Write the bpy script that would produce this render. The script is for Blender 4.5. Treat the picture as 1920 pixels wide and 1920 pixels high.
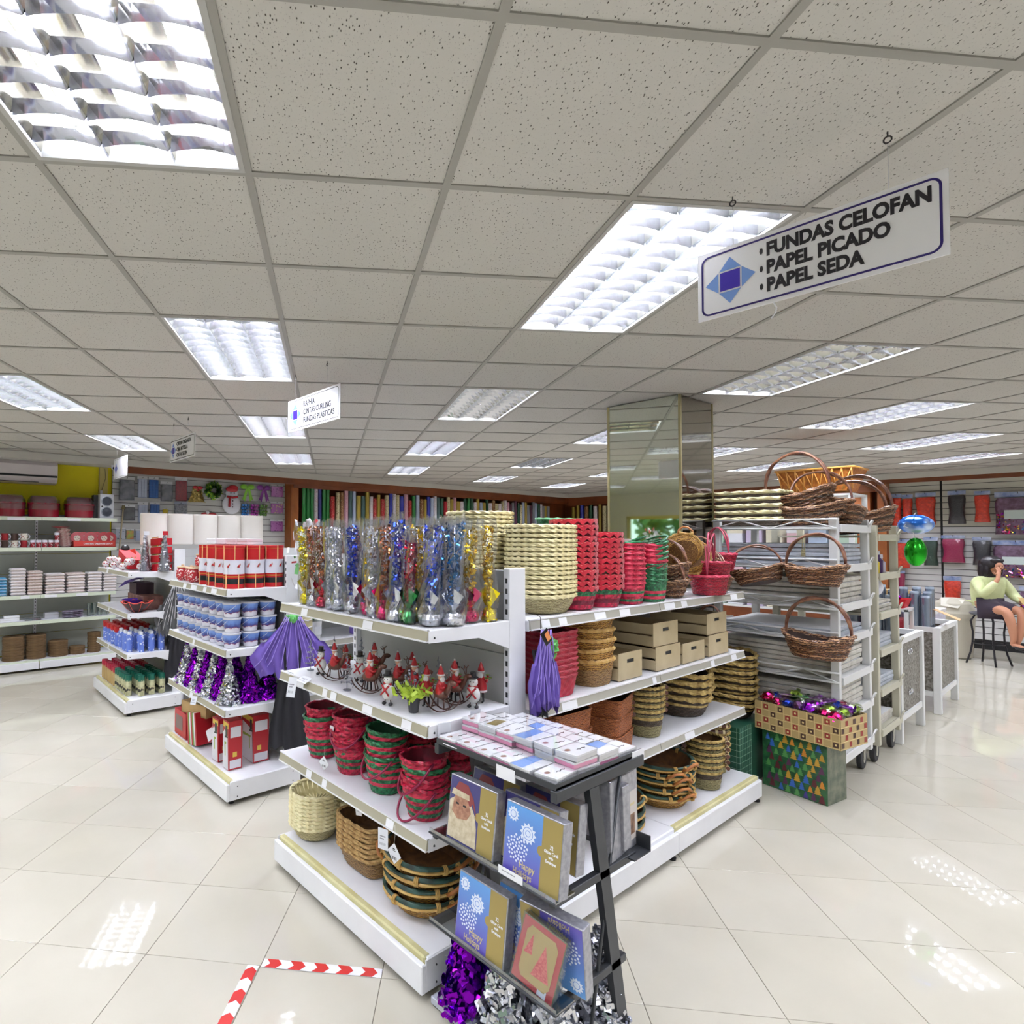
import bpy, math, random
from mathutils import Vector, Matrix
PI = math.pi
rnd = random.Random(7)
SC = bpy.context.scene
COL = SC.collection
for o in list(bpy.data.objects):
    bpy.data.objects.remove(o)

# ---------------- camera, sky, exposure ----------------
YAW, PITCH, ROLL, EYE = math.radians(38.3), .0257, .0032, 1.758
def make_camera():
    s, c = math.sin(YAW), math.cos(YAW)
    fw = Vector((s*math.cos(PITCH), c*math.cos(PITCH), math.sin(PITCH)))
    rt = Vector((c, -s, 0)); up = rt.cross(fw)
    r = rt*math.cos(ROLL)+up*math.sin(ROLL); u = -rt*math.sin(ROLL)+up*math.cos(ROLL)
    cam = bpy.data.cameras.new('camera'); o = bpy.data.objects.new('camera', cam); COL.objects.link(o)
    m = Matrix((r, u, -fw)).transposed().to_4x4(); m.translation = (0, 0, EYE)
    o.matrix_world = m
    cam.sensor_width = 36; cam.lens = 1106.1/1920*36
    cam.shift_x = (960-732.5)/1920; cam.shift_y = (977.8-960)/1920
    cam.clip_start = .05; cam.clip_end = 200
    SC.camera = o
make_camera()
w = bpy.data.worlds.new('world'); SC.world = w; w.use_nodes = True
w.node_tree.nodes['Background'].inputs[0].default_value = (.80, .90, 1, 1)
w.node_tree.nodes['Background'].inputs[1].default_value = 1.3
SC.view_settings.view_transform = 'Standard'; SC.view_settings.look = 'None'
SC.view_settings.gamma = 1; SC.view_settings.exposure = 0.97
TUBE = 75.0
cy = SC.cycles
cy.max_bounces = 6; cy.diffuse_bounces = 3; cy.glossy_bounces = 4; cy.transmission_bounces = 4; cy.transparent_max_bounces = 12
cy.caustics_reflective = False; cy.caustics_refractive = False; cy.use_adaptive_sampling = True; cy.adaptive_threshold = .05; cy.sample_clamp_indirect = 6

# ---------------- materials ----------------
MATS = {}
def lin(c):
    return tuple(((v/255)/12.92 if v/255 <= .04045 else ((v/255+.055)/1.055)**2.4) for v in c)
def mat(name, rgb=(200, 200, 200), rough=.5, metal=0, spec=.5, var=None, bump=None, emit=0, coat=0, trans=0, sheen=0):
    if name in MATS: return MATS[name]
    m = bpy.data.materials.new(name); MATS[name] = m; m.use_nodes = True
    nt = m.node_tree; b = nt.nodes['Principled BSDF']
    c = lin(rgb)
    b.inputs['Base Color'].default_value = (*c, 1); b.inputs['Roughness'].default_value = rough
    b.inputs['Metallic'].default_value = metal; b.inputs['Specular IOR Level'].default_value = spec
    b.inputs['Coat Weight'].default_value = coat; b.inputs['Transmission Weight'].default_value = trans
    if sheen: b.inputs['Sheen Weight'].default_value = sheen
    if emit:
        b.inputs['Emission Color'].default_value = (*c, 1); b.inputs['Emission Strength'].default_value = emit
    tc = None
    if var or bump: tc = nt.nodes.new('ShaderNodeTexCoord')
    if var:   # (scale, second colour, low, high)
        n = nt.nodes.new('ShaderNodeTexNoise'); n.inputs['Scale'].default_value = var[0]; n.inputs['Detail'].default_value = 4
        r = nt.nodes.new('ShaderNodeValToRGB'); lo, hi = (var[2], var[3]) if len(var) > 2 else (.35, .65)
        r.color_ramp.elements[0].position = lo; r.color_ramp.elements[1].position = hi
        r.color_ramp.elements[0].color = (*c, 1); r.color_ramp.elements[1].color = (*lin(var[1]), 1)
        nt.links.new(tc.outputs['Object'], n.inputs['Vector']); nt.links.new(n.outputs['Fac'], r.inputs[0])
        nt.links.new(r.outputs[0], b.inputs['Base Color'])
    if bump:
        n2 = nt.nodes.new('ShaderNodeTexNoise'); n2.inputs['Scale'].default_value = bump[0]; n2.inputs['Detail'].default_value = 3
        bp = nt.nodes.new('ShaderNodeBump'); bp.inputs['Strength'].default_value = bump[1]; bp.inputs['Distance'].default_value = .01
        nt.links.new(tc.outputs['Object'], n2.inputs['Vector']); nt.links.new(n2.outputs['Fac'], bp.inputs['Height'])
        nt.links.new(bp.outputs[0], b.inputs['Normal'])
    return m
def wicker(name, c1, c2, period=.008, rough=.5, dist=5, lo=.25, hi=.7):
    """woven strands: banded colour along the height with matching relief"""
    if name in MATS: return MATS[name]
    m = mat(name, c1, rough); nt = m.node_tree; b = nt.nodes['Principled BSDF']; L = nt.links.new
    tc = nt.nodes.new('ShaderNodeTexCoord'); w_ = nt.nodes.new('ShaderNodeTexWave'); w_.bands_direction = 'Z'; w_.inputs['Scale'].default_value = 2*PI/(20*period)
    w_.inputs['Distortion'].default_value = dist; w_.inputs['Detail'].default_value = 2; w_.inputs['Detail Scale'].default_value = 2.5
    r = nt.nodes.new('ShaderNodeValToRGB'); r.color_ramp.elements[0].position = lo; r.color_ramp.elements[1].position = hi
    r.color_ramp.elements[0].color = (*lin(c2), 1); r.color_ramp.elements[1].color = (*lin(c1), 1)
    bp = nt.nodes.new('ShaderNodeBump'); bp.inputs['Strength'].default_value = .8; bp.inputs['Distance'].default_value = .003
    L(tc.outputs['Object'], w_.inputs['Vector']); L(w_.outputs['Fac'], r.inputs[0]); L(r.outputs[0], b.inputs['Base Color']); L(w_.outputs['Fac'], bp.inputs['Height']); L(bp.outputs[0], b.inputs['Normal'])
    return m
def dots(name, bg, fg, scale=60, size=.3, rough=.45):
    """printed dots: voronoi cells"""
    if name in MATS: return MATS[name]
    m = mat(name, bg, rough); nt = m.node_tree; b = nt.nodes['Principled BSDF']
    tc = nt.nodes.new('ShaderNodeTexCoord'); v = nt.nodes.new('ShaderNodeTexVoronoi'); v.inputs['Scale'].default_value = scale
    r = nt.nodes.new('ShaderNodeValToRGB'); r.color_ramp.elements[0].position = size; r.color_ramp.elements[1].position = size+.06
    r.color_ramp.elements[0].color = (*lin(fg), 1); r.color_ramp.elements[1].color = (*lin(bg), 1)
    nt.links.new(tc.outputs['Object'], v.inputs['Vector']); nt.links.new(v.outputs['Distance'], r.inputs[0]); nt.links.new(r.outputs[0], b.inputs['Base Color'])
    return m
def film(name, tint=(245, 248, 255), fac=.18, rough=.12, edge=.62):
    """thin clear wrap"""
    if name in MATS: return MATS[name]
    m = bpy.data.materials.new(name); MATS[name] = m; m.use_nodes = True; nt = m.node_tree
    for n in list(nt.nodes): nt.nodes.remove(n)
    o = nt.nodes.new('ShaderNodeOutputMaterial'); mx = nt.nodes.new('ShaderNodeMixShader'); t = nt.nodes.new('ShaderNodeBsdfTransparent')
    g = nt.nodes.new('ShaderNodeBsdfGlossy'); g.inputs['Roughness'].default_value = rough
    c = lin(tint); t.inputs[0].default_value = (*c, 1)
    lw = nt.nodes.new('ShaderNodeLayerWeight'); lw.inputs[0].default_value = .35
    ma = nt.nodes.new('ShaderNodeMath'); ma.operation = 'MULTIPLY_ADD'; ma.inputs[1].default_value = edge; ma.inputs[2].default_value = fac*.4
    nt.links.new(lw.outputs['Facing'], ma.inputs[0]); nt.links.new(ma.outputs[0], mx.inputs[0])
    nt.links.new(t.outputs[0], mx.inputs[1]); nt.links.new(g.outputs[0], mx.inputs[2]); nt.links.new(mx.outputs[0], o.inputs[0])
    return m

# ---------------- mesh builder ----------------
class MB:
    def __init__(s): s.v = []; s.f = []; s.m = []; s.sm = []
    def add(s, vs, fs, mi=0, smooth=False, M=None):
        b = len(s.v)
        s.v.extend([tuple(M @ Vector(p)) for p in vs] if M is not None else [tuple(p) for p in vs])
        for f in fs: s.f.append(tuple(i+b for i in f)); s.m.append(mi); s.sm.append(smooth)
        return s
    def box(s, c, d, mi=0, M=None, bev=0, mis=None):
        x, y, z = c; a, b_, e = d[0]/2, d[1]/2, d[2]/2
        if bev:
            k = bev; vs = []; 
            for sz in (-1, 1):
                for sx, sy in ((-1, -1), (1, -1), (1, 1), (-1, 1)):
                    vs += [(x+sx*(a-k), y+sy*(b_-k), z+sz*e), (x+sx*a, y+sy*(b_-k), z+sz*(e-k)), (x+sx*(a-k), y+sy*b_, z+sz*(e-k))]
            fs = [(0, 9, 6, 3), (12, 15, 18, 21)]
            # sides
            fs += [(1, 4, 4, 1)] if 0 else []
            I = lambda top, c_, w: top*12+c_*3+w
            fs += [(I(0,0,2), I(0,1,2), I(1,1,2), I(1,0,2)), (I(0,1,1), I(0,2,1), I(1,2,1), I(1,1,1)), (I(0,2,2), I(0,3,2), I(1,3,2), I(1,2,2)), (I(0,3,1), I(0,0,1), I(1,0,1), I(1,3,1))]
            for c_, (w1, w2) in enumerate(((1, 2), (2, 1), (1, 2), (2, 1))):   # vertical bevels
                fs.append((I(0,c_,w1), I(0,c_,w2), I(1,c_,w2), I(1,c_,w1)))
                for t in (0, 1): 
                    tri = (I(t,c_,0), I(t,c_,w1), I(t,c_,w2)); fs.append(tri if t == 1 else tri[::-1])
            for c_ in range(4):
                d_ = (c_+1) % 4; w_ = 2 if c_ % 2 == 0 else 1
                fs.append((I(0,c_,0), I(0,d_,0), I(0,d_,w_), I(0,c_,w_))); fs.append((I(1,c_,w_), I(1,d_,w_), I(1,d_,0), I(1,c_,0)))
            return s.add(vs, fs, mi, False, M)
        vs = [(x+i*a, y+j*b_, z+k*e) for k in (-1, 1) for i, j in ((-1, -1), (1, -1), (1, 1), (-1, 1))]
        fs = [(3, 2, 1, 0), (4, 5, 6, 7), (0, 1, 5, 4), (1, 2, 6, 5), (2, 3, 7, 6), (3, 0, 4, 7)]
        if mis is None: return s.add(vs, fs, mi, False, M)
        for f, q in zip(fs, mis): s.add(vs, [f], q, False, M)
        return s
    def b2(s, lo, hi, mi=0, M=None, bev=0, mis=None):
        return s.box([(p+q)/2 for p, q in zip(lo, hi)], [abs(q-p) for p, q in zip(lo, hi)], mi, M, bev, mis)
    def quad(s, a, b, c, d, mi=0): return s.add([a, b, c, d], [(0, 1, 2, 3)], mi)
    def lathe(s, prof, seg=16, c=(0, 0, 0), mi=0, smooth=True, M=None, cap=True, sx=1, sy=1, mis=None):
        vs = []; n = len(prof)
        for r, z in prof:
            for i in range(seg):
                a = 2*PI*i/seg; vs.append((c[0]+r*sx*math.cos(a), c[1]+r*sy*math.sin(a), c[2]+z))
        for j in range(n-1):
            s.add(vs[j*seg:(j+2)*seg], [(i, (i+1) % seg, seg+(i+1) % seg, seg+i) for i in range(seg)], mis[j] if mis else mi, smooth, M)
        if cap:
            s.add(vs[:seg], [tuple(range(seg))[::-1]], mis[0] if mis else mi, False, M); s.add(vs[-seg:], [tuple(range(seg))], mis[-1] if mis else mi, False, M)
        return s
    def tube(s, pts, r=.01, seg=6, mi=0, closed=False, twist=None, M=None, flat=1, cap=True):
        P = [Vector(p) for p in pts]; n = len(P); vs = []; up = None
        for i in range(n):
            t = (P[(i+1) % n]-P[i-1]) if closed else (P[min(i+1, n-1)]-P[max(i-1, 0)])
            if t.length < 1e-9: t = Vector((0, 0, 1))
            t.normalize()
            if up is None:
                up = Vector((0, 0, 1)) if abs(t.z) < .9 else Vector((1, 0, 0))
            u = (up-t*up.dot(t)); u.normalize(); up = u; w_ = t.cross(u)
            rr = r[i] if isinstance(r, (list, tuple)) else r
            for k in range(seg):
                a = 2*PI*k/seg; q = rr
                if twist: q = rr*(1+twist[1]*math.cos(2*a+twist[0]*2*PI*i/n))
                vs.append(P[i]+(u*math.cos(a)*flat+w_*math.sin(a))*q)
        fs = []
        for i in range(n if closed else n-1):
            j = (i+1) % n
            for k in range(seg): fs.append((i*seg+k, i*seg+(k+1) % seg, j*seg+(k+1) % seg, j*seg+k))
        if not closed and cap: fs += [tuple(range(seg))[::-1], tuple(range((n-1)*seg, n*seg))]
        return s.add(vs, fs, mi, not twist, M)
    def poly(s, pts, z0, z1, mi=0, M=None):
        """prism of a 2-d outline"""
        n = len(pts); vs = [(x, y, z0) for x, y in pts]+[(x, y, z1) for x, y in pts]
        return s.add(vs, [tuple(range(n))[::-1], tuple(range(n, 2*n))]+[(i, (i+1) % n, n+(i+1) % n, n+i) for i in range(n)], mi, False, M)
    def ball(s, c, r, seg=10, rings=6, mi=0, sc=(1, 1, 1), M=None, smooth=True):
        vs = [(c[0], c[1], c[2]-r*sc[2])]; fs = []
        for j in range(1, rings):
            a = -PI/2+PI*j/rings
            for i in range(seg):
                b = 2*PI*i/seg; vs.append((c[0]+r*sc[0]*math.cos(a)*math.cos(b), c[1]+r*sc[1]*math.cos(a)*math.sin(b), c[2]+r*sc[2]*math.sin(a)))
        vs.append((c[0], c[1], c[2]+r*sc[2]))
        for i in range(seg): fs.append((0, 1+(i+1) % seg, 1+i)); fs.append((len(vs)-1, 1+(rings-2)*seg+i, 1+(rings-2)*seg+(i+1) % seg))
        for j in range(rings-2):
            for i in range(seg): fs.append((1+j*seg+i, 1+j*seg+(i+1) % seg, 1+(j+1)*seg+(i+1) % seg, 1+(j+1)*seg+i))
        return s.add(vs, fs, mi, smooth, M)
    def shards(s, pts, size, mi=0, r_=rnd):
        """small foil flakes at (point, outward) pairs"""
        for p, nrm in pts:
            p = Vector(p); n = Vector(nrm)+Vector((r_.uniform(-.8, .8), r_.uniform(-.8, .8), r_.uniform(-.8, .8)))
            if n.length < .01: n = Vector((0, 0, 1))
            n.normalize(); u = n.orthogonal().normalized(); a = r_.uniform(0, 6.28)
            u = Matrix.Rotation(a, 3, n) @ u; v = n.cross(u); q = size*r_.uniform(.6, 1.4)
            s.add([p-u*q-v*q*.45, p+u*q-v*q*.45, p+u*q+v*q*.45, p-u*q+v*q*.45], [(0, 1, 2, 3)], mi)
        return s
    def mesh(s, name, mats):
        me = bpy.data.meshes.new(name); me.from_pydata(s.v, [], s.f)
        for m in (mats if isinstance(mats, (list, tuple)) else [mats]): me.materials.append(m)
        me.polygons.foreach_set('material_index', s.m); me.polygons.foreach_set('use_smooth', s.sm); me.update()
        return me
    def build(s, name, mats, parent=None, loc=None, rz=0, label=None):
        return obj(name, s.mesh(name, mats), parent, loc, rz, label)
def obj(name, me, parent=None, loc=None, rz=0, label=None):
    o = bpy.data.objects.new(name, me); COL.objects.link(o)
    if parent: o.parent = parent
    if loc: o.location = loc
    if rz: o.rotation_euler.z = rz
    if label: o['label'] = label
    return o
def tag(o, label, cat, group=None, kind=None):
    o['label'] = label; o['category'] = cat
    n = len(label.split())
    if not 4 <= n <= 16: print('LABEL LENGTH', n, label)
    if group: o['group'] = group
    if kind: o['kind'] = kind
    return o
def thing(name, label, cat, loc=(0, 0, 0), rz=0, group=None):
    o = bpy.data.objects.new(name, None); COL.objects.link(o); o.location = loc; o.rotation_euler.z = rz; o.empty_display_size = .05
    return tag(o, label, cat, group)
def dup(root, loc, rz=0, label=None, group=None, rot=None, sc=None):
    r = root.copy(); COL.objects.link(r); r.location = loc; r.rotation_euler = rot if rot else (0, 0, rz)
    if sc: r.scale = (sc, sc, sc) if not isinstance(sc, tuple) else sc
    if label:
        r['label'] = label; n = len(label.split())
        if not 4 <= n <= 16: print('LABEL LENGTH', n, label)
    if group: r['group'] = group
    for ch in list(root.children):
        c = ch.copy(); COL.objects.link(c); c.parent = r
        for g in list(ch.children):
            d = g.copy(); COL.objects.link(d); d.parent = c
    return r
class Proto:
    """first use moves the prototype itself, later uses copy it"""
    def __init__(s, root): s.root = root; s.used = False
    def put(s, loc, rz=0, label=None, group=None, rot=None, sc=None):
        if s.used: return dup(s.root, loc, rz, label, group, rot, sc)
        s.used = True; r = s.root; r.location = loc; r.rotation_euler = rot if rot else (0, 0, rz)
        if sc: r.scale = (sc, sc, sc) if not isinstance(sc, tuple) else sc
        if label: r['label'] = label
        if group: r['group'] = group
        return r
ORD = ['', 'first', 'second', 'third', 'fourth', 'fifth', 'sixth', 'seventh', 'eighth', 'ninth', 'tenth', 'eleventh', 'twelfth', 'thirteenth', 'fourteenth', 'fifteenth', 'sixteenth', 'seventeenth', 'eighteenth', 'nineteenth', 'twentieth']
def ordn(n):
    if n <= 20: return ORD[n]
    T = ['', '', 'twent', 'thirt', 'fort', 'fift', 'sixt', 'sevent', 'eight', 'ninet'][n//10]
    return T+'ieth' if n % 10 == 0 else T+'y-'+ORD[n % 10]
def from_top(k, n):
    """k counted from the bottom (0) of n"""
    if n == 1: return 'single'
    if k == n-1: return 'topmost'
    if k == 0: return 'lowest'
    return ordn(n-k)+' from the top'
def text(name, body, size, m, parent, loc, rot, extrude=.0005, bold=0, align='LEFT', sx=1):
    cu = bpy.data.curves.new(name, 'FONT'); cu.body = body; cu.size = size; cu.extrude = extrude; cu.offset = bold; cu.align_x = align; cu.resolution_u = 3
    o = bpy.data.objects.new(name, cu)
    COL.objects.link(o); dg = bpy.context.evaluated_depsgraph_get(); me = bpy.data.meshes.new_from_object(o.evaluated_get(dg))
    COL.objects.unlink(o); bpy.data.objects.remove(o); bpy.data.curves.remove(cu)
    me.name = name; me.materials.clear(); me.materials.append(m)
    t = bpy.data.objects.new(name, me); COL.objects.link(t); t.parent = parent; t.location = loc; t.rotation_euler = rot; t.scale = (sx, 1, 1)
    return t
FACE_X = (PI/2, 0, -PI/2)     # print that faces -x
FACE_Y = (PI/2, 0, 0)         # print that faces -y

white_metal = mat('white_powder_coat', (240, 240, 242), .35, var=(3, (230, 230, 233)))
grey_rail = mat('grey_price_rail', (172, 168, 155), .4)
cream_rail = mat('aged_cream_rail', (214, 208, 160), .5, var=(9, (196, 186, 132)))
panel_grey = mat('back_panel', (196, 197, 194), .5, var=(2, (182, 183, 180)))
black = mat('black', (22, 22, 24), .45)
slot_black = mat('slot_dark', (30, 30, 32), .7)
paper = mat('white_paper', (238, 238, 240), .6)
silver_card = mat('silver_card', (176, 176, 182), .32, metal=.45, var=(60, (150, 150, 158)))
gold_card = mat('gold_card', (168, 148, 88), .4, metal=.25)
clear = film('clear_wrap')

# ---------------- the room ----------------
CE = 2.858
CA = YAW-.1016; FA = YAW+.13
def cgrid(i, j, z=CE):     # ceiling grid point
    X, Y = (i-1.4168)*.61, (j+2.9526)*.61
    return (X*math.cos(CA)+Y*math.sin(CA), -X*math.sin(CA)+Y*math.cos(CA), z)
def fgrid(i, j, z=0):
    X, Y = (i-1.6842)*.5, (j+4.7443)*.5
    return (X*math.cos(FA)+Y*math.sin(FA), -X*math.sin(FA)+Y*math.cos(FA), z)
RX0, RX1, RY0, RY1 = -5.2, 13.3, -4.6, 9.42
def inview(x, y, pad=.6):
    d = x*math.sin(YAW)+y*math.cos(YAW); l = x*math.cos(YAW)-y*math.sin(YAW)
    return d > .3 and -.70*d-pad < l < 1.12*d+pad
inroom = lambda x, y, m=0: RX0-m < x < RX1+m and RY0-m < y < RY1+m
tile_mats = [mat('floor_porcelain_%s' % k, c, .025, spec=.42, var=(2.2, c2, .3, .7), bump=(1.2, .004)) for k, c, c2 in (('a', (200, 194, 177), (192, 186, 169)), ('b', (196, 190, 173), (202, 196, 180)), ('c', (202, 196, 180), (194, 188, 172)))]
grout = mat('floor_grout', (120, 112, 98), .9)
fl = MB(); fl.b2((RX0-.1, RY0-.1, -.12), (RX1+.1, RY1+.1, -.003)); floor = fl.build('floor', grout); floor['kind'] = 'structure'
def slab(g, i, j, gap, z0, z1, bev, rect):
    pass
tme = []
for m in tile_mats:
    t = MB(); t.box((0, 0, -.002), (.4975, .4975, .004), bev=.0008); tme.append(t.mesh('tile', m))
tiles = []
for i in range(-30, 40):
    for j in range(-30, 40):
        x, y, _ = fgrid(i+.5, j+.5)
        if inroom(x, y, .4): tiles.append((0 if inview(x, y) else 1, x*x+y*y, i, j, x, y))
tiles.sort()
far = MB()
for n, (hid, d, i, j, x, y) in enumerate(tiles):
    if n < 298 and not hid and inroom(x, y, -.36):
        o = obj('tile', tme[rnd.randrange(3)], floor, (x, y, 0), -FA)
    else:
        M = Matrix.Translation((x, y, 0)) @ Matrix.Rotation(-FA, 4, 'Z'); far.box((0, 0, -.002), (.4975, .4975, .004), mi=rnd.randrange(3), M=M)
o = far.build('distant_tiles', tile_mats, floor); o['kind'] = 'stuff'

# ceiling
def ceil_mat():
    m = mat('mineral_fibre_tile', (192, 190, 184), .95)
    nt = m.node_tree; b = nt.nodes['Principled BSDF']; tc = nt.nodes.new('ShaderNodeTexCoord')
    mp = nt.nodes.new('ShaderNodeMapping'); mp.inputs['Scale'].default_value = (1, .55, 1)
    v = nt.nodes.new('ShaderNodeTexVoronoi'); v.inputs['Scale'].default_value = 104; v.inputs['Randomness'].default_value = 1
    r = nt.nodes.new('ShaderNodeValToRGB'); r.color_ramp.elements[0].position = .12; r.color_ramp.elements[1].position = .20
    r.color_ramp.elements[0].color = (.16, .145, .125, 1); r.color_ramp.elements[1].color = (1, 1, 1, 1)
    v2 = nt.nodes.new('ShaderNodeTexVoronoi'); v2.inputs['Scale'].default_value = 230
    r2 = nt.nodes.new('ShaderNodeValToRGB'); r2.color_ramp.elements[0].position = .08; r2.color_ramp.elements[1].position = .2
    r2.color_ramp.elements[0].color = (.62, .62, .62, 1); r2.color_ramp.elements[1].color = (1, 1, 1, 1)
    mx = nt.nodes.new('ShaderNodeMix'); mx.data_type = 'RGBA'; mx.blend_type = 'MULTIPLY'; mx.inputs[0].default_value = 1
    mx2 = nt.nodes.new('ShaderNodeMix'); mx2.data_type = 'RGBA'; mx2.blend_type = 'MULTIPLY'; mx2.inputs[0].default_value = 1
    mx2.inputs[6].default_value = (*lin((192, 190, 184)), 1)
    L = nt.links.new
    L(tc.outputs['Object'], mp.inputs['Vector']); L(mp.outputs[0], v.inputs['Vector']); L(mp.outputs[0], v2.inputs['Vector'])
    L(v.outputs['Distance'], r.inputs[0]); L(v2.outputs['Distance'], r2.inputs[0]); L(r.outputs[0], mx.inputs[6]); L(r2.outputs[0], mx.inputs[7])
    L(mx.outputs[2], mx2.inputs[7]); L(mx2.outputs[2], b.inputs['Base Color'])
    bp = nt.nodes.new('ShaderNodeBump'); bp.inputs['Strength'].default_value = .5; bp.inputs['Distance'].default_value = .004
    L(mx.outputs[2], bp.inputs['Height']); L(bp.outputs[0], b.inputs['Normal'])
    return m
cm = ceil_mat(); tbar = mat('ceiling_t_bar', (152, 150, 143), .5)
cl = MB(); cl.b2((RX0-.1, RY0-.1, CE+.14), (RX1+.1, RY1+.1, CE+.2)); ceiling = cl.build('ceiling', mat('plenum', (120, 118, 112), .9)); ceiling['kind'] = 'structure'
LIGHTS = {}
for k in range(-3, 8):
    for j in range(-22, 28):
        if j % 4 == (2 if k % 2 == 0 else 0):
            x, y, _ = cgrid(k*3+.5, j+1)
            if inroom(x, y, -.75) and y < 8.55: LIGHTS[(k*3, j)] = 1
for q in ((3, 4), (6, 2), (6, 10), (0, -2)): LIGHTS[q] = 0
occ = {(c, r+d) for c, r in LIGHTS for d in (0, 1)}
ct = MB(); ct.box((0, 0, .0125), (.602, .602, .015), bev=.003); ctm = ct.mesh('ceiling_tile', cm)
far = MB(); cl_ = []
for i in range(-34, 44):
    for j in range(-34, 44):
        x, y, _ = cgrid(i+.5, j+.5)
        if inroom(x, y, .43) and (i, j) not in occ: cl_.append((0 if inview(x, y) else 1, x*x+y*y, i, j, x, y))
cl_.sort()
for n, (hid, d, i, j, x, y) in enumerate(cl_):
    if n < 298 and not hid and inroom(x, y, -.43): obj('ceiling_tile', ctm, ceiling, (x, y, CE), -CA+PI/2*rnd.choice((0, 2)))
    else: far.box((0, 0, .0125), (.602, .602, .015), M=Matrix.Translation((x, y, CE)) @ Matrix.Rotation(-CA, 4, 'Z'))
o = far.build('distant_ceiling_tiles', cm, ceiling); o['kind'] = 'stuff'
CR = Matrix.Rotation(-CA, 4, 'Z')
for i in range(-34, 44):       # runners
    js = [j*.25 for j in range(-136, 176) if inroom(*cgrid(i, j*.25)[:2])]
    if len(js) > 2:
        b = MB(); a_, z_ = cgrid(i, js[0]), cgrid(i, js[-1]); L_ = (Vector(z_)-Vector(a_)).length; c_ = (Vector(z_)+Vector(a_))/2
        b.box((0, 0, .003), (.024, L_, .006)); b.box((0, 0, .022), (.003, L_, .036))
        b.build('ceiling_runner', tbar, ceiling, tuple(c_), -CA)
for j in range(-34, 44):       # cross tees, absent where a fixture spans two cells
    b = MB(); n = 0
    for i in range(-34, 44):
        x, y, _ = cgrid(i+.5, j)
        if inroom(x, y, -.1) and not (((i, j) in occ) and ((i, j-1) in occ) and (i, j-1) in LIGHTS):
            b.box((0, 0, .0028), (.586, .024, .0056), M=Matrix.Translation((x, y, CE)) @ CR); n += 1
    if n: b.build('cross_tee', tbar, ceiling)

# troffers
alu = mat('bright_aluminium', (226, 228, 236), .11, metal=1)
alu_d = mat('reflector_aluminium', (214, 210, 196), .13, metal=1)
satin = mat('satin_louver', (204, 206, 212), .24, metal=.89); satin_r = mat('satin_reflector', (186, 186, 180), .28, metal=.9)
tube_on = mat('lit_tube', (236, 240, 255), .4, emit=TUBE)
tube_off = mat('unlit_tube', (225, 225, 225), .3)
frame_w = mat('fixture_frame', (176, 176, 172), .4)
def fixture(name, lit, alu, alu_d):
    root = thing(name, 'recessed three tube ceiling light with silver louver grid', 'ceiling light')
    b = MB(); W, L = .594, 1.206
    for s in (-1, 1):
        b.box((s*(W/2-.008), 0, .004), (.016, L, .012)); b.box((0, s*(L/2-.008), .004), (W-.032, .016, .012))
        b.box((s*(W/2-.006), 0, .05), (.004, L, .10)); b.box((0, s*(L/2-.006), .05), (W, .004, .10))
    b.build('frame', frame_w, root)
    b = MB(); 
    for k in range(3):       # curved reflector troughs
        cx = (k-1)*.188; pr = [(-.092, .012), (-.085, .05), (-.055, .085), (0, .096), (.055, .085), (.085, .05), (.092, .012)]
        vs = [(cx+x, s*(L/2-.018), z) for s in (-1, 1) for x, z in pr]
        b.add(vs, [(i, i+1, i+8, i+7) for i in range(6)], 0, True)
    b.build('reflector', alu_d, root)
    b = MB()
    for k in range(4):       # lengthwise dividers
        x = (k-1.5)*.188; b.add([(x-.007, -L/2+.02, .045), (x+.007, -L/2+.02, .045), (x, -L/2+.02, .002), (x-.007, L/2-.02, .045), (x+.007, L/2-.02, .045), (x, L/2-.02, .002)], [(0, 2, 5, 3), (1, 4, 5, 2), (0, 3, 4, 1)])
    b.build('divider', alu, root)
    lv = MB()
    for k in range(3):
        for j in range(11):
            y = -L/2+.02+(j+.5)*(L-.04)/11+.05*0; x0, x1 = (k-1.5)*.188+.003, (k-.5)*.188-.003
            n = 6; vs = []
            for q in range(n+1):      # blade with a bowed lower edge
                t = q/n; x = x0+(x1-x0)*t; sag = .014*math.sin(PI*t)
                vs += [(x, y-.010, .045), (x, y+.010, .045), (x, y, .002+sag)]
            fs = []
            for q in range(n): a = q*3; fs += [(a, a+2, a+5, a+3), (a+1, a+4, a+5, a+2), (a, a+3, a+4, a+1)]
            lv.add(vs, fs)
    lv.build('louver', alu, root)
    for k in range(3):
        b = MB(); b.lathe([(.013, -.575), (.013, .575)], 8, M=Matrix.Rotation(PI/2, 4, 'X')); b.build('tube', tube_on if lit else tube_off, root, ((k-1)*.188, 0, .062))
    return Proto(root)
P_on, P_off = fixture('ceiling_light', 1, satin, satin_r), fixture('ceiling_light', 1, alu, alu_d)
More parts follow.
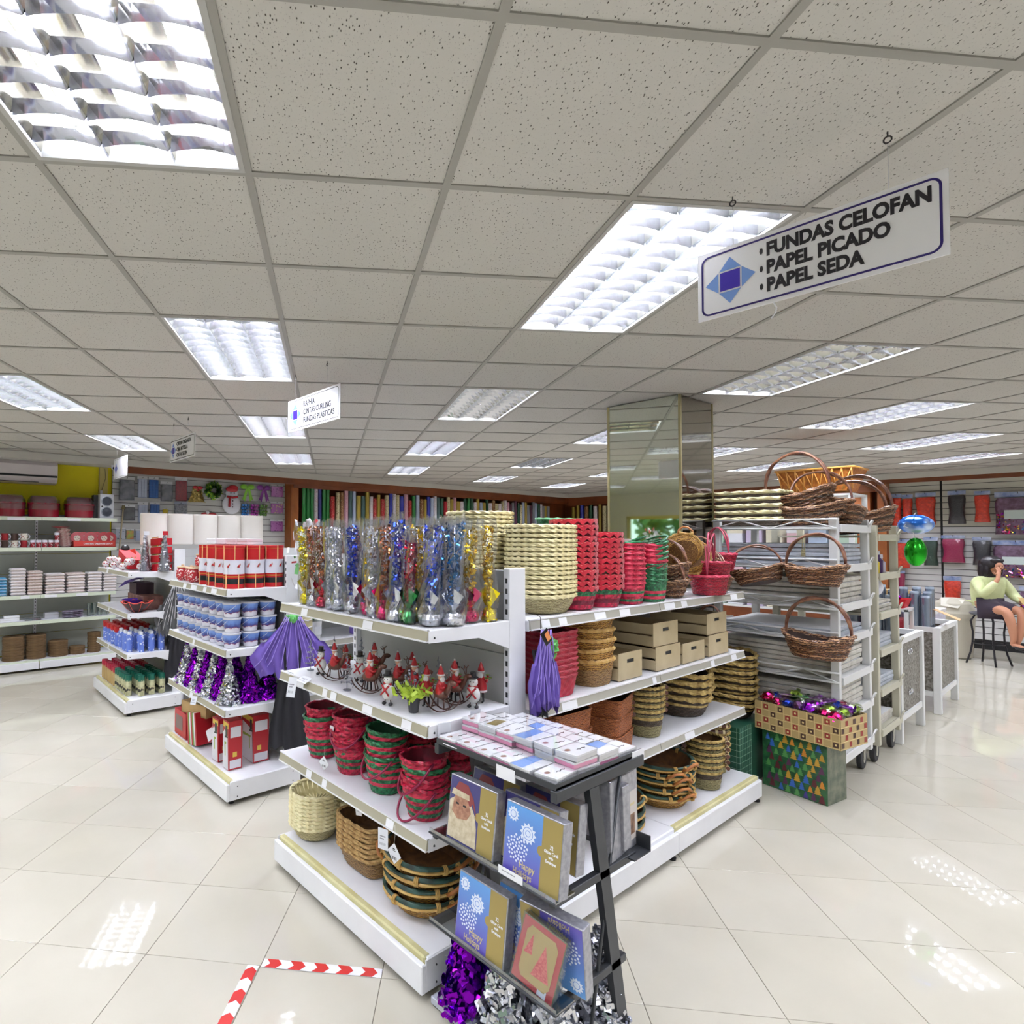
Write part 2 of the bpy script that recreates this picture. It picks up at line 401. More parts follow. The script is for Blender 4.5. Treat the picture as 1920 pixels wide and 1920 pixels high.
special = {(0, -2): 'huge mirror louver ceiling light at the top left corner of the photo', (3, 0): 'lit louver ceiling light right beside the large hanging FUNDAS CELOFAN sign',
 (0, 2): 'lit louver ceiling light straight below the top left one', (3, 4): 'mirror finish ceiling light looking dark, above left of the mirrored column', (6, 2): 'mirror finish ceiling light looking dark, on the right beyond the large sign',
 (0, 6): 'lit ceiling light partly hidden by the RAPHIA sign', (0, 10): 'lit ceiling light nearest the wood fascia, left of the gift wrap rolls', (6, 10): 'distant mirror finish ceiling light looking dark, left of the mirrored column', (-3, 4): 'lit ceiling light cut by the left edge of the photo',
 (-3, 8): 'lit ceiling light above the yellow wall', (9, 4): 'lit ceiling light to the right of the mirrored column, next after the dark one', (9, 8): 'lit ceiling light whose end shows behind the mirrored column', (12, 6): 'second lit ceiling light from the right wall on the far right', (15, 8): 'lit ceiling light closest to the right slatted wall',
 (12, 10): 'lit ceiling light above the tall brown basket handle', (3, 8): 'lit ceiling light beyond the first dark one in its row', (3, 12): 'farthest lit ceiling light in front of the left gift wrap rolls', (6, 6): 'lit ceiling light half hidden by the mirrored column on its left', (6, 14): 'small distant lit ceiling light, third from the mirrored column to the left', (9, 12): 'tiny distant ceiling light touching the left edge of the mirrored column', (9, 16): 'smallest distant ceiling light near the far wood corner'}
for n_, ((i, j), lit) in enumerate(LIGHTS.items()):
    x, y, z = cgrid(i+.5, j+1)
    lab = special.get((i, j), 'lit recessed ceiling light outside the photo in the shop ceiling')
    (P_on if lit else P_off).put((x, y, CE), -CA, lab, 'recessed ceiling lights')

# walls
def struct(name, mb, m):
    o = mb.build(name, m); o['kind'] = 'structure'; return o
yellow = mat('yellow_paint', (226, 212, 8), .7, var=(1.5, (218, 202, 6)))
wallw = mat('white_wall', (205, 203, 196), .8)
slatw = mat('slatwall_panel', (206, 205, 203), .5)
slatc = mat('slatwall_panel_cream', (206, 203, 190), .5)
darkgap = mat('slat_groove', (45, 43, 42), .8)
wood = mat('stained_wood', (126, 66, 30), .45, var=(3, (104, 52, 22)))
wood_l = mat('honey_wood', (165, 95, 42), .45, var=(4, (140, 76, 32)))
wb = MB(); wb.b2((RX0, RY1, 0), (RX1, RY1+.12, CE+.2)); wb = struct('wall_back', wb, wallw)
b = MB(); b.b2((RX0, RY1-.02, 0), (2.16, RY1, CE)); b.build('painted_panel', yellow, wb, label='yellow painted stretch of the wall')
b = MB(); b.b2((1.98, RY1-.035, 1.9), (2.10, RY1-.02, CE)); b.build('cable_cover', mat('beige_cover', (196, 180, 110), .6), wb)
b = MB(); b.b2((2.16, RY1-.05, 0), (5.0, RY1-.012, CE)); b.build('groove_backing', darkgap, wb)
z = .35
while z < 2.8:
    b = MB(); b.b2((2.16, RY1-.062, z+.004), (5.0, RY1-.05, z+.096)); b.build('slat', slatw, wb); z += .1
b = MB(); b.b2((5.0, RY1-.30, 0), (5.14, RY1, 2.72)); b.build('wood_upright', wood_l, wb)
b = MB(); b.b2((5.0, RY1-.05, 0), (RX1, RY1, 2.72)); b.build('wood_backing', wood, wb)
wr = MB(); wr.b2((RX1, RY0, 0), (RX1+.12, RY1+.12, CE+.2)); wr = struct('wall_right', wr, wallw)
b = MB(); b.b2((RX1-.04, RY0, .1), (RX1, 2.68, CE-.12)); b.build('groove_backing', darkgap, wr)
z = .15
while z < 2.68:
    b = MB(); b.b2((RX1-.052, 2.03, z+.005), (RX1-.04, 2.68, z+.095)); b.build('slat', slatc if z > 1.9 else slatw, wr)
    b = MB(); b.b2((RX1-.052, RY0, z+.005), (RX1-.04, 2.0, z+.095)); b.build('slat', slatc if z > 1.9 else slatw, wr); z += .1
b = MB(); b.b2((RX1-.05, RY0, 0), (RX1, 2.68, .12)); b.build('plinth', black, wr)
for y0, y1 in ((2.68, 2.80), (2.90, 3.15), (3.3, 3.4)):
    b = MB(); b.b2((RX1-.3, y0, 0), (RX1, y1, 2.72)); b.build('wood_upright', wood_l, wr)
b = MB(); b.b2((RX1-.05, 2.8, 0), (RX1, RY1, 2.72)); b.build('wood_backing', wood, wr)
# fascias: white bulkhead and stained wood band below the ceiling
t = MB(); t.b2((RX0, RY1-.42, 2.76), (RX1-.42, RY1, CE)); t.b2((RX1-.42, RY0, 2.76), (RX1, RY1, CE)); struct('trim_1', t, mat('bulkhead_paint', (200, 197, 190), .8))
t = MB(); t.b2((2.30, RY1-.40, 2.66), (RX1-.40, RY1-.375, 2.76)); t.b2((2.30, RY1-.375, 2.67), (2.325, RY1-.06, 2.76)); t.b2((5.0, RY1-.39, 2.60), (RX1-.40, RY1-.375, 2.66)); struct('trim_2', t, wood)
t = MB(); t.b2((RX1-.40, RY0, 2.69), (RX1-.375, 2.8, 2.76)); t.b2((RX1-.40, 2.8, 2.56), (RX1-.375, RY1-.38, 2.76)); struct('trim_3', t, wood)
wf = MB()     # wall behind the camera side
wf.b2((RX0, RY0-.12, 0), (RX1, RY0, CE+.2)); struct('wall_near', wf, wallw)
wf = MB()     # shop front with a glazed opening
wf.b2((RX0-.12, RY0, 2.3), (RX0, RY1, CE+.2)); wf.b2((RX0-.12, RY0, 0), (RX0, -3.4, 2.3)); wf.b2((RX0-.12, 8.2, 0), (RX0, RY1, 2.3)); struct('wall_front', wf, wallw)
wn = MB()
for y in (-3.4, -1.1, 1.2, 3.5, 5.8, 8.1): wn.b2((RX0-.08, y, 0), (RX0-.02, y+.08, 2.3))
wn.b2((RX0-.08, -3.4, 0), (RX0-.02, 8.2, .08)); wn.b2((RX0-.08, -3.4, 2.22), (RX0-.02, 8.2, 2.3))
wn = struct('window_1', wn, mat('yellow_window_frame', (205, 190, 110), .5))
g = MB(); g.b2((RX0-.055, -3.4, .08), (RX0-.05, 8.2, 2.22)); g.build('pane', film('window_glass', (225, 240, 230), .1, .02), wn)
hd = MB(); pts = []
for k in range(3600):
    y = rnd.uniform(-4, 9); z = rnd.uniform(0, 2.7)+.25*math.sin(y*2); pts.append(((RX0-2.2+rnd.uniform(-.35, .35), y, max(z, .02)), (1, 0, .3)))
hd.shards(pts, .13); tag(hd.build('hedge', mat('hedge_green', (70, 120, 50), .6)), 'dense green hedge outside the shop front window', 'hedge', kind='stuff')
g = MB(); g.b2((RX0-14, RY0-9, -.1), (RX0-.12, RY1+9, -.01)); struct('floor_2', g, mat('pavement', (150, 150, 145), .9))

# mirrored column
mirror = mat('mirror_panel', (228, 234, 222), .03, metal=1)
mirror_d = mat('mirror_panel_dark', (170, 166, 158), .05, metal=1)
col = thing('mirrored_column', 'square column clad in large mirror panels up to the ceiling', 'column', (4.79, 2.455, 0))
b = MB(); b.box((0, 0, CE/2), (.53, .59, CE-.002)); b.build('core', mat('column_core', (120, 118, 110), .7), col)
for z0, z1 in ((.0, 1.2), (1.205, CE-.004)):
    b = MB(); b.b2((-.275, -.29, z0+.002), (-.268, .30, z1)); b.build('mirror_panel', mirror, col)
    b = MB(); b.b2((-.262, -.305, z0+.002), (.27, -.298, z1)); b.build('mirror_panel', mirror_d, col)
b = MB(); b.b2((-.279, -.309, 0), (-.262, -.290, CE-.002)); b.b2((.262, -.309, 0), (.279, -.290, CE-.002)); b.b2((-.279, .290, 0), (-.262, .309, CE-.002)); b.build('corner_strip', mat('brass_strip', (190, 180, 140), .3, metal=.8), col)
tan_rail = mat('tan_price_rail', (172, 166, 144), .45)

# ---------------- shop shelving ----------------
def shelf(root, lo, hi, z, face, rail=None, brackets=True, tagsn=()):
    """a steel shelf board with rolled lip; face '-x' or '-y' says which side carries the price rail"""
    b = MB(); b.b2((lo[0], lo[1], z-.022), (hi[0], hi[1], z), bev=.003)
    o = b.build('shelf', white_metal, root)
    r = MB(); T = .006
    if face == '-x': r.add([(lo[0]-.004, lo[1], z+.002), (lo[0]-.012, lo[1], z-.040), (lo[0]-.012, hi[1], z-.040), (lo[0]-.004, hi[1], z+.002), (lo[0]+T, lo[1], z+.002), (lo[0]+T, lo[1], z-.040), (lo[0]+T, hi[1], z-.040), (lo[0]+T, hi[1], z+.002)], [(0, 3, 2, 1), (0, 1, 5, 4), (3, 7, 6, 2), (0, 4, 7, 3), (1, 2, 6, 5)])
    else: r.add([(lo[0], lo[1]-.004, z+.002), (lo[0], lo[1]-.012, z-.040), (hi[0], lo[1]-.012, z-.040), (hi[0], lo[1]-.004, z+.002), (lo[0], lo[1]+T, z+.002), (lo[0], lo[1]+T, z-.040), (hi[0], lo[1]+T, z-.040), (hi[0], lo[1]+T, z+.002)], [(0, 1, 2, 3), (0, 4, 5, 1), (3, 2, 6, 7), (0, 3, 7, 4), (1, 5, 6, 2)])
    r.build('price_rail', rail, o)
    # thin white edges of the rail
    e = MB()
    if face == '-x':
        for zz, xx in ((z+.002, -.006), (z-.041, -.014)): e.b2((lo[0]+xx-.001, lo[1], zz-.003), (lo[0]+.006, hi[1], zz+.003))
    else:
        for zz, xx in ((z+.002, -.006), (z-.041, -.014)): e.b2((lo[0], lo[1]+xx-.001, zz-.003), (hi[0], lo[1]+.006, zz+.003))
    e.build('rail_edge', white_metal, o)
    if brackets:
        for s in (0, 1):
            b = MB()
            if face == '-x':
                y = hi[1]-.001 if s else lo[1]+.001; pts = [(lo[0], z-.002), (lo[0], z-.048), (lo[0]+.28, z-.055), (hi[0], z-.12), (hi[0], z-.002)]
                vs = [(x, y-.002, zz) for x, zz in pts]+[(x, y+.002, zz) for x, zz in pts]
            else:
                x = hi[0]-.001 if s else lo[0]+.001; pts = [(lo[1], z-.002), (lo[1], z-.048), (lo[1]+.28, z-.055), (hi[1], z-.12), (hi[1], z-.002)]
                vs = [(x-.002, y, zz) for y, zz in pts]+[(x+.002, y, zz) for y, zz in pts]
            b.add(vs, [(0, 1, 2, 3, 4), (9, 8, 7, 6, 5)]+[(i, 5+i, 5+(i+1) % 5, (i+1) % 5) for i in range(5)])
            b.ball((vs[0][0]+(.03 if face == '-x' else 0), vs[0][1]+(.03 if face != '-x' else 0), z-.03), .005, 6, 4, 1)
            b.build('bracket', [white_metal, black], o)
    for t in tagsn:     # paper price labels in the rail: (position, width)
        p, wd = t; tg = MB()
        if face == '-x': tg.add([(lo[0]-.0065, p, z-.004), (lo[0]-.0135, p, z-.037), (lo[0]-.0135, p-wd, z-.037), (lo[0]-.0065, p-wd, z-.004)], [(0, 1, 2, 3)])
        else: tg.add([(p, lo[1]-.0065, z-.004), (p, lo[1]-.0135, z-.037), (p+wd, lo[1]-.0135, z-.037), (p+wd, lo[1]-.0065, z-.004)], [(0, 1, 2, 3)])
        tg.build('price_label', paper, o)
    return o
def post(root, x, y, z1, dx=.11, dy=.035, slots='-x'):
    b = MB(); b.b2((x, y, .02), (x+dx, y+dy, z1), bev=.003); o = b.build('upright', white_metal, root)
    s = MB(); z = .25
    while z < z1-.06:
        if slots == '-x': s.b2((x-.001, y+dy*.30, z), (x+.002, y+dy*.62, z+.022))
        else: s.b2((x+dx*.42, y-.001, z), (x+dx*.56, y+.002, z+.022))
        z += .045
    s.build('slot', slot_black, o); return o
def end_cap(label, X0, X1, Y0, Y1, zs, base_y=None, tags=None, top=1.62):
    by0, by1 = base_y or (Y0, Y1)
    g = thing('shelving_unit', label, 'shelving', (0, 0, 0), 0, 'white metal shelving units')
    b = MB(); b.b2((X0, by0, .11), (X1+.06, by1, .158), bev=.003); b.build('base_deck', white_metal, g)
    b = MB(); b.b2((X0-.012, by0+.01, .115), (X0+.022, by1-.01, .162), bev=.006); b.build('aged_edge_strip', cream_rail, g)
    b = MB(); b.b2((X0-.035, by0-.004, .032), (X0-.012, by1+.004, .142), bev=.004); b.build('front_kick_plate', white_metal, g)
    b = MB(); b.b2((X0-.012, by0-.003, .034), (X1+.06, by0+.004, .155), bev=.002)
    for xx in (X0+.04, X1): 
        for zz in (.055, .12): b.ball((xx, by0-.004, zz), .004, 6, 4, 1)
    b.build('side_kick_plate', [white_metal, black], g)
    b = MB(); b.b2((X0-.012, by1-.004, .034), (X1+.06, by1+.003, .155)); b.build('side_kick_plate', white_metal, g)
    for yy in (by0+.05, by1-.05):
        b = MB(); b.lathe([(.02, 0), (.022, .012), (.01, .014), (.01, .04)], 8); b.build('foot', black, g, (X0+.02, yy, 0))
    b = MB(); z = .16
    while z < top-.02:
        b.b2((X1+.03, Y0+.03, z), (X1+.045, Y1-.03, min(z+.268, top-.01)), bev=.002); z += .27
    b.build('back_panel', panel_grey, g)
    post(g, X1, Y0-.002, top); post(g, X1, Y1-.033, top)
    for k, z in enumerate(zs): shelf(g, (X0, Y0), (X1, Y1), z, '-x', tan_rail, tagsn=(tags or {}).get(k, ()))
    return g
G1 = end_cap('white metal end shelving unit nearest the camera, with tinsel picks on its top shelf', 1.53, 2.00, 1.70, 2.885, (.60, 1.03, 1.395),
    tags={0: ((2.60, .05), (2.45, .04), (1.95, .05)), 1: ((2.72, .09), (2.45, .04), (2.38, .05), (2.12, .07), (1.85, .06)), 2: ((2.66, .06), (2.12, .07))})
G2 = end_cap('white metal end shelving unit with blue tin buckets and tinsel trees', 1.60, 2.05, 3.80, 4.95, (.59, .99, 1.395), base_y=(3.69, 4.93),
    tags={2: ((4.62, .07), (4.45, .12), (4.2, .06), (4.05, .1)), 1: ((4.4, .04),), 0: ((4.45, .06),)})
G3 = end_cap('farthest white metal end shelving unit with spray cans on two shelves', 1.58, 2.03, 6.17, 7.42, (.59, .99, 1.395), base_y=(6.10, 7.42), tags={2: ((7.0, .08),), 1: ((6.9, .05),), 0: ((6.9, .05),)})
def side_run(label, X0, X1, YF, YB, zs, joint, yfs, tags=None, top=1.62, z1=None):
    g = thing('shelving_unit', label, 'shelving', (0, 0, 0), 0, 'white metal shelving units')
    for a, c in ((X0, joint), (joint, X1)):
        b = MB(); b.b2((a+.002, YF, .11), (c-.002, YB, .158), bev=.003); b.build('base_deck', white_metal, g)
        b = MB(); b.b2((a+.004, YF-.012, .115), (c-.004, YF+.022, .162), bev=.006); b.build('aged_edge_strip', cream_rail if a > X0 else white_metal, g)
        b = MB(); b.b2((a+.001, YF-.035, .032), (c-.001, YF-.012, .142), bev=.004); b.build('front_kick_plate', white_metal, g)
        b = MB(); b.lathe([(.02, 0), (.022, .012), (.01, .014), (.01, .04)], 8); b.build('foot', black, g, (c-.03, YF-.01, 0))
        for k, z in enumerate(zs): shelf(g, (a+.003, yfs[k]), (c-.003, YB-.03), z, '-y', grey_rail, tagsn=[t for t in (tags or {}).get(k, ()) if a < t[0] < c])
        b = MB(); z = .16
        while z < top-.02:
            b.b2((a+.01, YB-.02, z), (c-.01, YB-.005, min(z+.268, top-.01)), bev=.002); z += .27
        b.build('back_panel', panel_grey, g)
        post(g, c-.04, YB-.06, top, .04, .06, '-y')
    b = MB(); b.b2((X1-.003, YF-.012, .034), (X1+.003, YB, .155)); b.build('side_kick_plate', white_metal, g)
    return g
R1 = side_run('long white metal shelving run behind the card rack, loaded with woven baskets', 2.12, 4.42, 1.62, 2.27, (.60, .985, 1.385), 3.27, (1.69, 1.69, 1.69),
    tags={2: ((2.20, .06), (2.33, .06), (2.62, .10), (2.85, .1), (3.32, .12), (3.52, .07), (4.2, .1)), 1: ((2.35, .12), (3.18, .04), (3.9, .05), (4.2, .08)), 0: ((3.55, .12),)})
R2 = side_run('white metal shelving run seen through the gap left of the tinsel picks', 2.17, 4.4, 3.70, 4.3, (.60, .985, 1.385), 3.27, (3.76, 3.76, 3.76))
R3 = side_run('far white metal shelving run under the white header board', 2.17, 4.4, 6.12, 6.8, (.60, .985, 1.385), 3.27, (6.18, 6.18, 6.18))

# ---------------- basket maker ----------------
def sup(a, n, rx, ry):
    c, s = math.cos(a), math.sin(a)
    k = (abs(c)**n+abs(s)**n)**(-1/n)
    return rx*k*c, ry*k*s
class Bk:
    """shared meshes of one basket kind"""
    def __init__(s, rx, ry, h, bot=.75, n=2, rows=7, cols=28, amp=.003, mats=None, stripe=None, rim=.008, rimmat=None, rim2=None, zig=0, inner=None, flare=0, rope=18, bulge=0):
        mats = list(mats); b = MB(); S = cols*2; lv = rows*2+1; vs = []
        def P(i, j, off):
            t = j/(lv-1); k = bot+(1-bot)*(t**.8 if not flare else t**flare); k += bulge*math.sin(PI*t)
            a = 2*PI*i/S; x, y = sup(a, n, rx*k, ry*k); q = 1+off/max(rx, ry)
            z = t*h+(zig*math.cos(2*a) if zig and j == lv-1 else (zig*t*math.cos(2*a)))
            return (x*q, y*q, z)
        for j in range(lv):
            for i in range(S):
                off = amp*(1 if (i//2+j//2) % 2 == 0 else -1)*(1 if j % 2 else 0)*(1 if i % 2 else .3); vs.append(P(i, j, off))
        for j in range(lv-1):
            mi = stripe[(j//2) % len(stripe)] if stripe else 0
            b.add(vs[j*S:(j+2)*S], [(i, (i+1) % S, S+(i+1) % S, S+i) for i in range(S)], mi, False)
        # inside wall and floor
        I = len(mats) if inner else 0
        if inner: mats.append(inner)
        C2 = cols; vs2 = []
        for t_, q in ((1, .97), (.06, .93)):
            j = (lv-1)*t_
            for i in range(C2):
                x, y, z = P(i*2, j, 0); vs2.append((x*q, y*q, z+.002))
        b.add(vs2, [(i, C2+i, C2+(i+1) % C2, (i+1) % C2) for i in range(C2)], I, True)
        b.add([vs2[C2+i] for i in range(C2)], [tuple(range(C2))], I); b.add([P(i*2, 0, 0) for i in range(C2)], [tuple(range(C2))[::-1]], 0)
        s.body = b.mesh('body', mats)
        def ringpts(z, q, m=48, amp2=0):
            out = []
            for i in range(m):
                a = 2*PI*i/m; x, y = sup(a, n, rx*q, ry*q); out.append((x, y, z+zig*math.cos(2*a)))
            return out
        r = MB(); r.tube(ringpts(h, 1.0), rim, 6, 0, True, twist=(rope, .36)); s.rim = r.mesh('rim', rimmat or mats[0])
        s.rim2 = None
        if rim2:
            r = MB(); r.tube(ringpts(h-rim*1.6, 1.02), rim*.8, 6, 0, True, twist=(rope, .2)); s.rim2 = r.mesh('rim_band', rim2)
        s.rx, s.ry, s.h, s.zig = rx, ry, h, zig
def arch(rx, h, z0=0, zz=0, r=.006, m=None, two=True, lean=0, tw=True, n=18, ry=0):
    """basket handle: a twisted cane arch over the x axis"""
    b = MB()
    for s in ((-1, 1) if two else (0,)):
        pts = []
        for i in range(n+1):
            a = PI*i/n; pts.append((rx*math.cos(a), s*.014*math.sin(a*1)+lean*math.sin(a), z0+h*math.sin(a)**.8+(s*.006*math.sin(a*4) if tw else 0)))
        b.tube(pts, r, 6, 0)
    return b.mesh('handle', m)
def basket(bk, name, label, loc=(0, 0, 0), rz=0, group=None, handles=(), extra=()):
    root = thing(name, label, 'basket', loc, rz, group)
    obj('body', bk.body, root); obj('rim', bk.rim, root)
    if bk.rim2: obj('rim_band', bk.rim2, root)
    for me, l, r in handles:
        o = obj('handle', me, root, l); o.rotation_euler = r
    for e in extra: obj(e[0], e[1], root, None, e[2] if len(e) > 2 else 0)
    return root
def stack(proto, n, x, y, z, dz, what, where, group, rz=0, jit=.002, drz=.02, tilt=0, sc=None):
    """n nested things; label: what, <place in stack> in the stack <where>"""
    out = []
    for k in range(n):
        lab = '%s, %s, %s' % (what, from_top(k, n), where)
        out.append(proto.put((x+rnd.uniform(-jit, jit), y+rnd.uniform(-jit, jit), z+k*dz), 0, lab, group, rot=(rnd.uniform(-tilt, tilt), rnd.uniform(-tilt, tilt), rz+rnd.uniform(-drz, drz)), sc=sc))
    return out
straw = mat('cream_straw', (232, 222, 178), .7, var=(40, (214, 200, 148)))
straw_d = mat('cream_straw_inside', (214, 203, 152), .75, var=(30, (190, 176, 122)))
brown_w = wicker('tan_wicker', (178, 140, 86), (98, 66, 34), .007)
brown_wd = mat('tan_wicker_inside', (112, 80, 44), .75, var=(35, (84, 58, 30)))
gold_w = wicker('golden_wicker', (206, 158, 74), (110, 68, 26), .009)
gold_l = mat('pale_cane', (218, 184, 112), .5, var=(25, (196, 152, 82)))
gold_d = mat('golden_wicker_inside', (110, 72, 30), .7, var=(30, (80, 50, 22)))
green_cane = mat('dark_green_cane', (52, 84, 74), .5, var=(20, (34, 50, 44)))
dark_w = wicker('dark_wicker', (82, 64, 46), (34, 26, 18), .008)
olive_w = wicker('olive_seagrass', (166, 156, 110), (92, 84, 50), .007)
seagrass = mat('seagrass_braid', (206, 180, 112), .7, var=(40, (150, 122, 66)))
willow = wicker('brown_willow', (142, 94, 62), (38, 20, 15), .009, .3, 6)  # paler strands put the willow's gloss highlights into the colour
willow_l = wicker('brown_willow_highlight', (196, 152, 112), (80, 44, 32), .012, .3, 6)
red_p = mat('crimson_chip', (206, 24, 68), .4, var=(60, (132, 8, 38), .4, .6))
pink_p = mat('pink_red_chip', (226, 62, 92), .5, var=(25, (198, 36, 70)))
green_p = mat('green_chip', (44, 134, 82), .4, var=(60, (14, 74, 44), .4, .6))
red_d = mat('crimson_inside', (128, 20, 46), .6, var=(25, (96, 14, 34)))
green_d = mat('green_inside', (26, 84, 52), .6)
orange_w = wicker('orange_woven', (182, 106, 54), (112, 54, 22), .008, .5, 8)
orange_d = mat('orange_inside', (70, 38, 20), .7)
tag_white = mat('swing_tag', (226, 228, 232), .5); string_w = mat('tag_string', (220, 220, 215), .6)
def swing_tag(label, loc, rot=(0, 0, 0), size=.045, hang=.04, group='white diamond price tags'):
    t = thing('price_tag', label, 'tag', loc, 0, group); t.rotation_euler = rot
    b = MB(); q = size*.72; b.add([(0, 0, 0), (-q, 0, -q), (0, 0, -2*q), (q, 0, -q), (0, .0015, 0), (-q, .0015, -q), (0, .0015, -2*q), (q, .0015, -q)], [(0, 1, 2, 3), (7, 6, 5, 4), (0, 4, 5, 1), (1, 5, 6, 2), (2, 6, 7, 3), (3, 7, 4, 0)]); b.build('card', tag_white, t)
    b = MB()
    for k in range(8): x = (-.3+k*.075)*size; b.quad((x, -.0006, -1.55*q), (x+size*(.02+.02*(k % 3)), -.0006, -1.55*q), (x+size*(.02+.02*(k % 3)), -.0006, -1.25*q), (x, -.0006, -1.25*q))
    b.quad((-.2*size, -.0006, -.75*q), (.2*size, -.0006, -.75*q), (.2*size, -.0006, -.68*q), (-.2*size, -.0006, -.68*q)); b.quad((-.15*size, -.0006, -.62*q), (.1*size, -.0006, -.62*q), (.1*size, -.0006, -.5*q), (-.15*size, -.0006, -.5*q))
    b.build('barcode', black, t)
    b = MB(); b.tube([(0, 0, -.002), (.004, .002, hang*.5), (0, .004, hang)], .0008, 4); b.build('string', string_w, t)
    return t

# cream bowls, base of the near end unit
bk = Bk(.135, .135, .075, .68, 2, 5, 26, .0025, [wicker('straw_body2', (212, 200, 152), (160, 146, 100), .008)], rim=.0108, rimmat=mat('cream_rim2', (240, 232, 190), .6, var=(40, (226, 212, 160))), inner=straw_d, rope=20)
ribs = MB()
for k in range(26):
    a = 2*PI*k/26; c, s = math.cos(a), math.sin(a); ribs.tube([(.125*c, .125*s, .072), (.10*c, .10*s, .012), (.03*c, .03*s, .008)], .0045, 5)
ribm = ribs.mesh('inner_ribs', straw)
P = Proto(basket(bk, 'straw_bowl', 'x x x x', extra=(('inner_ribs', ribm),)))
stack(P, 9, 1.685, 2.775, .162, .020, 'cream straw bowl', 'tall stack on the base deck', 'cream straw bowls')
stack(P, 6, 1.90, 2.66, .162, .020, 'cream straw bowl', 'low stack behind the tall one', 'cream straw bowls at the back')
# tan rectangular trays
bk = Bk(.20, .155, .10, .80, 5, 8, 34, .0028, [brown_w], rim=.009, rimmat=mat('tan_braid', (204, 170, 112), .6, var=(60, (150, 112, 62))), inner=brown_wd, rope=34)
P = Proto(basket(bk, 'wicker_tray', 'x x x x'))
stack(P, 7, 1.81, 2.345, .162, .023, 'rectangular tan wicker tray', 'in the middle of the base deck', 'tan wicker trays', drz=.03)
# round green rimmed baskets with cane side handles
def side_handle(rx, m1, m2, up=.03):
    b = MB(); pts = [(0, -.055, -.012), (.028, -.05, .006), (.045, -.02, up), (.045, .02, up), (.028, .05, .006), (0, .055, -.012)]
    b.tube(pts, .0085, 7, 0); 
    for s in (-1, 1):
        for k in range(3): b.tube([(.010*math.cos(t)+.012, s*(.045+k*.006-.006), -.004+.020*math.sin(t)) for t in [i*PI/4 for i in range(9)]], .003, 5, 1)
    return b.mesh('handle', [m1, m2])
cane_or = mat('orange_cane', (188, 122, 58), .4, var=(15, (160, 96, 44)))
sh = side_handle(.19, cane_or, gold_l)
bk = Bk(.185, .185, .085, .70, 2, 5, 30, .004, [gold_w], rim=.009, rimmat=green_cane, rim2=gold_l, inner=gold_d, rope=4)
lash = MB()
for k in range(6):
    if k: continue
    for q in (-1, 0, 1):
        aa = q*.035; lash.tube([((.185+.016*math.cos(t))*math.cos(aa), (.185+.016*math.cos(t))*math.sin(aa), .078+.018*math.sin(t)) for t in [i*PI/4 for i in range(9)]], .0032, 5)
lashm = lash.mesh('lashing', gold_l)
P = Proto(basket(bk, 'green_rimmed_basket', 'x x x x', handles=[(sh, (.182, 0, .085), (0, 0, 0)), (sh, (-.182, 0, .085), (0, 0, PI))], extra=[('lashing', lashm, PI/6+k*PI/3) for k in range(6)]))
stack(P, 4, 1.765, 1.965, .162, .050, 'golden basket with dark green rim', 'on the end unit base', 'green rimmed baskets', rz=1.9, drz=.5, tilt=.02)
P_gold = P
# red and green chip pails
def pail(kind):
    top, st = {'red': (red_p, [0, 0, 1, 0, 1, 0, 2, 0]), 'green': (green_p, [1, 1, 2, 1, 2, 1, 2, 1]), 'mix': (red_p, [0, 1, 0, 1, 0, 1, 2, 0])}[kind]
    bk = Bk(.098, .098, .135, .70, 2, 8, 20, .0045, [red_p, green_p, pink_p], stripe=st, rim=.0065, rimmat=top, inner=red_d if kind != 'green' else green_d, rope=10)
    hd = arch(.098, .175, 0, r=.0052, m=mat('burgundy_handle', (140, 22, 66), .35) if kind != 'green' else green_p, two=False, tw=False)
    r = basket(bk, 'chip_pail', 'x x x x', handles=[(hd, (0, 0, .13), (2.42, 0, 0))])
    return Proto(r), bk
PR, bkr = pail('red'); PG, bkg = pail('green'); PM, bkm = pail('mix')
PR0 = Proto(basket(bkr, 'chip_pail', 'x x x x')); PG0 = Proto(basket(bkg, 'chip_pail', 'x x x x')); PM0 = Proto(basket(bkm, 'chip_pail', 'x x x x'))
def pails(x, y, seq, where, z=.602, dz=.042, hang=(), ry=0):
    n = len(seq)
    for k, c in enumerate(seq):
        colr = {'r': 'red', 'g': 'green', 'm': 'red and green'}[c]
        pr = {'r': PR if k in hang else PR0, 'g': PG if k in hang else PG0, 'm': PM if k in hang else PM0}[c]
        lab = '%s woven chip pail, %s in the %s stack' % (colr, from_top(k, n), where)
        pr.put((x+rnd.uniform(-.004, .004), y+rnd.uniform(-.004, .004), z+k*dz), 0, lab, 'red and green chip pails', rot=(rnd.uniform(-.05, .05), rnd.uniform(-.05, .05), -PI/2+ry+rnd.uniform(-.2, .2)))
pails(1.685, 2.70, 'mrgr', 'leftmost', dz=.04)
pails(1.685, 2.435, 'rrmrr', 'second', dz=.034, hang=(4,), ry=.3)
pails(1.68, 2.155, 'ggrgg', 'third', dz=.036, hang=(2,))
pails(1.665, 1.865, 'mmgr', 'rightmost', dz=.036, hang=(0, 3), ry=-.2)
pails(1.88, 2.45, 'rrr', 'rear left', dz=.04); pails(1.90, 2.18, 'ggr', 'rear middle', dz=.04); pails(1.89, 1.93, 'grr', 'rear right', dz=.04)
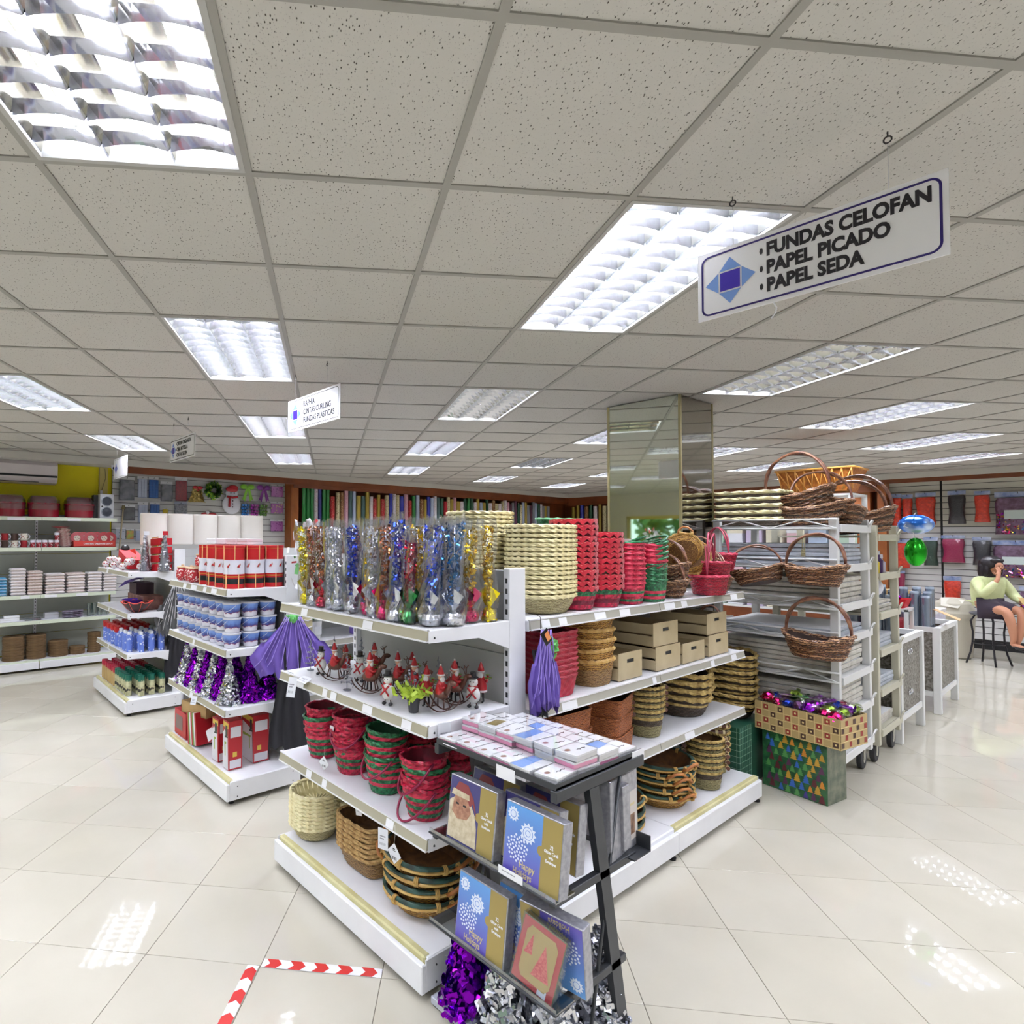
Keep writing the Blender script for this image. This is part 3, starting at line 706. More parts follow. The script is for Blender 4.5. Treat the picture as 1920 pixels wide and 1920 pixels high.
def rect_tag(lab, x, y, z, w=.045, h=.075, rx=0, tilt=0, g='price tickets on the end unit'):
    t = thing('price_ticket', lab, 'tag', (x, y, z), -PI/2, g); t.rotation_euler = (rx, 0, -PI/2+tilt)
    b = MB(); b.b2((-w/2, 0, -h), (w/2, .001, 0)); b.build('card', tag_white, t)
    b = MB()
    for k in range(6): b.quad((-w*.35+k*w*.11, -.0006, -h*.8), (-w*.35+k*w*.11+w*.05, -.0006, -h*.8), (-w*.35+k*w*.11+w*.05, -.0006, -h*.68), (-w*.35+k*w*.11, -.0006, -h*.68))
    b.quad((-w*.3, -.0006, -h*.4), (w*.25, -.0006, -h*.4), (w*.25, -.0006, -h*.34), (-w*.3, -.0006, -h*.34)); b.quad((-w*.3, -.0006, -h*.52), (w*.1, -.0006, -h*.52), (w*.1, -.0006, -h*.46), (-w*.3, -.0006, -h*.46)); b.build('print', mat('faint_print', (150, 150, 156), .6), t)
    return t
swing_tag('diamond barcode tag hanging from the handle of the second red pail stack', (1.545, 2.475, .69), (0, 0, -PI/2+.2), .048)
swing_tag('diamond barcode tag hanging below the shelf edge under the rightmost pails', (1.50, 1.87, .53), (0, 0, -PI/2), .058, .07)
rect_tag('grey price ticket hanging left of the diamond tag below the pails', 1.505, 1.95, .555, .05, .085, 0, .3)
rect_tag('narrow white ticket on the green pail stack handle', 1.53, 2.17, .60, .03, .09, .2, .5)
rect_tag('blue grey ticket clipped to the rim of the leftmost pail stack', 1.60, 2.49, .82, .035, .06)
rect_tag('long paper ticket curling off the left end of the figurine shelf', 1.53, 2.80, 1.04, .04, .12, .9, .2)
rect_tag('second long paper ticket hanging off the left end of the figurine shelf', 1.51, 2.72, 1.03, .05, .10, -.3, .5)
rect_tag('wide paper ticket lying on the edge of the figurine shelf', 1.54, 2.62, 1.045, .09, .05, -1.2, 0)
rect_tag('large white ticket hanging off the right corner of the figurine shelf', 1.60, 1.685, 1.035, .055, .11, 0, PI/2-.3)
rect_tag('white ticket standing beside the rocking figurine at the shelf right end', 1.78, 1.69, 1.05, .06, .08, 0, PI/2)

# ---------------- right hand run ----------------
bk = Bk(.170, .148, .085, .74, 2.6, 3, 30, .003, [wicker('straw_body', (196, 184, 138), (140, 126, 84), .008)], rim=.0096, rimmat=mat('cream_rim', (240, 230, 184), .6, var=(40, (224, 210, 156))), inner=straw_d, rope=26)  # greyer straw body, its colour darkened for shadow lines between stacked rims
P = Proto(basket(bk, 'straw_basket', 'x x x x'))
stack(P, 16, 2.435, 1.865, 1.388, .0225, 'oval cream straw basket', 'behind the end post', 'cream straw baskets front stack', tilt=.01)
stack(P, 19, 2.34, 2.19, 1.388, .0228, 'oval cream straw basket', 'behind the tinsel picks', 'cream straw baskets rear stack', tilt=.01)
def scallop(rx, ry, h, m):
    b = MB(); N = 16; vs = []
    for i in range(N*2):
        a = 2*PI*i/(N*2); x, y = sup(a, 2, rx*1.045, ry*1.045); x2, y2 = sup(a, 2, rx*1.06, ry*1.06)
        vs += [(x, y, h+.006), (x2, y2, h-(.026 if i % 2 else .008))]
    n = len(vs); b.add(vs, [(2*i, (2*i+1), (2*i+3) % n, (2*i+2) % n) for i in range(N*2)]); return b.mesh('felt_collar', m)
felt = mat('red_felt', (196, 20, 44), .8, var=(12, (168, 12, 34)), sheen=.3)
bk = Bk(.115, .118, .115, .76, 2, 5, 24, .003, [red_d, red_p, green_p], stripe=[1, 0, 1, 2, 0], rim=.0055, rimmat=mat('pinkish_rim', (214, 120, 110), .5), inner=green_d, rope=16)
P = Proto(basket(bk, 'felt_trimmed_basket', 'x x x x', extra=(('felt_collar', scallop(.115, .118, .115, felt)),)))
stack(P, 13, 2.67, 1.835, 1.388, .0285, 'red basket with pointed felt collar', 'left of the other red stack', 'felt collared baskets left stack', tilt=.02)
stack(P, 11, 2.90, 1.825, 1.388, .0275, 'red basket with pointed felt collar', 'right of the taller red stack', 'felt collared baskets right stack', tilt=.02)
bk = Bk(.20, .15, .11, .8, 2, 5, 26, .003, [green_p], rim=.006, rimmat=mat('light_green_rim', (120, 190, 140), .5), inner=green_p, rope=16)
P = Proto(basket(bk, 'green_basket', 'x x x x')); P.put((2.90, 2.05, 1.75), .1, 'wide green lined basket topping the rear of the red stacks', rot=(.03, 0, .1))
green_hand = arch(.105, .12, 0, r=.006, m=green_p, two=True)
bk = Bk(.095, .105, .115, .84, 3, 8, 20, .0032, [red_p, green_p, pink_p], stripe=[0, 1, 0, 2, 1, 0, 2, 0], rim=.005, rimmat=pink_p, inner=red_d, rope=10)
P = Proto(basket(bk, 'chip_basket', 'x x x x')); stack(P, 8, 3.125, 1.815, 1.388, .0275, 'crimson and green chip basket', 'beside the felt collared stacks', 'crimson chip baskets', tilt=.02)
P = Proto(basket(bk, 'chip_basket', 'x x x x', handles=[(green_hand, (0, 0, .115), (1.35, 0, .4))]))
P.put((3.125, 1.815, 1.388+8*.0275), 0, 'crimson chip basket with folded green handle, on its stack')
bk2 = Bk(.092, .105, .125, .86, 3, 8, 20, .0032, [red_p, green_p, pink_p], stripe=[1, 2, 1, 2, 1, 1, 1, 1], rim=.005, rimmat=green_p, inner=green_d, rope=10)
P = Proto(basket(bk2, 'chip_basket', 'x x x x')); stack(P, 4, 3.36, 1.81, 1.388, .03, 'green chip basket', 'between crimson and brown baskets', 'green chip baskets', tilt=.01)
P = Proto(basket(bk, 'chip_basket', 'x x x x', handles=[(green_hand, (0, 0, .115), (1.2, 0, .9))])); 
for k in range(4): P.put((3.36, 1.81, 1.51+k*.03), 0, 'crimson rimmed chip basket with green handle, %s on the green stack' % from_top(k, 4), 'crimson rimmed handled baskets', rot=(.03, 0, rnd.uniform(-.1, .1)))
# brown willow baskets with arch handles
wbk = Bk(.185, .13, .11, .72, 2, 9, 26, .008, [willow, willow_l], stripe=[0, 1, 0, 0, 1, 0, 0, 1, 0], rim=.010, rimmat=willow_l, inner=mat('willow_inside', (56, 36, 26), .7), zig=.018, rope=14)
wh = arch(.175, .20, 0, r=.0078, m=mat('handle_cane', (158, 112, 84), .35, var=(22, (92, 50, 40))), two=True)
PW = Proto(basket(wbk, 'willow_basket', 'x x x x', handles=[(wh, (0, 0, .11), (0, 0, 0))]))
PW0 = Proto(basket(wbk, 'willow_basket', 'x x x x'))
GW = 'brown willow baskets'
PW.put((3.68, 1.86, 1.39), 0, 'brown willow basket standing right of the green chip stack', GW, rot=(0, 0, PI/2-.3), sc=.85)
PW.put((3.70, 1.86, 1.48), 0, 'brown willow basket with tall handle, nested above another, left of golden basket', GW, rot=(.0, .1, PI/2-.1), sc=.85)
gbk = Bk(.15, .15, .05, .72, 2, 4, 26, .004, [gold_w], rim=.008, rimmat=gold_l, inner=gold_w, rope=16)
PGd = Proto(basket(gbk, 'golden_round_basket', 'x x x x', handles=[(sh, (.145, 0, .05), (0, 0, 0)), (sh, (-.145, 0, .05), (0, 0, PI))]))
PGd.put((3.80, 1.80, 1.66), 0, 'golden round basket tipped on edge above the brown willow ones', 'tipped golden baskets', rot=(.2, 1.15, .9), sc=.8)
PGd.put((3.90, 1.80, 1.65), 0, 'second golden round basket leaning behind the tipped one', 'tipped golden baskets', rot=(.1, 1.9, .6), sc=.8)
redb = Bk(.15, .115, .12, .80, 2, 8, 22, .0045, [wicker('red_willow', (190, 14, 50), (104, 4, 28), .010, .32)], rim=.008, rimmat=mat('pink_willow', (214, 66, 96), .4), inner=red_d, rope=14)
rh = arch(.145, .19, 0, r=.0055, m=mat('red_willow_handle', (176, 50, 78), .4), two=True)
PRd = Proto(basket(redb, 'red_handled_basket', 'x x x x', handles=[(rh, (0, 0, .12), (0, 0, 0))]))
PRd.put((4.02, 1.74, 1.392), 0, 'lower red willow basket at the right end of the top shelf', 'red willow baskets', rot=(0, 0, .35))
PRd.put((4.06, 1.74, 1.475), 0, 'upper red willow basket with hooped handle, nested at shelf end', 'red willow baskets', rot=(0, .05, .3))
PRd.put((4.58, 1.92, 1.52), 0, 'red rimmed basket with pink handle behind the hanging willow baskets', 'red willow baskets', rot=(0, .0, .9))
PW.put((4.30, 1.84, 1.40), 0, 'brown willow basket on the shelf right end under the pink handled one', GW, rot=(0, -.1, .9))
PW.put((4.42, 1.98, 1.50), 0, 'brown willow basket behind the red ones near the column', GW, rot=(0, .0, 1.2))
# second shelf
rr = Bk(.115, .115, .10, .84, 6, 5, 24, .002, [mat('rose_red_paper', (196, 34, 62), .5, var=(20, (160, 22, 48)))], rim=.006, rimmat=mat('rose_rim', (176, 60, 74), .5), inner=red_d, rope=10)
P = Proto(basket(rr, 'red_square_basket', 'x x x x')); stack(P, 9, 2.44, 1.83, .988, .0265, 'red rectangular basket', 'behind the purple witch', 'red rectangular baskets', drz=.01)
bk = Bk(.125, .13, .13, .86, 3, 6, 30, .0028, [brown_w, gold_w], stripe=[0, 0, 0, 0, 1, 1], rim=.010, rimmat=gold_l, inner=brown_wd, rope=24)
P = Proto(basket(bk, 'tan_oval_basket', 'x x x x')); stack(P, 5, 2.80, 1.85, .988, .052, 'tan oval wicker basket', 'left of wooden crates', 'tan oval baskets', drz=.05, tilt=.03)
crate_w = mat('pine_board', (198, 182, 148), .6, var=(6, (184, 166, 130)))
def crate(w, d, h, slats):
    r = thing('wooden_crate', 'x x x x', 'crate'); t = .006
    for s in (-1, 1):
        pts = [(-w/2, 0), (w/2, 0), (w/2, h), (-w/2, h)]; b = MB(); y = s*(d/2-t/2); hz = h*.68
        for lo, hi in (((-w/2, 0), (w/2, hz-.010)), ((-w/2, hz+.010), (w/2, h)), ((-w/2, hz-.010), (-.035, hz+.010)), ((.035, hz-.010), (w/2, hz+.010))): b.b2((lo[0], y-t/2, lo[1]), (hi[0], y+t/2, hi[1]))
        b.build('end_board', crate_w, r)
        b = MB(); b.b2((-.034, y-.001, hz-.009), (.034, y+.001, hz+.009)); b.build('hand_hole', slot_black, r)
        for k in range(slats):
            b = MB(); z0 = h*k/slats+.004; b.b2((s*(w/2-t/2)-t/2, -d/2+t, z0), (s*(w/2-t/2)+t/2, d/2-t, h*(k+1)/slats-.008)); b.build('side_slat', crate_w, r)
    b = MB(); b.b2((-w/2+t, -d/2+t, .001), (w/2-t, d/2-t, .006)); b.build('bottom_board', mat('pine_shadow', (150, 126, 92), .7), r)
    return Proto(r)
PC = crate(.24, .34, .145, 2); PC2 = crate(.29, .38, .135, 2); PC3 = crate(.29, .30, .12, 2)
GC = 'pine wooden crates'
PC.put((3.03, 1.895, .99), 0, 'single pine crate, leftmost of the wooden crates', GC)
PC2.put((3.45, 1.915, .99), 0, 'pine crate at the bottom of the left crate pair', GC); PC2.put((3.44, 1.925, .99+.137), .0, 'pine crate on top of the left crate pair', GC)
PC3.put((3.77, 1.875, .99), 0, 'low pine crate between the two crate pairs', GC)
PC2.put((4.12, 1.915, .99), 0, 'pine crate at the bottom of the right crate pair', GC); PC2.put((4.12, 1.925, .99+.137), .0, 'pine crate on top of the right crate pair', GC)
# third shelf
ob = Bk(.22, .15, .105, .96, 9, 7, 36, .002, [orange_w], rim=.005, inner=orange_d, rope=20)
P = Proto(basket(ob, 'orange_woven_box', 'x x x x')); stack(P, 3, 2.50, 1.92, .602, .10, 'orange woven rectangular basket', 'partly behind the card rack', 'orange woven baskets left stack', rz=PI/2, drz=.04)
stack(P, 3, 2.93, 1.93, .602, .095, 'orange woven rectangular basket', 'left of the striped baskets', 'orange woven baskets right stack', rz=PI/2+.25, drz=.05)
sb = Bk(.108, .108, .15, .78, 2, 9, 26, .0032, [olive_w, dark_w, seagrass], stripe=[0, 0, 0, 0, 1, 1, 2, 0, 1], rim=.009, rimmat=seagrass, inner=brown_wd, rope=22)
drum_h = MB()
for s in (0,): drum_h.lathe([(.012, -.05), (.012, .05)], 8, M=Matrix.Rotation(PI/2, 4, 'X')); drum_h.lathe([(.0135, -.018), (.0135, .0)], 8, 1 and (0, 0, 0), 1, M=Matrix.Rotation(PI/2, 4, 'X')); drum_h.lathe([(.0135, .028), (.0135, .042)], 8, (0, 0, 0), 1, M=Matrix.Rotation(PI/2, 4, 'X'))
dh = drum_h.mesh('handle', [mat('dark_bead', (92, 52, 40), .4), mat('cream_bead', (222, 204, 158), .5)])
PS = Proto(basket(sb, 'striped_round_basket', 'x x x x', handles=[(dh, (.125, 0, .135), (0, 0, 0)), (dh, (-.125, 0, .135), (0, 0, 0))]))
stack(PS, 5, 3.36, 1.83, .602, .034, 'striped round basket with beaded handles', 'beside the orange ones', 'striped round baskets upper stack', rz=-.3, drz=.08)
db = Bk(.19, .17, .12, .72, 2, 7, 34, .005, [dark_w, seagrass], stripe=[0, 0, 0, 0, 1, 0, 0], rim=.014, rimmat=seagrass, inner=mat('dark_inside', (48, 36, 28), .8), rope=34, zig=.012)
PD = Proto(basket(db, 'dark_braided_basket', 'x x x x'))
stack(PD, 4, 3.97, 1.90, .602, .052, 'large dark braided basket', 'middle of the third shelf', 'large dark braided baskets', tilt=.02)
stack(PD, 5, 4.28, 2.02, .602, .062, 'large dark braided basket', 'right end of the third shelf', 'dark braided baskets at shelf end', tilt=.02)
# base
stack(P_gold, 3, 2.96, 1.83, .162, .058, 'dark rimmed golden basket', 'base stack next to the card rack', 'golden handled baskets, left', rz=.6, drz=.5, tilt=.03)
stack(P_gold, 5, 3.56, 1.84, .162, .042, 'dark rimmed golden basket', 'stack in the middle of the base', 'golden handled baskets, middle', rz=.9, drz=.7, tilt=.03)
stack(PS, 5, 3.98, 1.76, .162, .040, 'striped round basket', 'front striped stack on the base', 'striped round baskets lower front stack', rz=-1, drz=.1)
stack(PS, 6, 4.29, 1.85, .162, .040, 'striped round basket', 'rear striped stack on the base', 'striped round baskets lower rear stack', rz=.8, drz=.1)

# ---------------- tinsel picks in clear wrap ----------------
def foil(name, rgb, r=.22): return mat(name, rgb, r, metal=1)
f_sil = foil('silver_foil', (226, 228, 236)); f_gold = foil('gold_foil', (226, 190, 60)); f_blue = foil('blue_foil', (44, 70, 190)); f_red = foil('red_foil', (200, 40, 70)); f_mag = foil('magenta_foil', (205, 30, 100)); f_bronze = foil('bronze_foil', (176, 104, 60)); f_yel = foil('yellow_foil', (236, 216, 40)); f_green = foil('green_foil', (60, 140, 80)); f_teal = foil('teal_foil', (50, 110, 170)); f_pur = foil('purple_foil', (150, 20, 205), .2); f_dpur = foil('deep_purple_foil', (96, 10, 150), .25)
wrap = film('pick_wrap', (252, 253, 255), .2, .2, .85)
r2 = random.Random(11)
def pick(base_m, tip_m, h=.44, fat=1.0):
    root = thing('tinsel_pick', 'x x x x', 'decoration')
    b = MB(); b.lathe([(.018, 0), (.030*fat, .008), (.033*fat, .03), (.026*fat, .05), (.010, .062), (.022*fat, .085)], 10); 
    pts = [((.030*fat*math.cos(a), .030*fat*math.sin(a), z), (math.cos(a), math.sin(a), 0)) for a, z in [(r2.uniform(0, 6.28), r2.uniform(.005, .05)) for _ in range(40)]]
    b.shards(pts, .008, 0, r2)
    for k in range(4):
        a = k*PI/2+r2.uniform(-.3, .3); b.add([(.012*math.cos(a), .012*math.sin(a), .06), (.055*math.cos(a+.5), .055*math.sin(a+.5), .12), (.03*math.cos(a-.3), .03*math.sin(a-.3), .15)], [(0, 1, 2)])
    b.build('foil_pot', base_m, root)
    b = MB(); pts = []
    for _ in range(330):
        z = r2.uniform(.07, h-.03); a = r2.uniform(0, 6.28); w = (.010+.016*(z/h))*fat; pts.append(((w*math.cos(a), w*math.sin(a), z), (math.cos(a), math.sin(a), .3)))
    b.shards(pts, .008, 0, r2); b.build('tinsel_stalk', tip_m, root)
    b = MB(); b.tube([(0, 0, .01), (0, 0, h-.04)], .003, 5); b.build('stick', f_sil, root)
    b = MB(); vs = []; S = 12; L = 9
    for j in range(L+1):
        t = j/L; z = .004+(h)*t; w = (.034*(1-t)+.034*t+.006*math.sin(t*9))*fat
        for i in range(S):
            a = 2*PI*i/S; q = w*(1+r2.uniform(-.16, .16)); vs.append((q*math.cos(a)*(1+.25*t), q*math.sin(a)*(1-.45*t), z+(r2.uniform(-.012, .012) if j == L else 0)))
    for j in range(L): b.add(vs[j*S:(j+2)*S], [(i, (i+1) % S, S+(i+1) % S, S+i) for i in range(S)])
    b.build('wrap_sleeve', wrap, root); return root
pk = {k: Proto(pick(*a)) for k, a in dict(yy=(f_yel, f_yel), sw=(f_sil, f_bronze), rb=(f_red, f_bronze), ss=(f_sil, f_sil), sb=(f_sil, f_blue), rg=(f_mag, f_gold), mr=(f_mag, f_red), mb=(f_mag, f_bronze), sd=(f_sil, f_blue, .46, 1.2), gr=(f_green, f_red, .37), gg=(f_gold, f_gold), SB=(f_sil, f_blue, .44, 1.45), bb=(f_blue, f_teal), MG=(f_mag, f_gold, .43, 1.35), yg=(f_yel, f_gold, .44, 1.0), st=(f_sil, f_teal, .45, 1.5), bs=(f_blue, f_sil), gs=(f_gold, f_sil)).items()}
names = dict(yy='bright yellow', sw='silver potted bronze', rb='red potted bronze', ss='all silver', sb='silver potted blue', rg='magenta potted gold', mr='magenta potted red', mb='magenta potted bronze', sd='silver potted royal blue', gr='green potted short red', gg='all gold', SB='fat silver potted blue', bb='blue potted teal', MG='wide magenta potted gold', yg='yellow potted gold', st='fat silver potted teal', bs='blue potted silver', gs='gold potted silver')
fr = [('yy', 1.61, 2.77), ('sw', 1.60, 2.68), ('rb', 1.60, 2.59), ('ss', 1.60, 2.50), ('ss', 1.59, 2.42), ('sb', 1.59, 2.31), ('rg', 1.61, 2.21), ('ss', 1.59, 2.135), ('mb', 1.58, 2.05), ('sd', 1.58, 1.965), ('gr', 1.58, 1.885), ('gg', 1.67, 1.91), ('SB', 1.62, 1.79), ('bb', 1.72, 1.845), ('st', 1.70, 1.74), ('MG', 1.82, 1.765), ('yg', 1.91, 1.735)]
for n, (k, x, y) in enumerate(fr):
    pk[k].put((x, y, 1.397), 0, '%s tinsel pick, %s from the left in the front row' % (names[k], ordn(n+1)), 'tinsel picks in the front row', rot=(r2.uniform(-.05, .05), r2.uniform(-.06, .06), r2.uniform(0, 6)))
bk_ = ['ss', 'sw', 'ss', 'ss', 'rb', 'ss', 'bs', 'ss', 'ss', 'bb', 'ss', 'gs', 'ss', 'mb', 'ss', 'MG', 'ss']
for n, k in enumerate(bk_):
    y = 2.80-n*.063; x = 1.74+.05*(n % 2)+n*.004
    pk[k].put((x, y, 1.397), 0, '%s tinsel pick, %s from the left in the second row' % (names[k], ordn(n+1)), 'tinsel picks in the second row', rot=(r2.uniform(-.05, .05), r2.uniform(-.06, .06), r2.uniform(0, 6)))
for n, k in enumerate(['ss', 'gs', 'ss', 'sb', 'ss', 'bs', 'gg', 'ss', 'rb', 'ss', 'sb']):
    pk[k].put((1.90+.02*(n % 2), 2.80-n*.088, 1.397), 0, '%s tinsel pick, %s from the left in the rear row' % (names[k], ordn(n+1)), 'tinsel picks in the rear row', rot=(r2.uniform(-.05, .05), r2.uniform(-.06, .06), r2.uniform(0, 6)))

# ---------------- painted metal figurines on the second shelf ----------------
iron = mat('dark_bronze_metal', (74, 46, 38), .4, metal=.5); p_red = mat('painted_red', (176, 28, 34), .4); p_white = mat('painted_white', (228, 226, 222), .45); p_skin = mat('painted_skin', (224, 172, 142), .5); p_green = mat('painted_green', (120, 150, 50), .5); p_blk = mat('painted_black', (34, 32, 36), .4); p_gold = mat('painted_gold', (196, 160, 50), .4)
def P2(b, pts, y0, y1, mi, M=None): # flat cut-out in x-z plane, given thickness in y
    n = len(pts); vs = [(x, y0, z) for x, z in pts]+[(x, y1, z) for x, z in pts]
    b.add(vs, [tuple(range(n)), tuple(range(n, 2*n))[::-1]]+[(i, n+i, n+(i+1) % n, (i+1) % n) for i in range(n)], mi, False, M)
def rocker(b, y, mi=0):
    out = [(.085*math.sin(a)*1.15, .012+.10-.10*math.cos(a)) for a in [(-1.15+i*.23) for i in range(11)]]
    b.tube([(x, y, z) for x, z in out], .006, 5, mi, flat=.35)
def fig_rocking():
    r = thing('rocking_figurine', 'x x x x', 'figurine'); b = MB()
    for y in (-.022, .022): rocker(b, y)
    for x in (-.035, .035): b.tube([(x, -.022, .028), (x, .022, .028)], .003, 5); b.tube([(x, -.02, .028), (x*.7, -.008, .075)], .003, 5); b.tube([(x, .02, .028), (x*.7, .008, .075)], .003, 5)
    b.build('rocker', iron, r)
    b = MB(); b.ball((0, 0, .085), .028, 10, 6, 0, (1.5, .8, .85)); b.tube([(.03, 0, .09), (.05, 0, .125), (.055, 0, .14)], [.014, .011, .012], 7); b.ball((.066, 0, .14), .014, 8, 5, 0, (1.5, .8, .9))
    for s in (-1, 1): b.tube([(.052, s*.006, .15), (.048, s*.016, .172), (.058, s*.024, .186)], .0022, 4); b.tube([(.048, s*.016, .172), (.036, s*.020, .184)], .002, 4)
    b.build('reindeer', mat('painted_brown', (96, 56, 40), .4), r)
    b = MB(); b.lathe([(.024, .085), (.026, .10), (.018, .13), (.008, .145)], 9); b.tube([(0, -.016, .125), (.02, -.02, .115), (.034, -.014, .118)], .006, 5); b.tube([(0, .016, .125), (.02, .02, .115), (.034, .014, .118)], .006, 5)
    b.lathe([(.0165, .165), (.013, .18), (.004, .205)], 8, (-.001, 0, 0)); b.build('red_suit', p_red, r)
    b = MB(); b.ball((0, 0, .156), .014, 8, 6, 0); b.build('face', p_skin, r)
    b = MB(); b.ball((.008, 0, .147), .013, 8, 6, 0, (.7, 1, 1.2)); b.lathe([(.018, .164), (.018, .170)], 9); b.ball((-.002, 0, .208), .005, 6, 4); b.build('beard_and_trim', p_white, r)
    return r
def fig_snow():
    r = thing('snowman_figurine', 'x x x x', 'figurine'); b = MB()
    b.ball((0, 0, .055), .030, 10, 7, 0, (1, .7, 1.2)); b.ball((0, 0, .105), .020, 10, 7, 0, (1, .8, 1)); b.build('body', p_white, r)
    b = MB(); b.lathe([(.022, .122), (.022, .125), (.013, .125), (.013, .145)], 9); b.ball((-.007, -.015, .108), .0025, 5, 4); b.ball((.007, -.015, .108), .0025, 5, 4)
    for s in (-1, 1): b.ball((s*.016, -.005, .008), .009, 7, 5, 0, (1, 1.3, .8))
    b.build('hat_and_feet', p_blk, r)
    b = MB(); b.tube([(s*.019, -.004, .088) for s in (-1, 0, 1)], .005, 5); b.tube([(.018, -.02, .085), (-.02, -.024, .045)], .004, 5); b.tube([(-.018, -.02, .085), (.02, -.024, .045)], .004, 5); b.build('red_scarf', p_red, r)
    b = MB(); 
    for s in (-1, 1): b.tube([(s*.010, 0, .03), (s*.016, -.002, .01)], .0025, 4)
    b.build('leg', iron, r); return r
def fig_wire():
    r = thing('wire_tree_ornament', 'x x x x', 'figurine'); b = MB(); pts = [(.034*(1-t)*math.cos(t*30), .034*(1-t)*math.sin(t*30), .02+.15*t) for t in [i/50 for i in range(51)]]
    b.tube(pts, .0016, 4); b.tube([(0, 0, 0), (0, 0, .18)], .002, 4); b.lathe([(.02, 0), (.02, .004)], 10); b.build('wire_cone', mat('dull_silver', (150, 152, 160), .35, metal=.8), r)
    b = MB(); pts = [((.034*(1-t)*math.cos(t*30), .034*(1-t)*math.sin(t*30), .02+.15*t), (1, 0, 0)) for t in [r2.random() for _ in range(60)]]; b.shards(pts, .006, 0, r2); b.build('glitter', f_sil, r); return r
def fig_stand():
    r = thing('standing_figurine', 'x x x x', 'figurine'); b = MB()
    b.lathe([(.026, .05), (.028, .075), (.018, .115), (.008, .125)], 9); b.lathe([(.017, .142), (.014, .158), (.003, .185)], 8); b.tube([(.014, 0, .11), (.032, -.008, .10), (.04, -.01, .13)], .006, 5); b.tube([(-.014, 0, .11), (-.034, -.008, .09)], .006, 5); b.build('red_coat', p_red, r)
    b = MB(); b.ball((0, 0, .134), .013, 8, 6); b.build('face', p_skin, r)
    b = MB(); b.ball((0, -.007, .122), .014, 8, 6, 0, (1, .7, 1.5)); b.lathe([(.018, .141), (.018, .146)], 9); b.lathe([(.029, .052), (.029, .060)], 9); b.build('beard_and_trim', p_white, r)
    b = MB(); 
    for s in (-1, 1): b.tube([(s*.010, 0, .05), (s*.012, 0, .006), (s*.012, -.014, .005)], .005, 5)
    b.build('boots', p_blk, r)
    b = MB(); b.shards([((.04+r2.uniform(-.01, .01), -.01+r2.uniform(-.01, .01), .13+r2.uniform(-.02, .02)), (0, 0, 1)) for _ in range(14)], .009, 0, r2); b.build('holly_sprig', p_green, r); return r
PF = {'r': Proto(fig_rocking()), 's': Proto(fig_snow()), 'w': Proto(fig_wire()), 't': Proto(fig_stand())}
fig_n = {'r': 'rocking reindeer figurine with red rider', 's': 'white snowman figurine with red scarf', 'w': 'silver wire tree ornament', 't': 'standing figurine in red coat with white beard'}
FG = [('w', 1.66, 2.80, 0), ('w', 1.80, 2.78, 0), ('s', 1.64, 2.66, 0), ('w', 1.90, 2.66, 0), ('r', 1.62, 2.50, .3), ('t', 1.70, 2.52, 0), ('s', 1.72, 2.42, 0), ('w', 1.86, 2.50, 0), ('w', 1.58, 2.33, 0), ('r', 1.62, 2.20, .3), ('t', 1.66, 2.26, 0), ('r', 1.72, 2.12, .2), ('w', 1.85, 2.28, 0), ('t', 1.84, 2.16, 0), ('s', 1.58, 2.015, 0), ('r', 1.70, 1.98, .5), ('t', 1.70, 1.90, 0), ('w', 1.88, 2.02, 0), ('r', 1.68, 1.79, -.2), ('t', 1.84, 1.88, 0), ('r', 1.80, 1.83, .1), ('s', 1.84, 1.76, .1), ('t', 1.93, 1.80, 0), ('r', 1.78, 2.38, .4), ('s', 1.92, 1.95, 0)]
cnt = {}
for k, x, y, a in FG:
    cnt[k] = cnt.get(k, 0)+1
    PF[k].put((x, y, 1.032), 0, '%s, %s from the left on the second shelf' % (fig_n[k], ordn(cnt[k])), {'r': 'rocking reindeer figurines', 's': 'snowman figurines', 'w': 'wire tree ornaments', 't': 'standing red figurines'}[k], rot=(0, 0, -PI/2+a+.3), sc=.95 if k != 's' else 1.05)
t = thing('potted_decoration', 'small dark pot with lime leaves and silver berries among the figurines', 'potted plant', (1.605, 1.875, 1.032))
b = MB(); b.lathe([(.020, 0), (.028, .055), (.030, .056), (.030, .062)], 14); b.build('pot', mat('charcoal_pot', (58, 58, 62), .6), t)
b = MB(); b.shards([((r2.gauss(0, .028), r2.gauss(0, .034), .085+r2.gauss(0, .013)), (r2.gauss(0, 1), r2.gauss(0, 1), .6)) for _ in range(90)], .013, 0, r2); b.build('leaves', mat('lime_leaf', (172, 196, 60), .5), t)
b = MB()
for k in range(9): a = k*.7; b.tube([(0, 0, .05), (.01*math.cos(a), .01*math.sin(a), .1), (.034*math.cos(a), .034*math.sin(a), .135+.012*(k % 3))], .0016, 4); b.ball((.034*math.cos(a), .034*math.sin(a), .138+.012*(k % 3)), .008, 7, 5)
b.build('berry_stems', mat('black_silver', (110, 110, 120), .25, metal=.8), t)

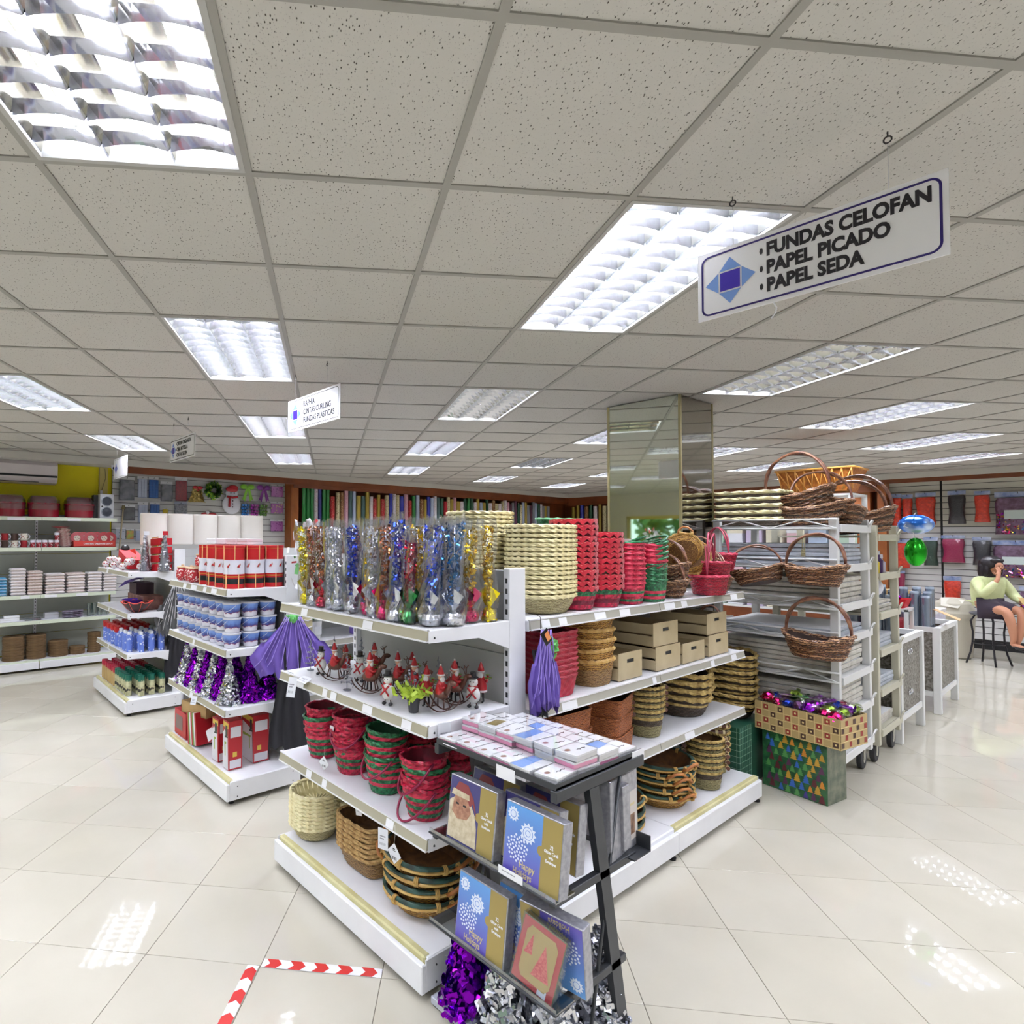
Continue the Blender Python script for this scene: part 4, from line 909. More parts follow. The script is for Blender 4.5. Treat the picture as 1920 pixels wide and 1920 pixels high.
# ---------------- tinsel trees ----------------
def ttree(name, core, fl_m, h=.28, r=.075, n=700, size=.011, seed=1):
    rr_ = random.Random(seed); root = thing('tinsel_tree', name, 'tinsel tree')
    b = MB(); b.lathe([(r*.8, 0), (r*.85, .01), (r*.5, h*.45), (.006, h*.95)], 10); b.build('cone', core, root)
    b = MB(); pts = []
    for _ in range(n):
        t = rr_.random()**1.35; a = rr_.uniform(0, 6.28); q = (r*(1-t)+.008)*rr_.uniform(.85, 1.12); pts.append(((q*math.cos(a), q*math.sin(a), .006+t*h), (math.cos(a), math.sin(a), .2)))
    b.shards(pts, size, 0, rr_); b.build('tinsel', fl_m, root); return root
TP = Proto(ttree('x x x x', f_dpur, f_pur, seed=3)); TS = Proto(ttree('x x x x', foil('dark_silver', (150, 152, 160)), f_sil, seed=5))
sp = [('p', 1.70, 4.83), ('s', 1.675, 4.76), ('p', 1.68, 4.60), ('s', 1.68, 4.47), ('p', 1.69, 4.37), ('s', 1.68, 4.22), ('p', 1.70, 4.12), ('s', 1.69, 3.95), ('p', 1.83, 3.92), ('p', 1.97, 3.93), ('p', 1.86, 4.75), ('p', 1.86, 4.50), ('p', 1.88, 4.27), ('p', 1.90, 4.09)]
c_ = {}
for k, x, y in sp:
    row = 'front' if x < 1.8 else 'rear'; c_[(k, row)] = c_.get((k, row), 0)+1
    (TP if k == 'p' else TS).put((x, y, .592), r2.uniform(0, 6), '%s tinsel tree, %s of its colour from left, %s row under the buckets' % ('purple' if k == 'p' else 'silver', ordn(c_[(k, row)]), row), 'tinsel trees on the middle end unit')
BP = ttree('big purple tinsel tree at the foot of the black card rack', f_dpur, mat('purple_foil', ()), .36, .085, 420, .017, 9); BP.location = (1.60, 1.565, .035)
b = MB()
for _ in range(26):
    t = r2.random()**1.3; a = r2.uniform(0, 6.28); q = .09*(1-t)+.012; p = Vector((q*math.cos(a), q*math.sin(a), .02+.33*t)); M = Matrix.Translation(p) @ Matrix.Rotation(a, 4, 'Z') @ Matrix.Rotation(PI/2+r2.uniform(-.5, .5), 4, 'Y'); b.lathe([(.019, 0), (.019, .0006)], 10, M=M, smooth=False)
o = b.build('sequins', f_pur, BP); o['kind'] = 'stuff'
BSP = Proto(ttree('big silver tinsel tree', foil('dark_silver', (150, 152, 160)), f_sil, .34, .095, 900, .015, 12))
for k, (x, y, l) in enumerate([(1.60, 1.385, 'big silver tinsel tree next to the purple one under the card rack'), (1.66, 1.22, 'big silver tinsel tree in the middle below the card rack'), (1.88, 1.20, 'big silver tinsel tree right behind the thick rack leg'), (1.80, 1.40, 'big silver tinsel tree hidden at the back below the rack')]):
    BSP.put((x, y, .035), k, l, 'big silver tinsel trees')
b = ttree('second purple tinsel tree half hidden behind the silver ones below the rack', f_dpur, f_pur, .34, .08, 400, .015, 4); b.location = (1.78, 1.56, .035)

# ---------------- black card rack ----------------
K = thing('card_rack', 'black metal A frame card rack with clear ledges, in front of the shelving', 'display rack', (0, 0, 0))
gun = mat('gunmetal_paint', (58, 60, 64), .4, metal=.2); acr = film('clear_acrylic', (225, 232, 235), .35, .05)
for y in (1.135, 1.665):
    b = MB(); b.b2((1.54, y-.012, .935), (2.06, y+.012, .972), bev=.002); b.build('top_rail', gun, K)
    for s in (-1, 1):
        x0, x1 = (1.80+s*-.04, 1.80+s*.14) if s > 0 else (1.80+.04, 1.80-.14)
        x0 = 1.745 if s > 0 else 1.92; x1 = 1.93 if s > 0 else 1.70; w = .027
        if s < 0:
            b = MB(); b.tube([(x0, y, .935), (x1, y, 0)], .006, 6); b.build('stay_rod', gun, K); continue
        b = MB(); b.add([(x0-w, y-.012, .935), (x0+w, y-.012, .935), (x0+w, y+.012, .935), (x0-w, y+.012, .935), (x1-w, y-.012, 0), (x1+w, y-.012, 0), (x1+w, y+.012, 0), (x1-w, y+.012, 0)], [(0, 3, 2, 1), (4, 5, 6, 7), (0, 1, 5, 4), (1, 2, 6, 5), (2, 3, 7, 6), (3, 0, 4, 7)]); b.build('leg', gun, K)
    for z in (.62, .295):
        b = MB(); b.b2((1.53, y-.012, z), (1.93 if z < .5 else 2.0, y+.012, z+.028), bev=.002); b.build('ledge_arm', gun, K)
b = MB(); b.b2((1.55, 1.13, .972), (2.06, 1.67, .979)); b.build('tray', mat('tray_grey', (96, 98, 102), .4), K)
b = MB(); b.b2((1.545, 1.13, .972), (1.55, 1.67, .992)); b.b2((1.55, 1.13, .972), (2.06, 1.134, .992)); b.build('tray_lip', gun, K)
for z in (.655, .33):
    b = MB(); b.b2((1.50, 1.10, z), (1.503, 1.66, z+.018)); b.b2((1.50, 1.10, z), (1.60, 1.66, z+.005)); b.build('clear_ledge', acr, K)
    b = MB(); b.tube([(1.499, 1.10, z+.002), (1.499, 1.66, z+.002)], .004, 5); b.build('ledge_bar', gun, K)
b = MB(); b.b2((1.95, 1.10, .635), (2.06, 1.66, .640)); b.b2((2.055, 1.10, .64), (2.06, 1.66, .69)); b.build('rear_ledge', gun, K)
def ledge_label(y, z, l):
    t = thing('ledge_label', l, 'label', (1.497, y, z), -PI/2); b = MB(); b.b2((-.05, 0, 0), (.05, .0015, .03)); b.build('card', paper, t)
    b = MB(); b.quad((-.035, -.0004, .018), (.02, -.0004, .018), (.02, -.0004, .021), (-.035, -.0004, .021)); b.build('print', mat('faint_print', ()), t)
# boxed card sets
sky1 = mat('card_blue', (92, 140, 214), .35, coat=.3); sky2 = mat('card_violet', (92, 92, 186), .35, coat=.3); snowp = mat('snow_print', (224, 232, 246), .5); goldp = mat('gold_print', (206, 190, 140), .4)
grad = mat('card_blue_violet', (88, 140, 216), .35, coat=.3)
nt = grad.node_tree; tc = nt.nodes.new('ShaderNodeTexCoord'); sx = nt.nodes.new('ShaderNodeSeparateXYZ'); rp = nt.nodes.new('ShaderNodeValToRGB'); mr = nt.nodes.new('ShaderNodeMapRange')
mr.inputs[1].default_value = 0; mr.inputs[2].default_value = .23; rp.color_ramp.elements[0].color = (*lin((98, 78, 178)), 1); rp.color_ramp.elements[1].color = (*lin((96, 160, 224)), 1)
nt.links.new(tc.outputs['Object'], sx.inputs[0]); nt.links.new(sx.outputs[2], mr.inputs[0]); nt.links.new(mr.outputs[0], rp.inputs[0]); nt.links.new(rp.outputs[0], nt.nodes['Principled BSDF'].inputs['Base Color'])
def flake(b, cx, cz, r, y=-.0012, n=12):
    pts = []
    for i in range(n*2): a = PI*i/n; q = r*(1 if i % 2 == 0 else .72); pts.append((cx+q*math.cos(a), cz+q*math.sin(a)))
    b.add([(x, y, z) for x, z in pts], [tuple(range(n*2))])
def ring(b, cx, cz, r, w, y, n=16):
    vs = [(cx+q*math.cos(2*PI*i/n), y, cz+q*math.sin(2*PI*i/n)) for i in range(n) for q in (r, r-w)]
    b.add(vs, [(2*i, (2*i+1), (2*i+3) % (2*n), (2*i+2) % (2*n)) for i in range(n)])
def card_box(kind, W=.225, H=.225, T=.045):
    r = thing('boxed_card_set', 'x x x x', 'card box'); x0 = -W/2
    b = MB(); b.b2((x0, 0, 0), (x0+W, T, H), bev=.002); b.build('box', silver_card, r)
    b = MB(); b.quad((x0+.004, -.0006, .004), (x0+W*.66, -.0006, .004), (x0+W*.66, -.0006, H-.004), (x0+.004, -.0006, H-.004)); b.build('cover_picture', {'blue': grad, 'santa': mat('night_blue', (66, 62, 120), .4, coat=.3)}[kind], r)
    b = MB(); b.quad((x0+W*.66, -.0008, .004), (x0+W-.004, -.0008, .004), (x0+W-.004, -.0008, H-.004), (x0+W*.66, -.0008, H-.004)); b.lathe([(.016, 0), (.016, .0004)], 12, (0, 0, 0), M=Matrix.Translation((x0+W*.66, -.0006, H*.52)) @ Matrix.Rotation(PI/2, 4, 'X'), smooth=False); b.build('gold_band', gold_card, r)
    for k, (s, tx) in enumerate(((.017, '32'), (.0125, 'Glitter Cards'), (.0125, 'with'), (.0125, 'Envelopes'))):
        text('band_text', tx, s, paper, r, (x0+W*.825, -.0015, H*(.60-.062*k)), (PI/2, 0, 0), .0002, .0004, 'CENTER', .78)
    if kind == 'blue':
        b = MB(); flake(b, x0+.032, H*.84, .024); flake(b, x0+W*.42, H*.66, .033); b.build('snowflake_print', snowp, r)
        b = MB()
        for i in range(46):
            a = i*2.4; q = .043*math.sqrt((i+.5)/46); cx, cz = x0+W*.25+q*math.cos(a), H*.40+q*math.sin(a); b.add([(cx+.0042*math.cos(t), -.0013, cz+.0042*math.sin(t)) for t in [j*PI/3 for j in range(6)]], [(0, 1, 2, 3, 4, 5)])
        b.build('bauble_print', snowp, r)
        b = MB(); ring(b, x0+W*.42, H*.66, .020, .002, -.0016); ring(b, x0+W*.42, H*.66, .010, .002, -.0016); ring(b, x0+.032, H*.84, .012, .002, -.0016); ring(b, x0+W*.25, H*.63, .010, .002, -.0016); b.build('ring_print', sky1, r)
        text('greeting', 'Happy', .030, goldp, r, (x0+W*.30, -.0015, H*.17), (PI/2, 0, 0), .0002, .0004, 'LEFT', .8); text('greeting', 'Holidays', .030, goldp, r, (x0+W*.20, -.0015, H*.05), (PI/2, 0, 0), .0002, .0004, 'LEFT', .72)
    else:
        b = MB(); P2(b, [(x0+.006, .01), (x0+W*.64, .01), (x0+W*.63, H*.34), (x0+W*.58, H*.52), (x0+W*.48, H*.66), (x0+W*.2, H*.72), (x0+.006, H*.6)], -.0012, -.0008, 0); b.build('beard_print', mat('cream_beard', (214, 202, 176), .6, var=(45, (188, 172, 140))), r)
        b = MB(); P2(b, [(x0+.02, H*.45), (x0+.05, H*.36), (x0+W*.42, H*.40), (x0+W*.50, H*.52), (x0+W*.40, H*.74), (x0+.03, H*.70)], -.0016, -.0012, 0); b.build('face_print', mat('tan_face', (186, 140, 112), .6, var=(60, (150, 104, 84))), r)
        b = MB(); P2(b, [(x0+.02, H*.74), (x0+W*.48, H*.62), (x0+W*.52, H*.68), (x0+W*.62, H*.50), (x0+W*.54, H*.74), (x0+W*.40, H*.92), (x0+W*.2, H*.93)], -.0015, -.0010, 0); b.build('hood_print', mat('dusk_red', (140, 66, 66), .6), r)
        b = MB(); P2(b, [(x0+.012, H*.70), (x0+W*.45, H*.70), (x0+W*.44, H*.78), (x0+.02, H*.80)], -.0020, -.0016, 0); b.build('fur_trim_print', mat('cream_beard', ()), r)
        b = MB()
        for cx in (.16, .32): b.quad((x0+W*cx, -.0022, H*.575), (x0+W*(cx+.08), -.0022, H*.575), (x0+W*(cx+.07), -.0022, H*.605), (x0+W*(cx+.01), -.0022, H*.605))
        b.build('eye_print', p_blk, r)
    return r
CB = Proto(card_box('blue')); CS = Proto(card_box('santa'))
lean = .13
def cb(p, x, y, z, lab, rz=0, ln=lean): return p.put((x, y, z), 0, lab, 'boxed card sets', rot=(ln*-1, 0, -PI/2+rz))
cb(CS, 1.515, 1.475, .664, 'silver boxed card set with bearded face in a hood, upper ledge left')
cb(CS, 1.565, 1.26, .664, 'boxed card set mostly hidden behind the upper blue box')
cb(CB, 1.510, 1.205, .664, 'blue Happy Holidays card box leaning at the right of the upper ledge')
cb(CB, 1.51, 1.425, .338, 'blue Happy Holidays card box at the left of the lower ledge')
cb(CB, 1.57, 1.29, .338, 'blue card box in the second layer of the lower ledge')
cb(CS, 1.63, 1.47, .664, 'silver card box at the back left of the upper ledge')
cb(CS, 1.66, 1.25, .664, 'silver card box at the back right of the upper ledge')
CB.put((1.575, 1.175, .565), 0, 'blue card box lying upside down behind the red tree card', 'boxed card sets', rot=(-.1, PI, -PI/2+.12))
t = thing('silver_card_box', 'large silver box with a small pale picture on the far side of the rack', 'card box', (1.95, 1.17, .642)); t.rotation_euler = (-.03, .04, .12)
b = MB(); b.b2((-.10, -.03, 0), (.12, .04, .27), bev=.003); b.build('box', silver_card, t); b = MB(); b.quad((.0, -.0308, .03), (.11, -.0308, .03), (.11, -.0308, .20), (.0, -.0308, .20)); b.build('pale_panel', mat('pale_panel', (206, 198, 192), .5), t)
b = MB(); b.quad((.01, -.0314, .05), (.09, -.0314, .05), (.09, -.0314, .12), (.01, -.0314, .12)); b.build('picture', mat('figures_print', (150, 112, 84), .5, var=(50, (90, 60, 46))), t); b = MB(); b.quad((.01, -.0314, .15), (.09, -.0314, .15), (.09, -.0314, .158), (.01, -.0314, .158)); b.build('text_line', goldp, t)
CS.put((1.98, 1.24, .665), 0, 'silver card box facing away on the rear ledge', 'boxed card sets', rot=(-.05, 0, PI/2))
# red tree card
t = thing('red_tree_card', 'red and gold card pack with red tree pictures, tilted on lower ledge', 'card box', (1.515, 1.205, .34), -PI/2); t.rotation_euler = (-.12, .20, -PI/2+.1)
b = MB(); b.b2((-.075, 0, 0), (.075, .03, .205), bev=.002); b.build('box', mat('olive_card_edge', (92, 92, 52), .5), t)
b = MB(); b.quad((-.073, -.0006, .002), (.073, -.0006, .002), (.073, -.0006, .203), (-.073, -.0006, .203)); b.build('red_border', mat('card_red', (190, 36, 48), .4, coat=.3), t)
b = MB(); P2(b, [(-.055, .04), (-.042, .02), (.042, .02), (.056, .04), (.056, .165), (.042, .185), (-.042, .185), (-.055, .165)], -.0016, -.0010, 0); b.build('gold_plaque', mat('card_gold', (196, 168, 98), .35, metal=.3), t)
b = MB(); P2(b, [(-.012, .045), (.050, .052), (.016, .155)], -.0022, -.0018, 0); P2(b, [(-.05, .095), (-.022, .10), (-.030, .165)], -.0022, -.0018, 0); b.build('tree_print', mat('glitter_red', (206, 46, 56), .5, var=(160, (236, 120, 110))), t)
b = MB(); b.quad((.02, -.001, .004), (.05, -.001, .004), (.05, -.001, .028), (.02, -.001, .028)); b.build('sticker', paper, t)
b = MB(); b.b2((-.078, -.003, -.003), (.078, .034, .21)); b.build('clear_cover', clear, t)
# small card packs on the tray
pinkc = mat('pink_card_edge', (242, 150, 190), .5); bluec = mat('pale_blue_print', (120, 160, 226), .5); tanp = mat('tan_print', (150, 100, 76), .6)
sleeve = film('thin_sleeve', (255, 255, 255), .02, .1)
def pack(kind):
    r = thing('card_pack', 'x x x x', 'card pack'); W, D, H = .118, .082, .020
    b = MB(); b.b2((-W/2, -D/2, 0), (W/2, D/2, H*.68)); b.build('card_block', pinkc if kind == 'pink' else mat('white_card_edge', (222, 220, 222), .6), r)
    b = MB(); b.b2((-W/2-.001, -D/2-.001, H*.68), (W/2+.001, D/2+.001, H)); b.build('top_card', paper, r)
    z = H+.0008
    if kind in ('pink', 'white'):
        b = MB(); b.add([(-.036+.013*math.cos(a), .010+.009*math.sin(a), z) for a in [i*PI/4 for i in range(8)]], [tuple(range(8))]); b.add([(-.044, .004, z+.0002), (-.030, .0, z+.0002), (-.034, .012, z+.0002)], [(0, 1, 2)]); b.build('motif', tanp, r)
        b = MB(); b.tube([(-.008+.008*i, -.008+.004*math.sin(i*2.2), z) for i in range(7)], .0013, 4); b.build('script_line', p_blk, r)
    elif kind == 'blue':
        b = MB(); b.add([(-W/2, -.01, z), (W/2, .0, z), (W/2, D/2, z), (-W/2, D/2, z)], [(0, 1, 2, 3)]); b.build('blue_field', bluec, r)
    else:
        b = MB(); b.add([(-.03, -.02, z), (.045, -.01, z), (.03, .03, z), (-.04, .02, z)], [(0, 1, 2, 3)]); b.build('gold_field', gold_card, r)
    b = MB(); b.b2((-W/2-.003, -D/2-.003, 0), (W/2+.003, D/2+.003, H+.002)); b.build('clear_sleeve', sleeve, r); return r
PP = {k: Proto(pack(k)) for k in ('pink', 'white', 'blue', 'gold')}
rows = [['pink', 'pink', 'white', 'white'], ['pink', 'gold', 'pink', 'white'], ['pink', 'pink', 'blue', 'white'], ['pink', 'blue', 'pink', 'white'], ['blue', 'white', 'white', 'white'], ['white', 'white', 'blue', 'white']]
nn = {'pink': 'pink edged', 'white': 'white', 'blue': 'blue printed', 'gold': 'gold printed'}
for i in range(6):
    for j in range(4):
        y = 1.62-i*.087; x = 1.615+j*.122
        hgt = 1+((i*3+j*5) % 3)
        for q in range(hgt):
            k = rows[i][j] if q == hgt-1 or rows[i][j] == 'pink' else ('white', 'pink')[(i+j+q) % 2]
            lab = '%s card pack, %s in pile, %s row from left, %s from tray front' % (nn[k], 'uppermost' if q == hgt-1 else ('bottom' if q == 0 else 'middle'), ordn(i+1), ordn(j+1))
            PP[k].put((x+r2.uniform(-.006, .006), y+r2.uniform(-.003, .003), .981+q*.0225), 0, lab, 'small card packs on the rack tray', rot=(r2.uniform(-.02, .02), r2.uniform(-.02, .02), -.02+r2.uniform(-.10, .10)))
ledge_label(1.27, .655, 'blank white label on the upper clear ledge under the blue card box')
for x, y, z, l in ((1.56, 1.595, .982, 'flat white label at the left corner of the card tray'), (1.548, 1.33, .955, 'white price label hanging over the front edge of the tray'), (2.03, 1.132, .962, 'white price label over the right corner of the tray')):
    t = thing('tray_label', l, 'label', (x, y, z)); b = MB(); b.b2((-.02, -.035, 0), (.02, .035, .0015)) if z > .98 else b.b2((-.004, -.04, -.012), (.0, .04, .03)); b.build('card', paper, t)
    if z < .98 and x > 2: t.rotation_euler.z = PI/2
# low grey plinth deck the foil trees stand on
t = thing('low_display_deck', 'low pale grey deck on the floor under the tinsel trees', 'display deck', (0, 0, 0)); b = MB(); b.b2((1.525, 1.08, .006), (2.0, 1.68, .034), bev=.003); b.build('deck', mat('pale_deck', (190, 192, 204), .4), t); b = MB(); b.b2((1.53, 1.09, 0), (1.99, 1.67, .006)); b.build('base', black, t)

# ---------------- hanging aisle signs ----------------
sign_w = mat('sign_board', (244, 243, 248), .4); sign_b = mat('sign_violet_border', (44, 28, 110), .4); sign_k = mat('sign_black', (36, 32, 40), .5); lg_l = mat('logo_light_blue', (120, 156, 222), .4); lg_d = mat('logo_violet', (58, 34, 168), .4); steel = mat('hook_steel', (60, 58, 60), .4, metal=.6); nylon = mat('nylon_line', (200, 200, 205), .4)
def aisle_sign(lab, x, yL, yR, z0, z1, lines, ts, tilt=0, hooks=None, logo=True, bold=.0035, tx=.29, bul=True, dark=None, curl=False, thin=.006, rr=.025, sx=1):
    W = yL-yR; H = z1-z0; g = thing('hanging_sign', lab, 'sign', (x, yL, z0), -PI/2, 'hanging aisle signs')   # local +x runs from yL to yR
    g.rotation_euler = (0, tilt, -PI/2)
    b = MB(); b.b2((0, -.002, 0), (W, .002, H)); b.build('board', sign_w, g)
    def rrect(m, r):
        out = []
        for cx, cz, a0 in ((W-m-r, m+r, -PI/2), (W-m-r, H-m-r, 0), (m+r, H-m-r, PI/2), (m+r, m+r, PI)):
            out += [(cx+r*math.cos(a0+k*PI/10), cz+r*math.sin(a0+k*PI/10)) for k in range(6)]
        return out
    o_, i_ = rrect(.012, rr), rrect(.012+thin, max(rr-thin, .004)); n = len(o_)
    b = MB(); b.add([(p[0], -.003, p[1]) for p in o_]+[(p[0], -.003, p[1]) for p in i_], [(k, (k+1) % n, n+(k+1) % n, n+k) for k in range(n)]); b.build('border', dark or sign_b, g)
    if logo:
        cx, cz, q = .100, H*.50, .030
        b = MB(); b.quad((cx-q, -.003, cz-q), (cx+q, -.003, cz-q), (cx+q, -.003, cz+q), (cx-q, -.003, cz+q)); b.build('logo_square', lg_d, g)
        for k in range(4):
            M = Matrix.Translation((cx, 0, cz)) @ Matrix.Rotation(k*PI/2, 4, 'Y'); e = q*1.16
            b = MB(); b.add([(-e*.95, -.003, e), (e*.95, -.003, e), (.0, -.003, q*2.5)], [(0, 1, 2)], 0, False, M); b.build('logo_triangle', lg_l if dark is None or dark is not sign_k else lg_d, g)
    for k, s in enumerate(lines):
        z = H*(.68-.25*k)
        if bul: 
            b = MB(); b.add([(tx-.014+.005*math.cos(a), -.003, z+ts*.32+.010*math.sin(a)) for a in [i*PI/5 for i in range(10)]], [tuple(range(10))]); b.build('bullet', sign_k, g)
        text('lettering', s, ts, sign_k, g, (tx, -.0035, z), (PI/2, 0, 0), .0003, bold, 'LEFT', sx)
    for hx in (hooks or (.2*W, .8*W)):
        zt = CE-z0
        b = MB(); b.tube([(hx, 0, H-.008), (hx, 0, zt-.03)], .0009, 4); b.build('line', nylon, g)
        b = MB(); b.tube([(hx+.009*math.sin(t), 0, zt-.022-.009*math.cos(t)) for t in [k*PI/5 for k in range(10)]], .0022, 5, closed=True); b.tube([(hx, 0, zt-.013), (hx, 0, zt)], .002, 5); b.build('eye_hook', steel, g)
    if curl:
        b = MB(); b.tube([(W*.36, 0, .0), (W*.37, .006, -.016), (W*.36, .012, -.03), (W*.34, .016, -.042)], .002, 5); b.build('string_end', mat('white_string', (235, 235, 240), .5), g)
    return g
aisle_sign('large hanging sign reading FUNDAS CELOFAN, PAPEL PICADO, PAPEL SEDA', 2.025, .900, .281, 2.478, 2.700, ['FUNDAS CELOFAN', 'PAPEL PICADO', 'PAPEL SEDA'], .056, 0, (.11, .50), curl=True, tx=.205, bold=.0026, sx=.80)
aisle_sign('hanging sign reading RAPHIA, CINTAS CURLING, FUNDAS PLASTICAS', 1.965, 3.636, 2.985, 2.475, 2.690, ['RAPHIA', 'CINTAS CURLING', 'FUNDAS PLASTICAS'], .052, 0, (.10, .50), dark=mat('thin_black_border', (60, 58, 66), .5), tx=.21, thin=.004, bold=.0010, sx=.82)
aisle_sign('hanging sign reading CINTAS ORGANZA, CAJA BOTELLA, CINTAS SATIN', 1.888, 5.905, 5.222, 2.478, 2.692, ['CINTAS ORGANZA', 'CAJA BOTELLA', 'CINTAS SATIN'], .048, 0, (.10, .50), dark=mat('thin_black_border', ()), tx=.20, thin=.006, bold=.002, sx=.92)
aisle_sign('small half hidden hanging sign behind the CINTAS ORGANZA one', 1.87, 8.02, 7.40, 2.47, 2.72, [], .04, 0, dark=mat('thin_black_border', ()), thin=.003)

# ---------------- middle end unit goods ----------------
tin_w = mat('tin_white', (226, 226, 236), .35); tin_r = mat('tin_red', (186, 30, 36), .35); tin_k = mat('tin_black', (30, 34, 36), .3); tin_g = mat('tin_gold', (206, 150, 60), .35, metal=.5); rib = mat('gold_ribbon', (238, 190, 130), .4)
def drum(kind):
    r = thing('gift_drum', 'x x x x', 'tin'); R, H = .073, .098
    b = MB()
    if kind == 'plain': b.lathe([(R, 0), (R, .078), (R*1.02, .080), (R*1.02, H)], 20, mis=[1, 3, 1])
    elif kind == 'red': b.lathe([(R, 0), (R, .030), (R, .066), (R, .078), (R*1.02, .080), (R*1.02, H)], 20, mis=[1, 2, 1, 3, 3])
    else: b.lathe([(R, 0), (R, H*.8), (R*1.02, H*.8), (R*1.02, H)], 20, mis=[0, 0, 0])
    b.build('can', [tin_w, tin_r, tin_k, tin_g], r)
    b = MB(); b.lathe([(R*1.03, H-.012), (R*1.03, H), (.0, H)], 20, cap=False); b.build('lid', tin_w if kind == 'white' else tin_r, r)
    if kind == 'white':
        b = MB()
        for a in (2.9, 3.9, 4.9):
            for (da, dz, s, mi) in ((0, .055, .011, 0), (.12, .066, .009, 1), (-.12, .050, .008, 1)): 
                aa = a+da; b.ball(((R+.001)*math.cos(aa), (R+.001)*math.sin(aa), dz), s, 6, 4, mi, (.25, .25, 1) if 0 else (.5, .5, 1))
        b.build('printed_face', [tin_r, mat('tin_tan', (176, 124, 100), .5)], r)
        o = r.children[-1]; o['kind'] = 'stuff'
    else:
        for a in (3.4, 4.6):
            b = MB(); b.box(((R+.002)*math.cos(a), (R+.002)*math.sin(a), H/2), (.005, .007, H), M=None); b.build('ribbon', rib, r)
    return Proto(r)
DR, DW, DP = drum('red'), drum('white'), drum('plain')
TK = ('red', 'white', 'red')
for i in range(3):
    for j in range(5):
        for k in range(3):
            y = 3.915+j*.155; x = 1.70+i*.15
            if j >= 4 and i == 0: continue
            p = (DR, DW, DP)[k]
            p.put((x, y, 1.397+k*.0985), r2.uniform(-.3, .3), '%s gift drum, %s tier, %s from the aisle end, %s column back' % ('red and black' if k == 0 else ('white printed' if k == 1 else 'plain red'), ('bottom', 'middle', 'top')[k], ordn(j+1), ordn(i+1)), 'gift drums on the middle unit')
candy = [mat('wrap_cream', (226, 196, 160), .5), mat('wrap_red', (160, 36, 40), .5), mat('wrap_brown', (96, 56, 44), .5), paper]
def cluster(name, lab, cat, loc, n, spread, size, mats, seed=0, group=None, h=None):
    rr_ = random.Random(seed); t = thing(name, lab, cat, loc, 0, group)
    for mi, m in enumerate(mats):
        b = MB()
        for _ in range(n//len(mats)): b.ball((rr_.uniform(-spread[0], spread[0]), rr_.uniform(-spread[1], spread[1]), rr_.uniform(size*.5, spread[2])), size*rr_.uniform(.6, 1.2), 7, 5, 0, (1, .7, 1.3))
        o = b.build('piece_%s' % m.name, m, t); o['kind'] = 'stuff'
    return t
stripe_tin = dots('red_white_print', (180, 40, 48), (238, 222, 214), 55, .35)
for k, (x, y, z) in enumerate([(1.66, 4.84, 1.40), (1.68, 4.70, 1.40), (1.66, 4.58, 1.40), (1.80, 4.80, 1.40), (1.82, 4.64, 1.40), (1.80, 4.80, 1.50), (1.82, 4.64, 1.50), (1.93, 4.72, 1.5)]):
    t = thing('candle_holder', 'red and white printed jar, %s from the left end behind the price labels' % ordn(k+1), 'jar', (x, y, z), 0, 'red and white jars on the middle unit')
    b = MB(); b.lathe([(.035, 0), (.05, .02), (.052, .075), (.04, .09), (.044, .10)], 14); b.build('jar', stripe_tin, t)
    b = MB(); b.lathe([(.046, .10), (.046, .108), (.012, .112), (.012, .125)], 12); b.build('lid', mat('wrap_cream', ()), t)
for k in range(4):
    t = thing('gift_box', 'flat white lidded gift box, %s from the left above the drums' % ordn(k+1), 'box', (1.90, 4.70-k*.20, 1.695), 0, 'white boxes above the drums')
    b = MB(); b.b2((-.06, -.09, 0), (.06, .09, .035), bev=.003); b.build('box', paper, t); b = MB(); b.b2((-.062, -.092, .02), (.062, .092, .045), bev=.004); b.build('lid', mat('pearl_lid', (232, 228, 232), .3), t)
# blue tin buckets
def bucket_mat():
    m = mat('bucket_print', (110, 136, 206), .35); nt = m.node_tree; b = nt.nodes['Principled BSDF']; L = nt.links.new
    tc = nt.nodes.new('ShaderNodeTexCoord'); s = nt.nodes.new('ShaderNodeSeparateXYZ'); r = nt.nodes.new('ShaderNodeValToRGB'); mr = nt.nodes.new('ShaderNodeMapRange'); mr.inputs[2].default_value = .1
    n = nt.nodes.new('ShaderNodeTexNoise'); n.inputs['Scale'].default_value = 45; ad = nt.nodes.new('ShaderNodeMath'); ad.operation = 'MULTIPLY_ADD'; ad.inputs[1].default_value = .035; 
    L(tc.outputs['Object'], s.inputs[0]); L(tc.outputs['Object'], n.inputs['Vector']); L(n.outputs['Fac'], ad.inputs[0]); L(s.outputs[2], ad.inputs[2]); L(ad.outputs[0], mr.inputs[0]); L(mr.outputs[0], r.inputs[0])
    e = r.color_ramp.elements; e[0].position = .0; e[0].color = (*lin((232, 232, 240)), 1); e[1].position = 1; e[1].color = (*lin((126, 160, 226)), 1)
    for p, c in ((.46, (232, 230, 240)), (.50, (150, 60, 90)), (.56, (74, 76, 140)), (.70, (80, 100, 176)), (.86, (110, 146, 214))): q = e.new(p); q.color = (*lin(c), 1)
    L(r.outputs[0], b.inputs['Base Color']); return m
bp_m = bucket_mat(); wire_w = mat('bail_wire', (230, 230, 235), .3, metal=.5)
t = thing('tin_bucket', 'x x x x', 'bucket')
b = MB(); b.lathe([(.047, 0), (.050, .004), (.061, .094), (.058, .094), (.050, .03), (0, .01)], 18, cap=False); b.add([(.047*math.cos(2*PI*i/18), .047*math.sin(2*PI*i/18), 0) for i in range(18)], [tuple(range(18))[::-1]]); b.build('pail', bp_m, t)
b = MB(); b.lathe([(.0615, .090), (.0655, .092), (.0655, .099), (.058, .102), (0, .102)], 18, cap=False); b.build('lid', mat('bucket_lid', (206, 206, 214), .35), t)
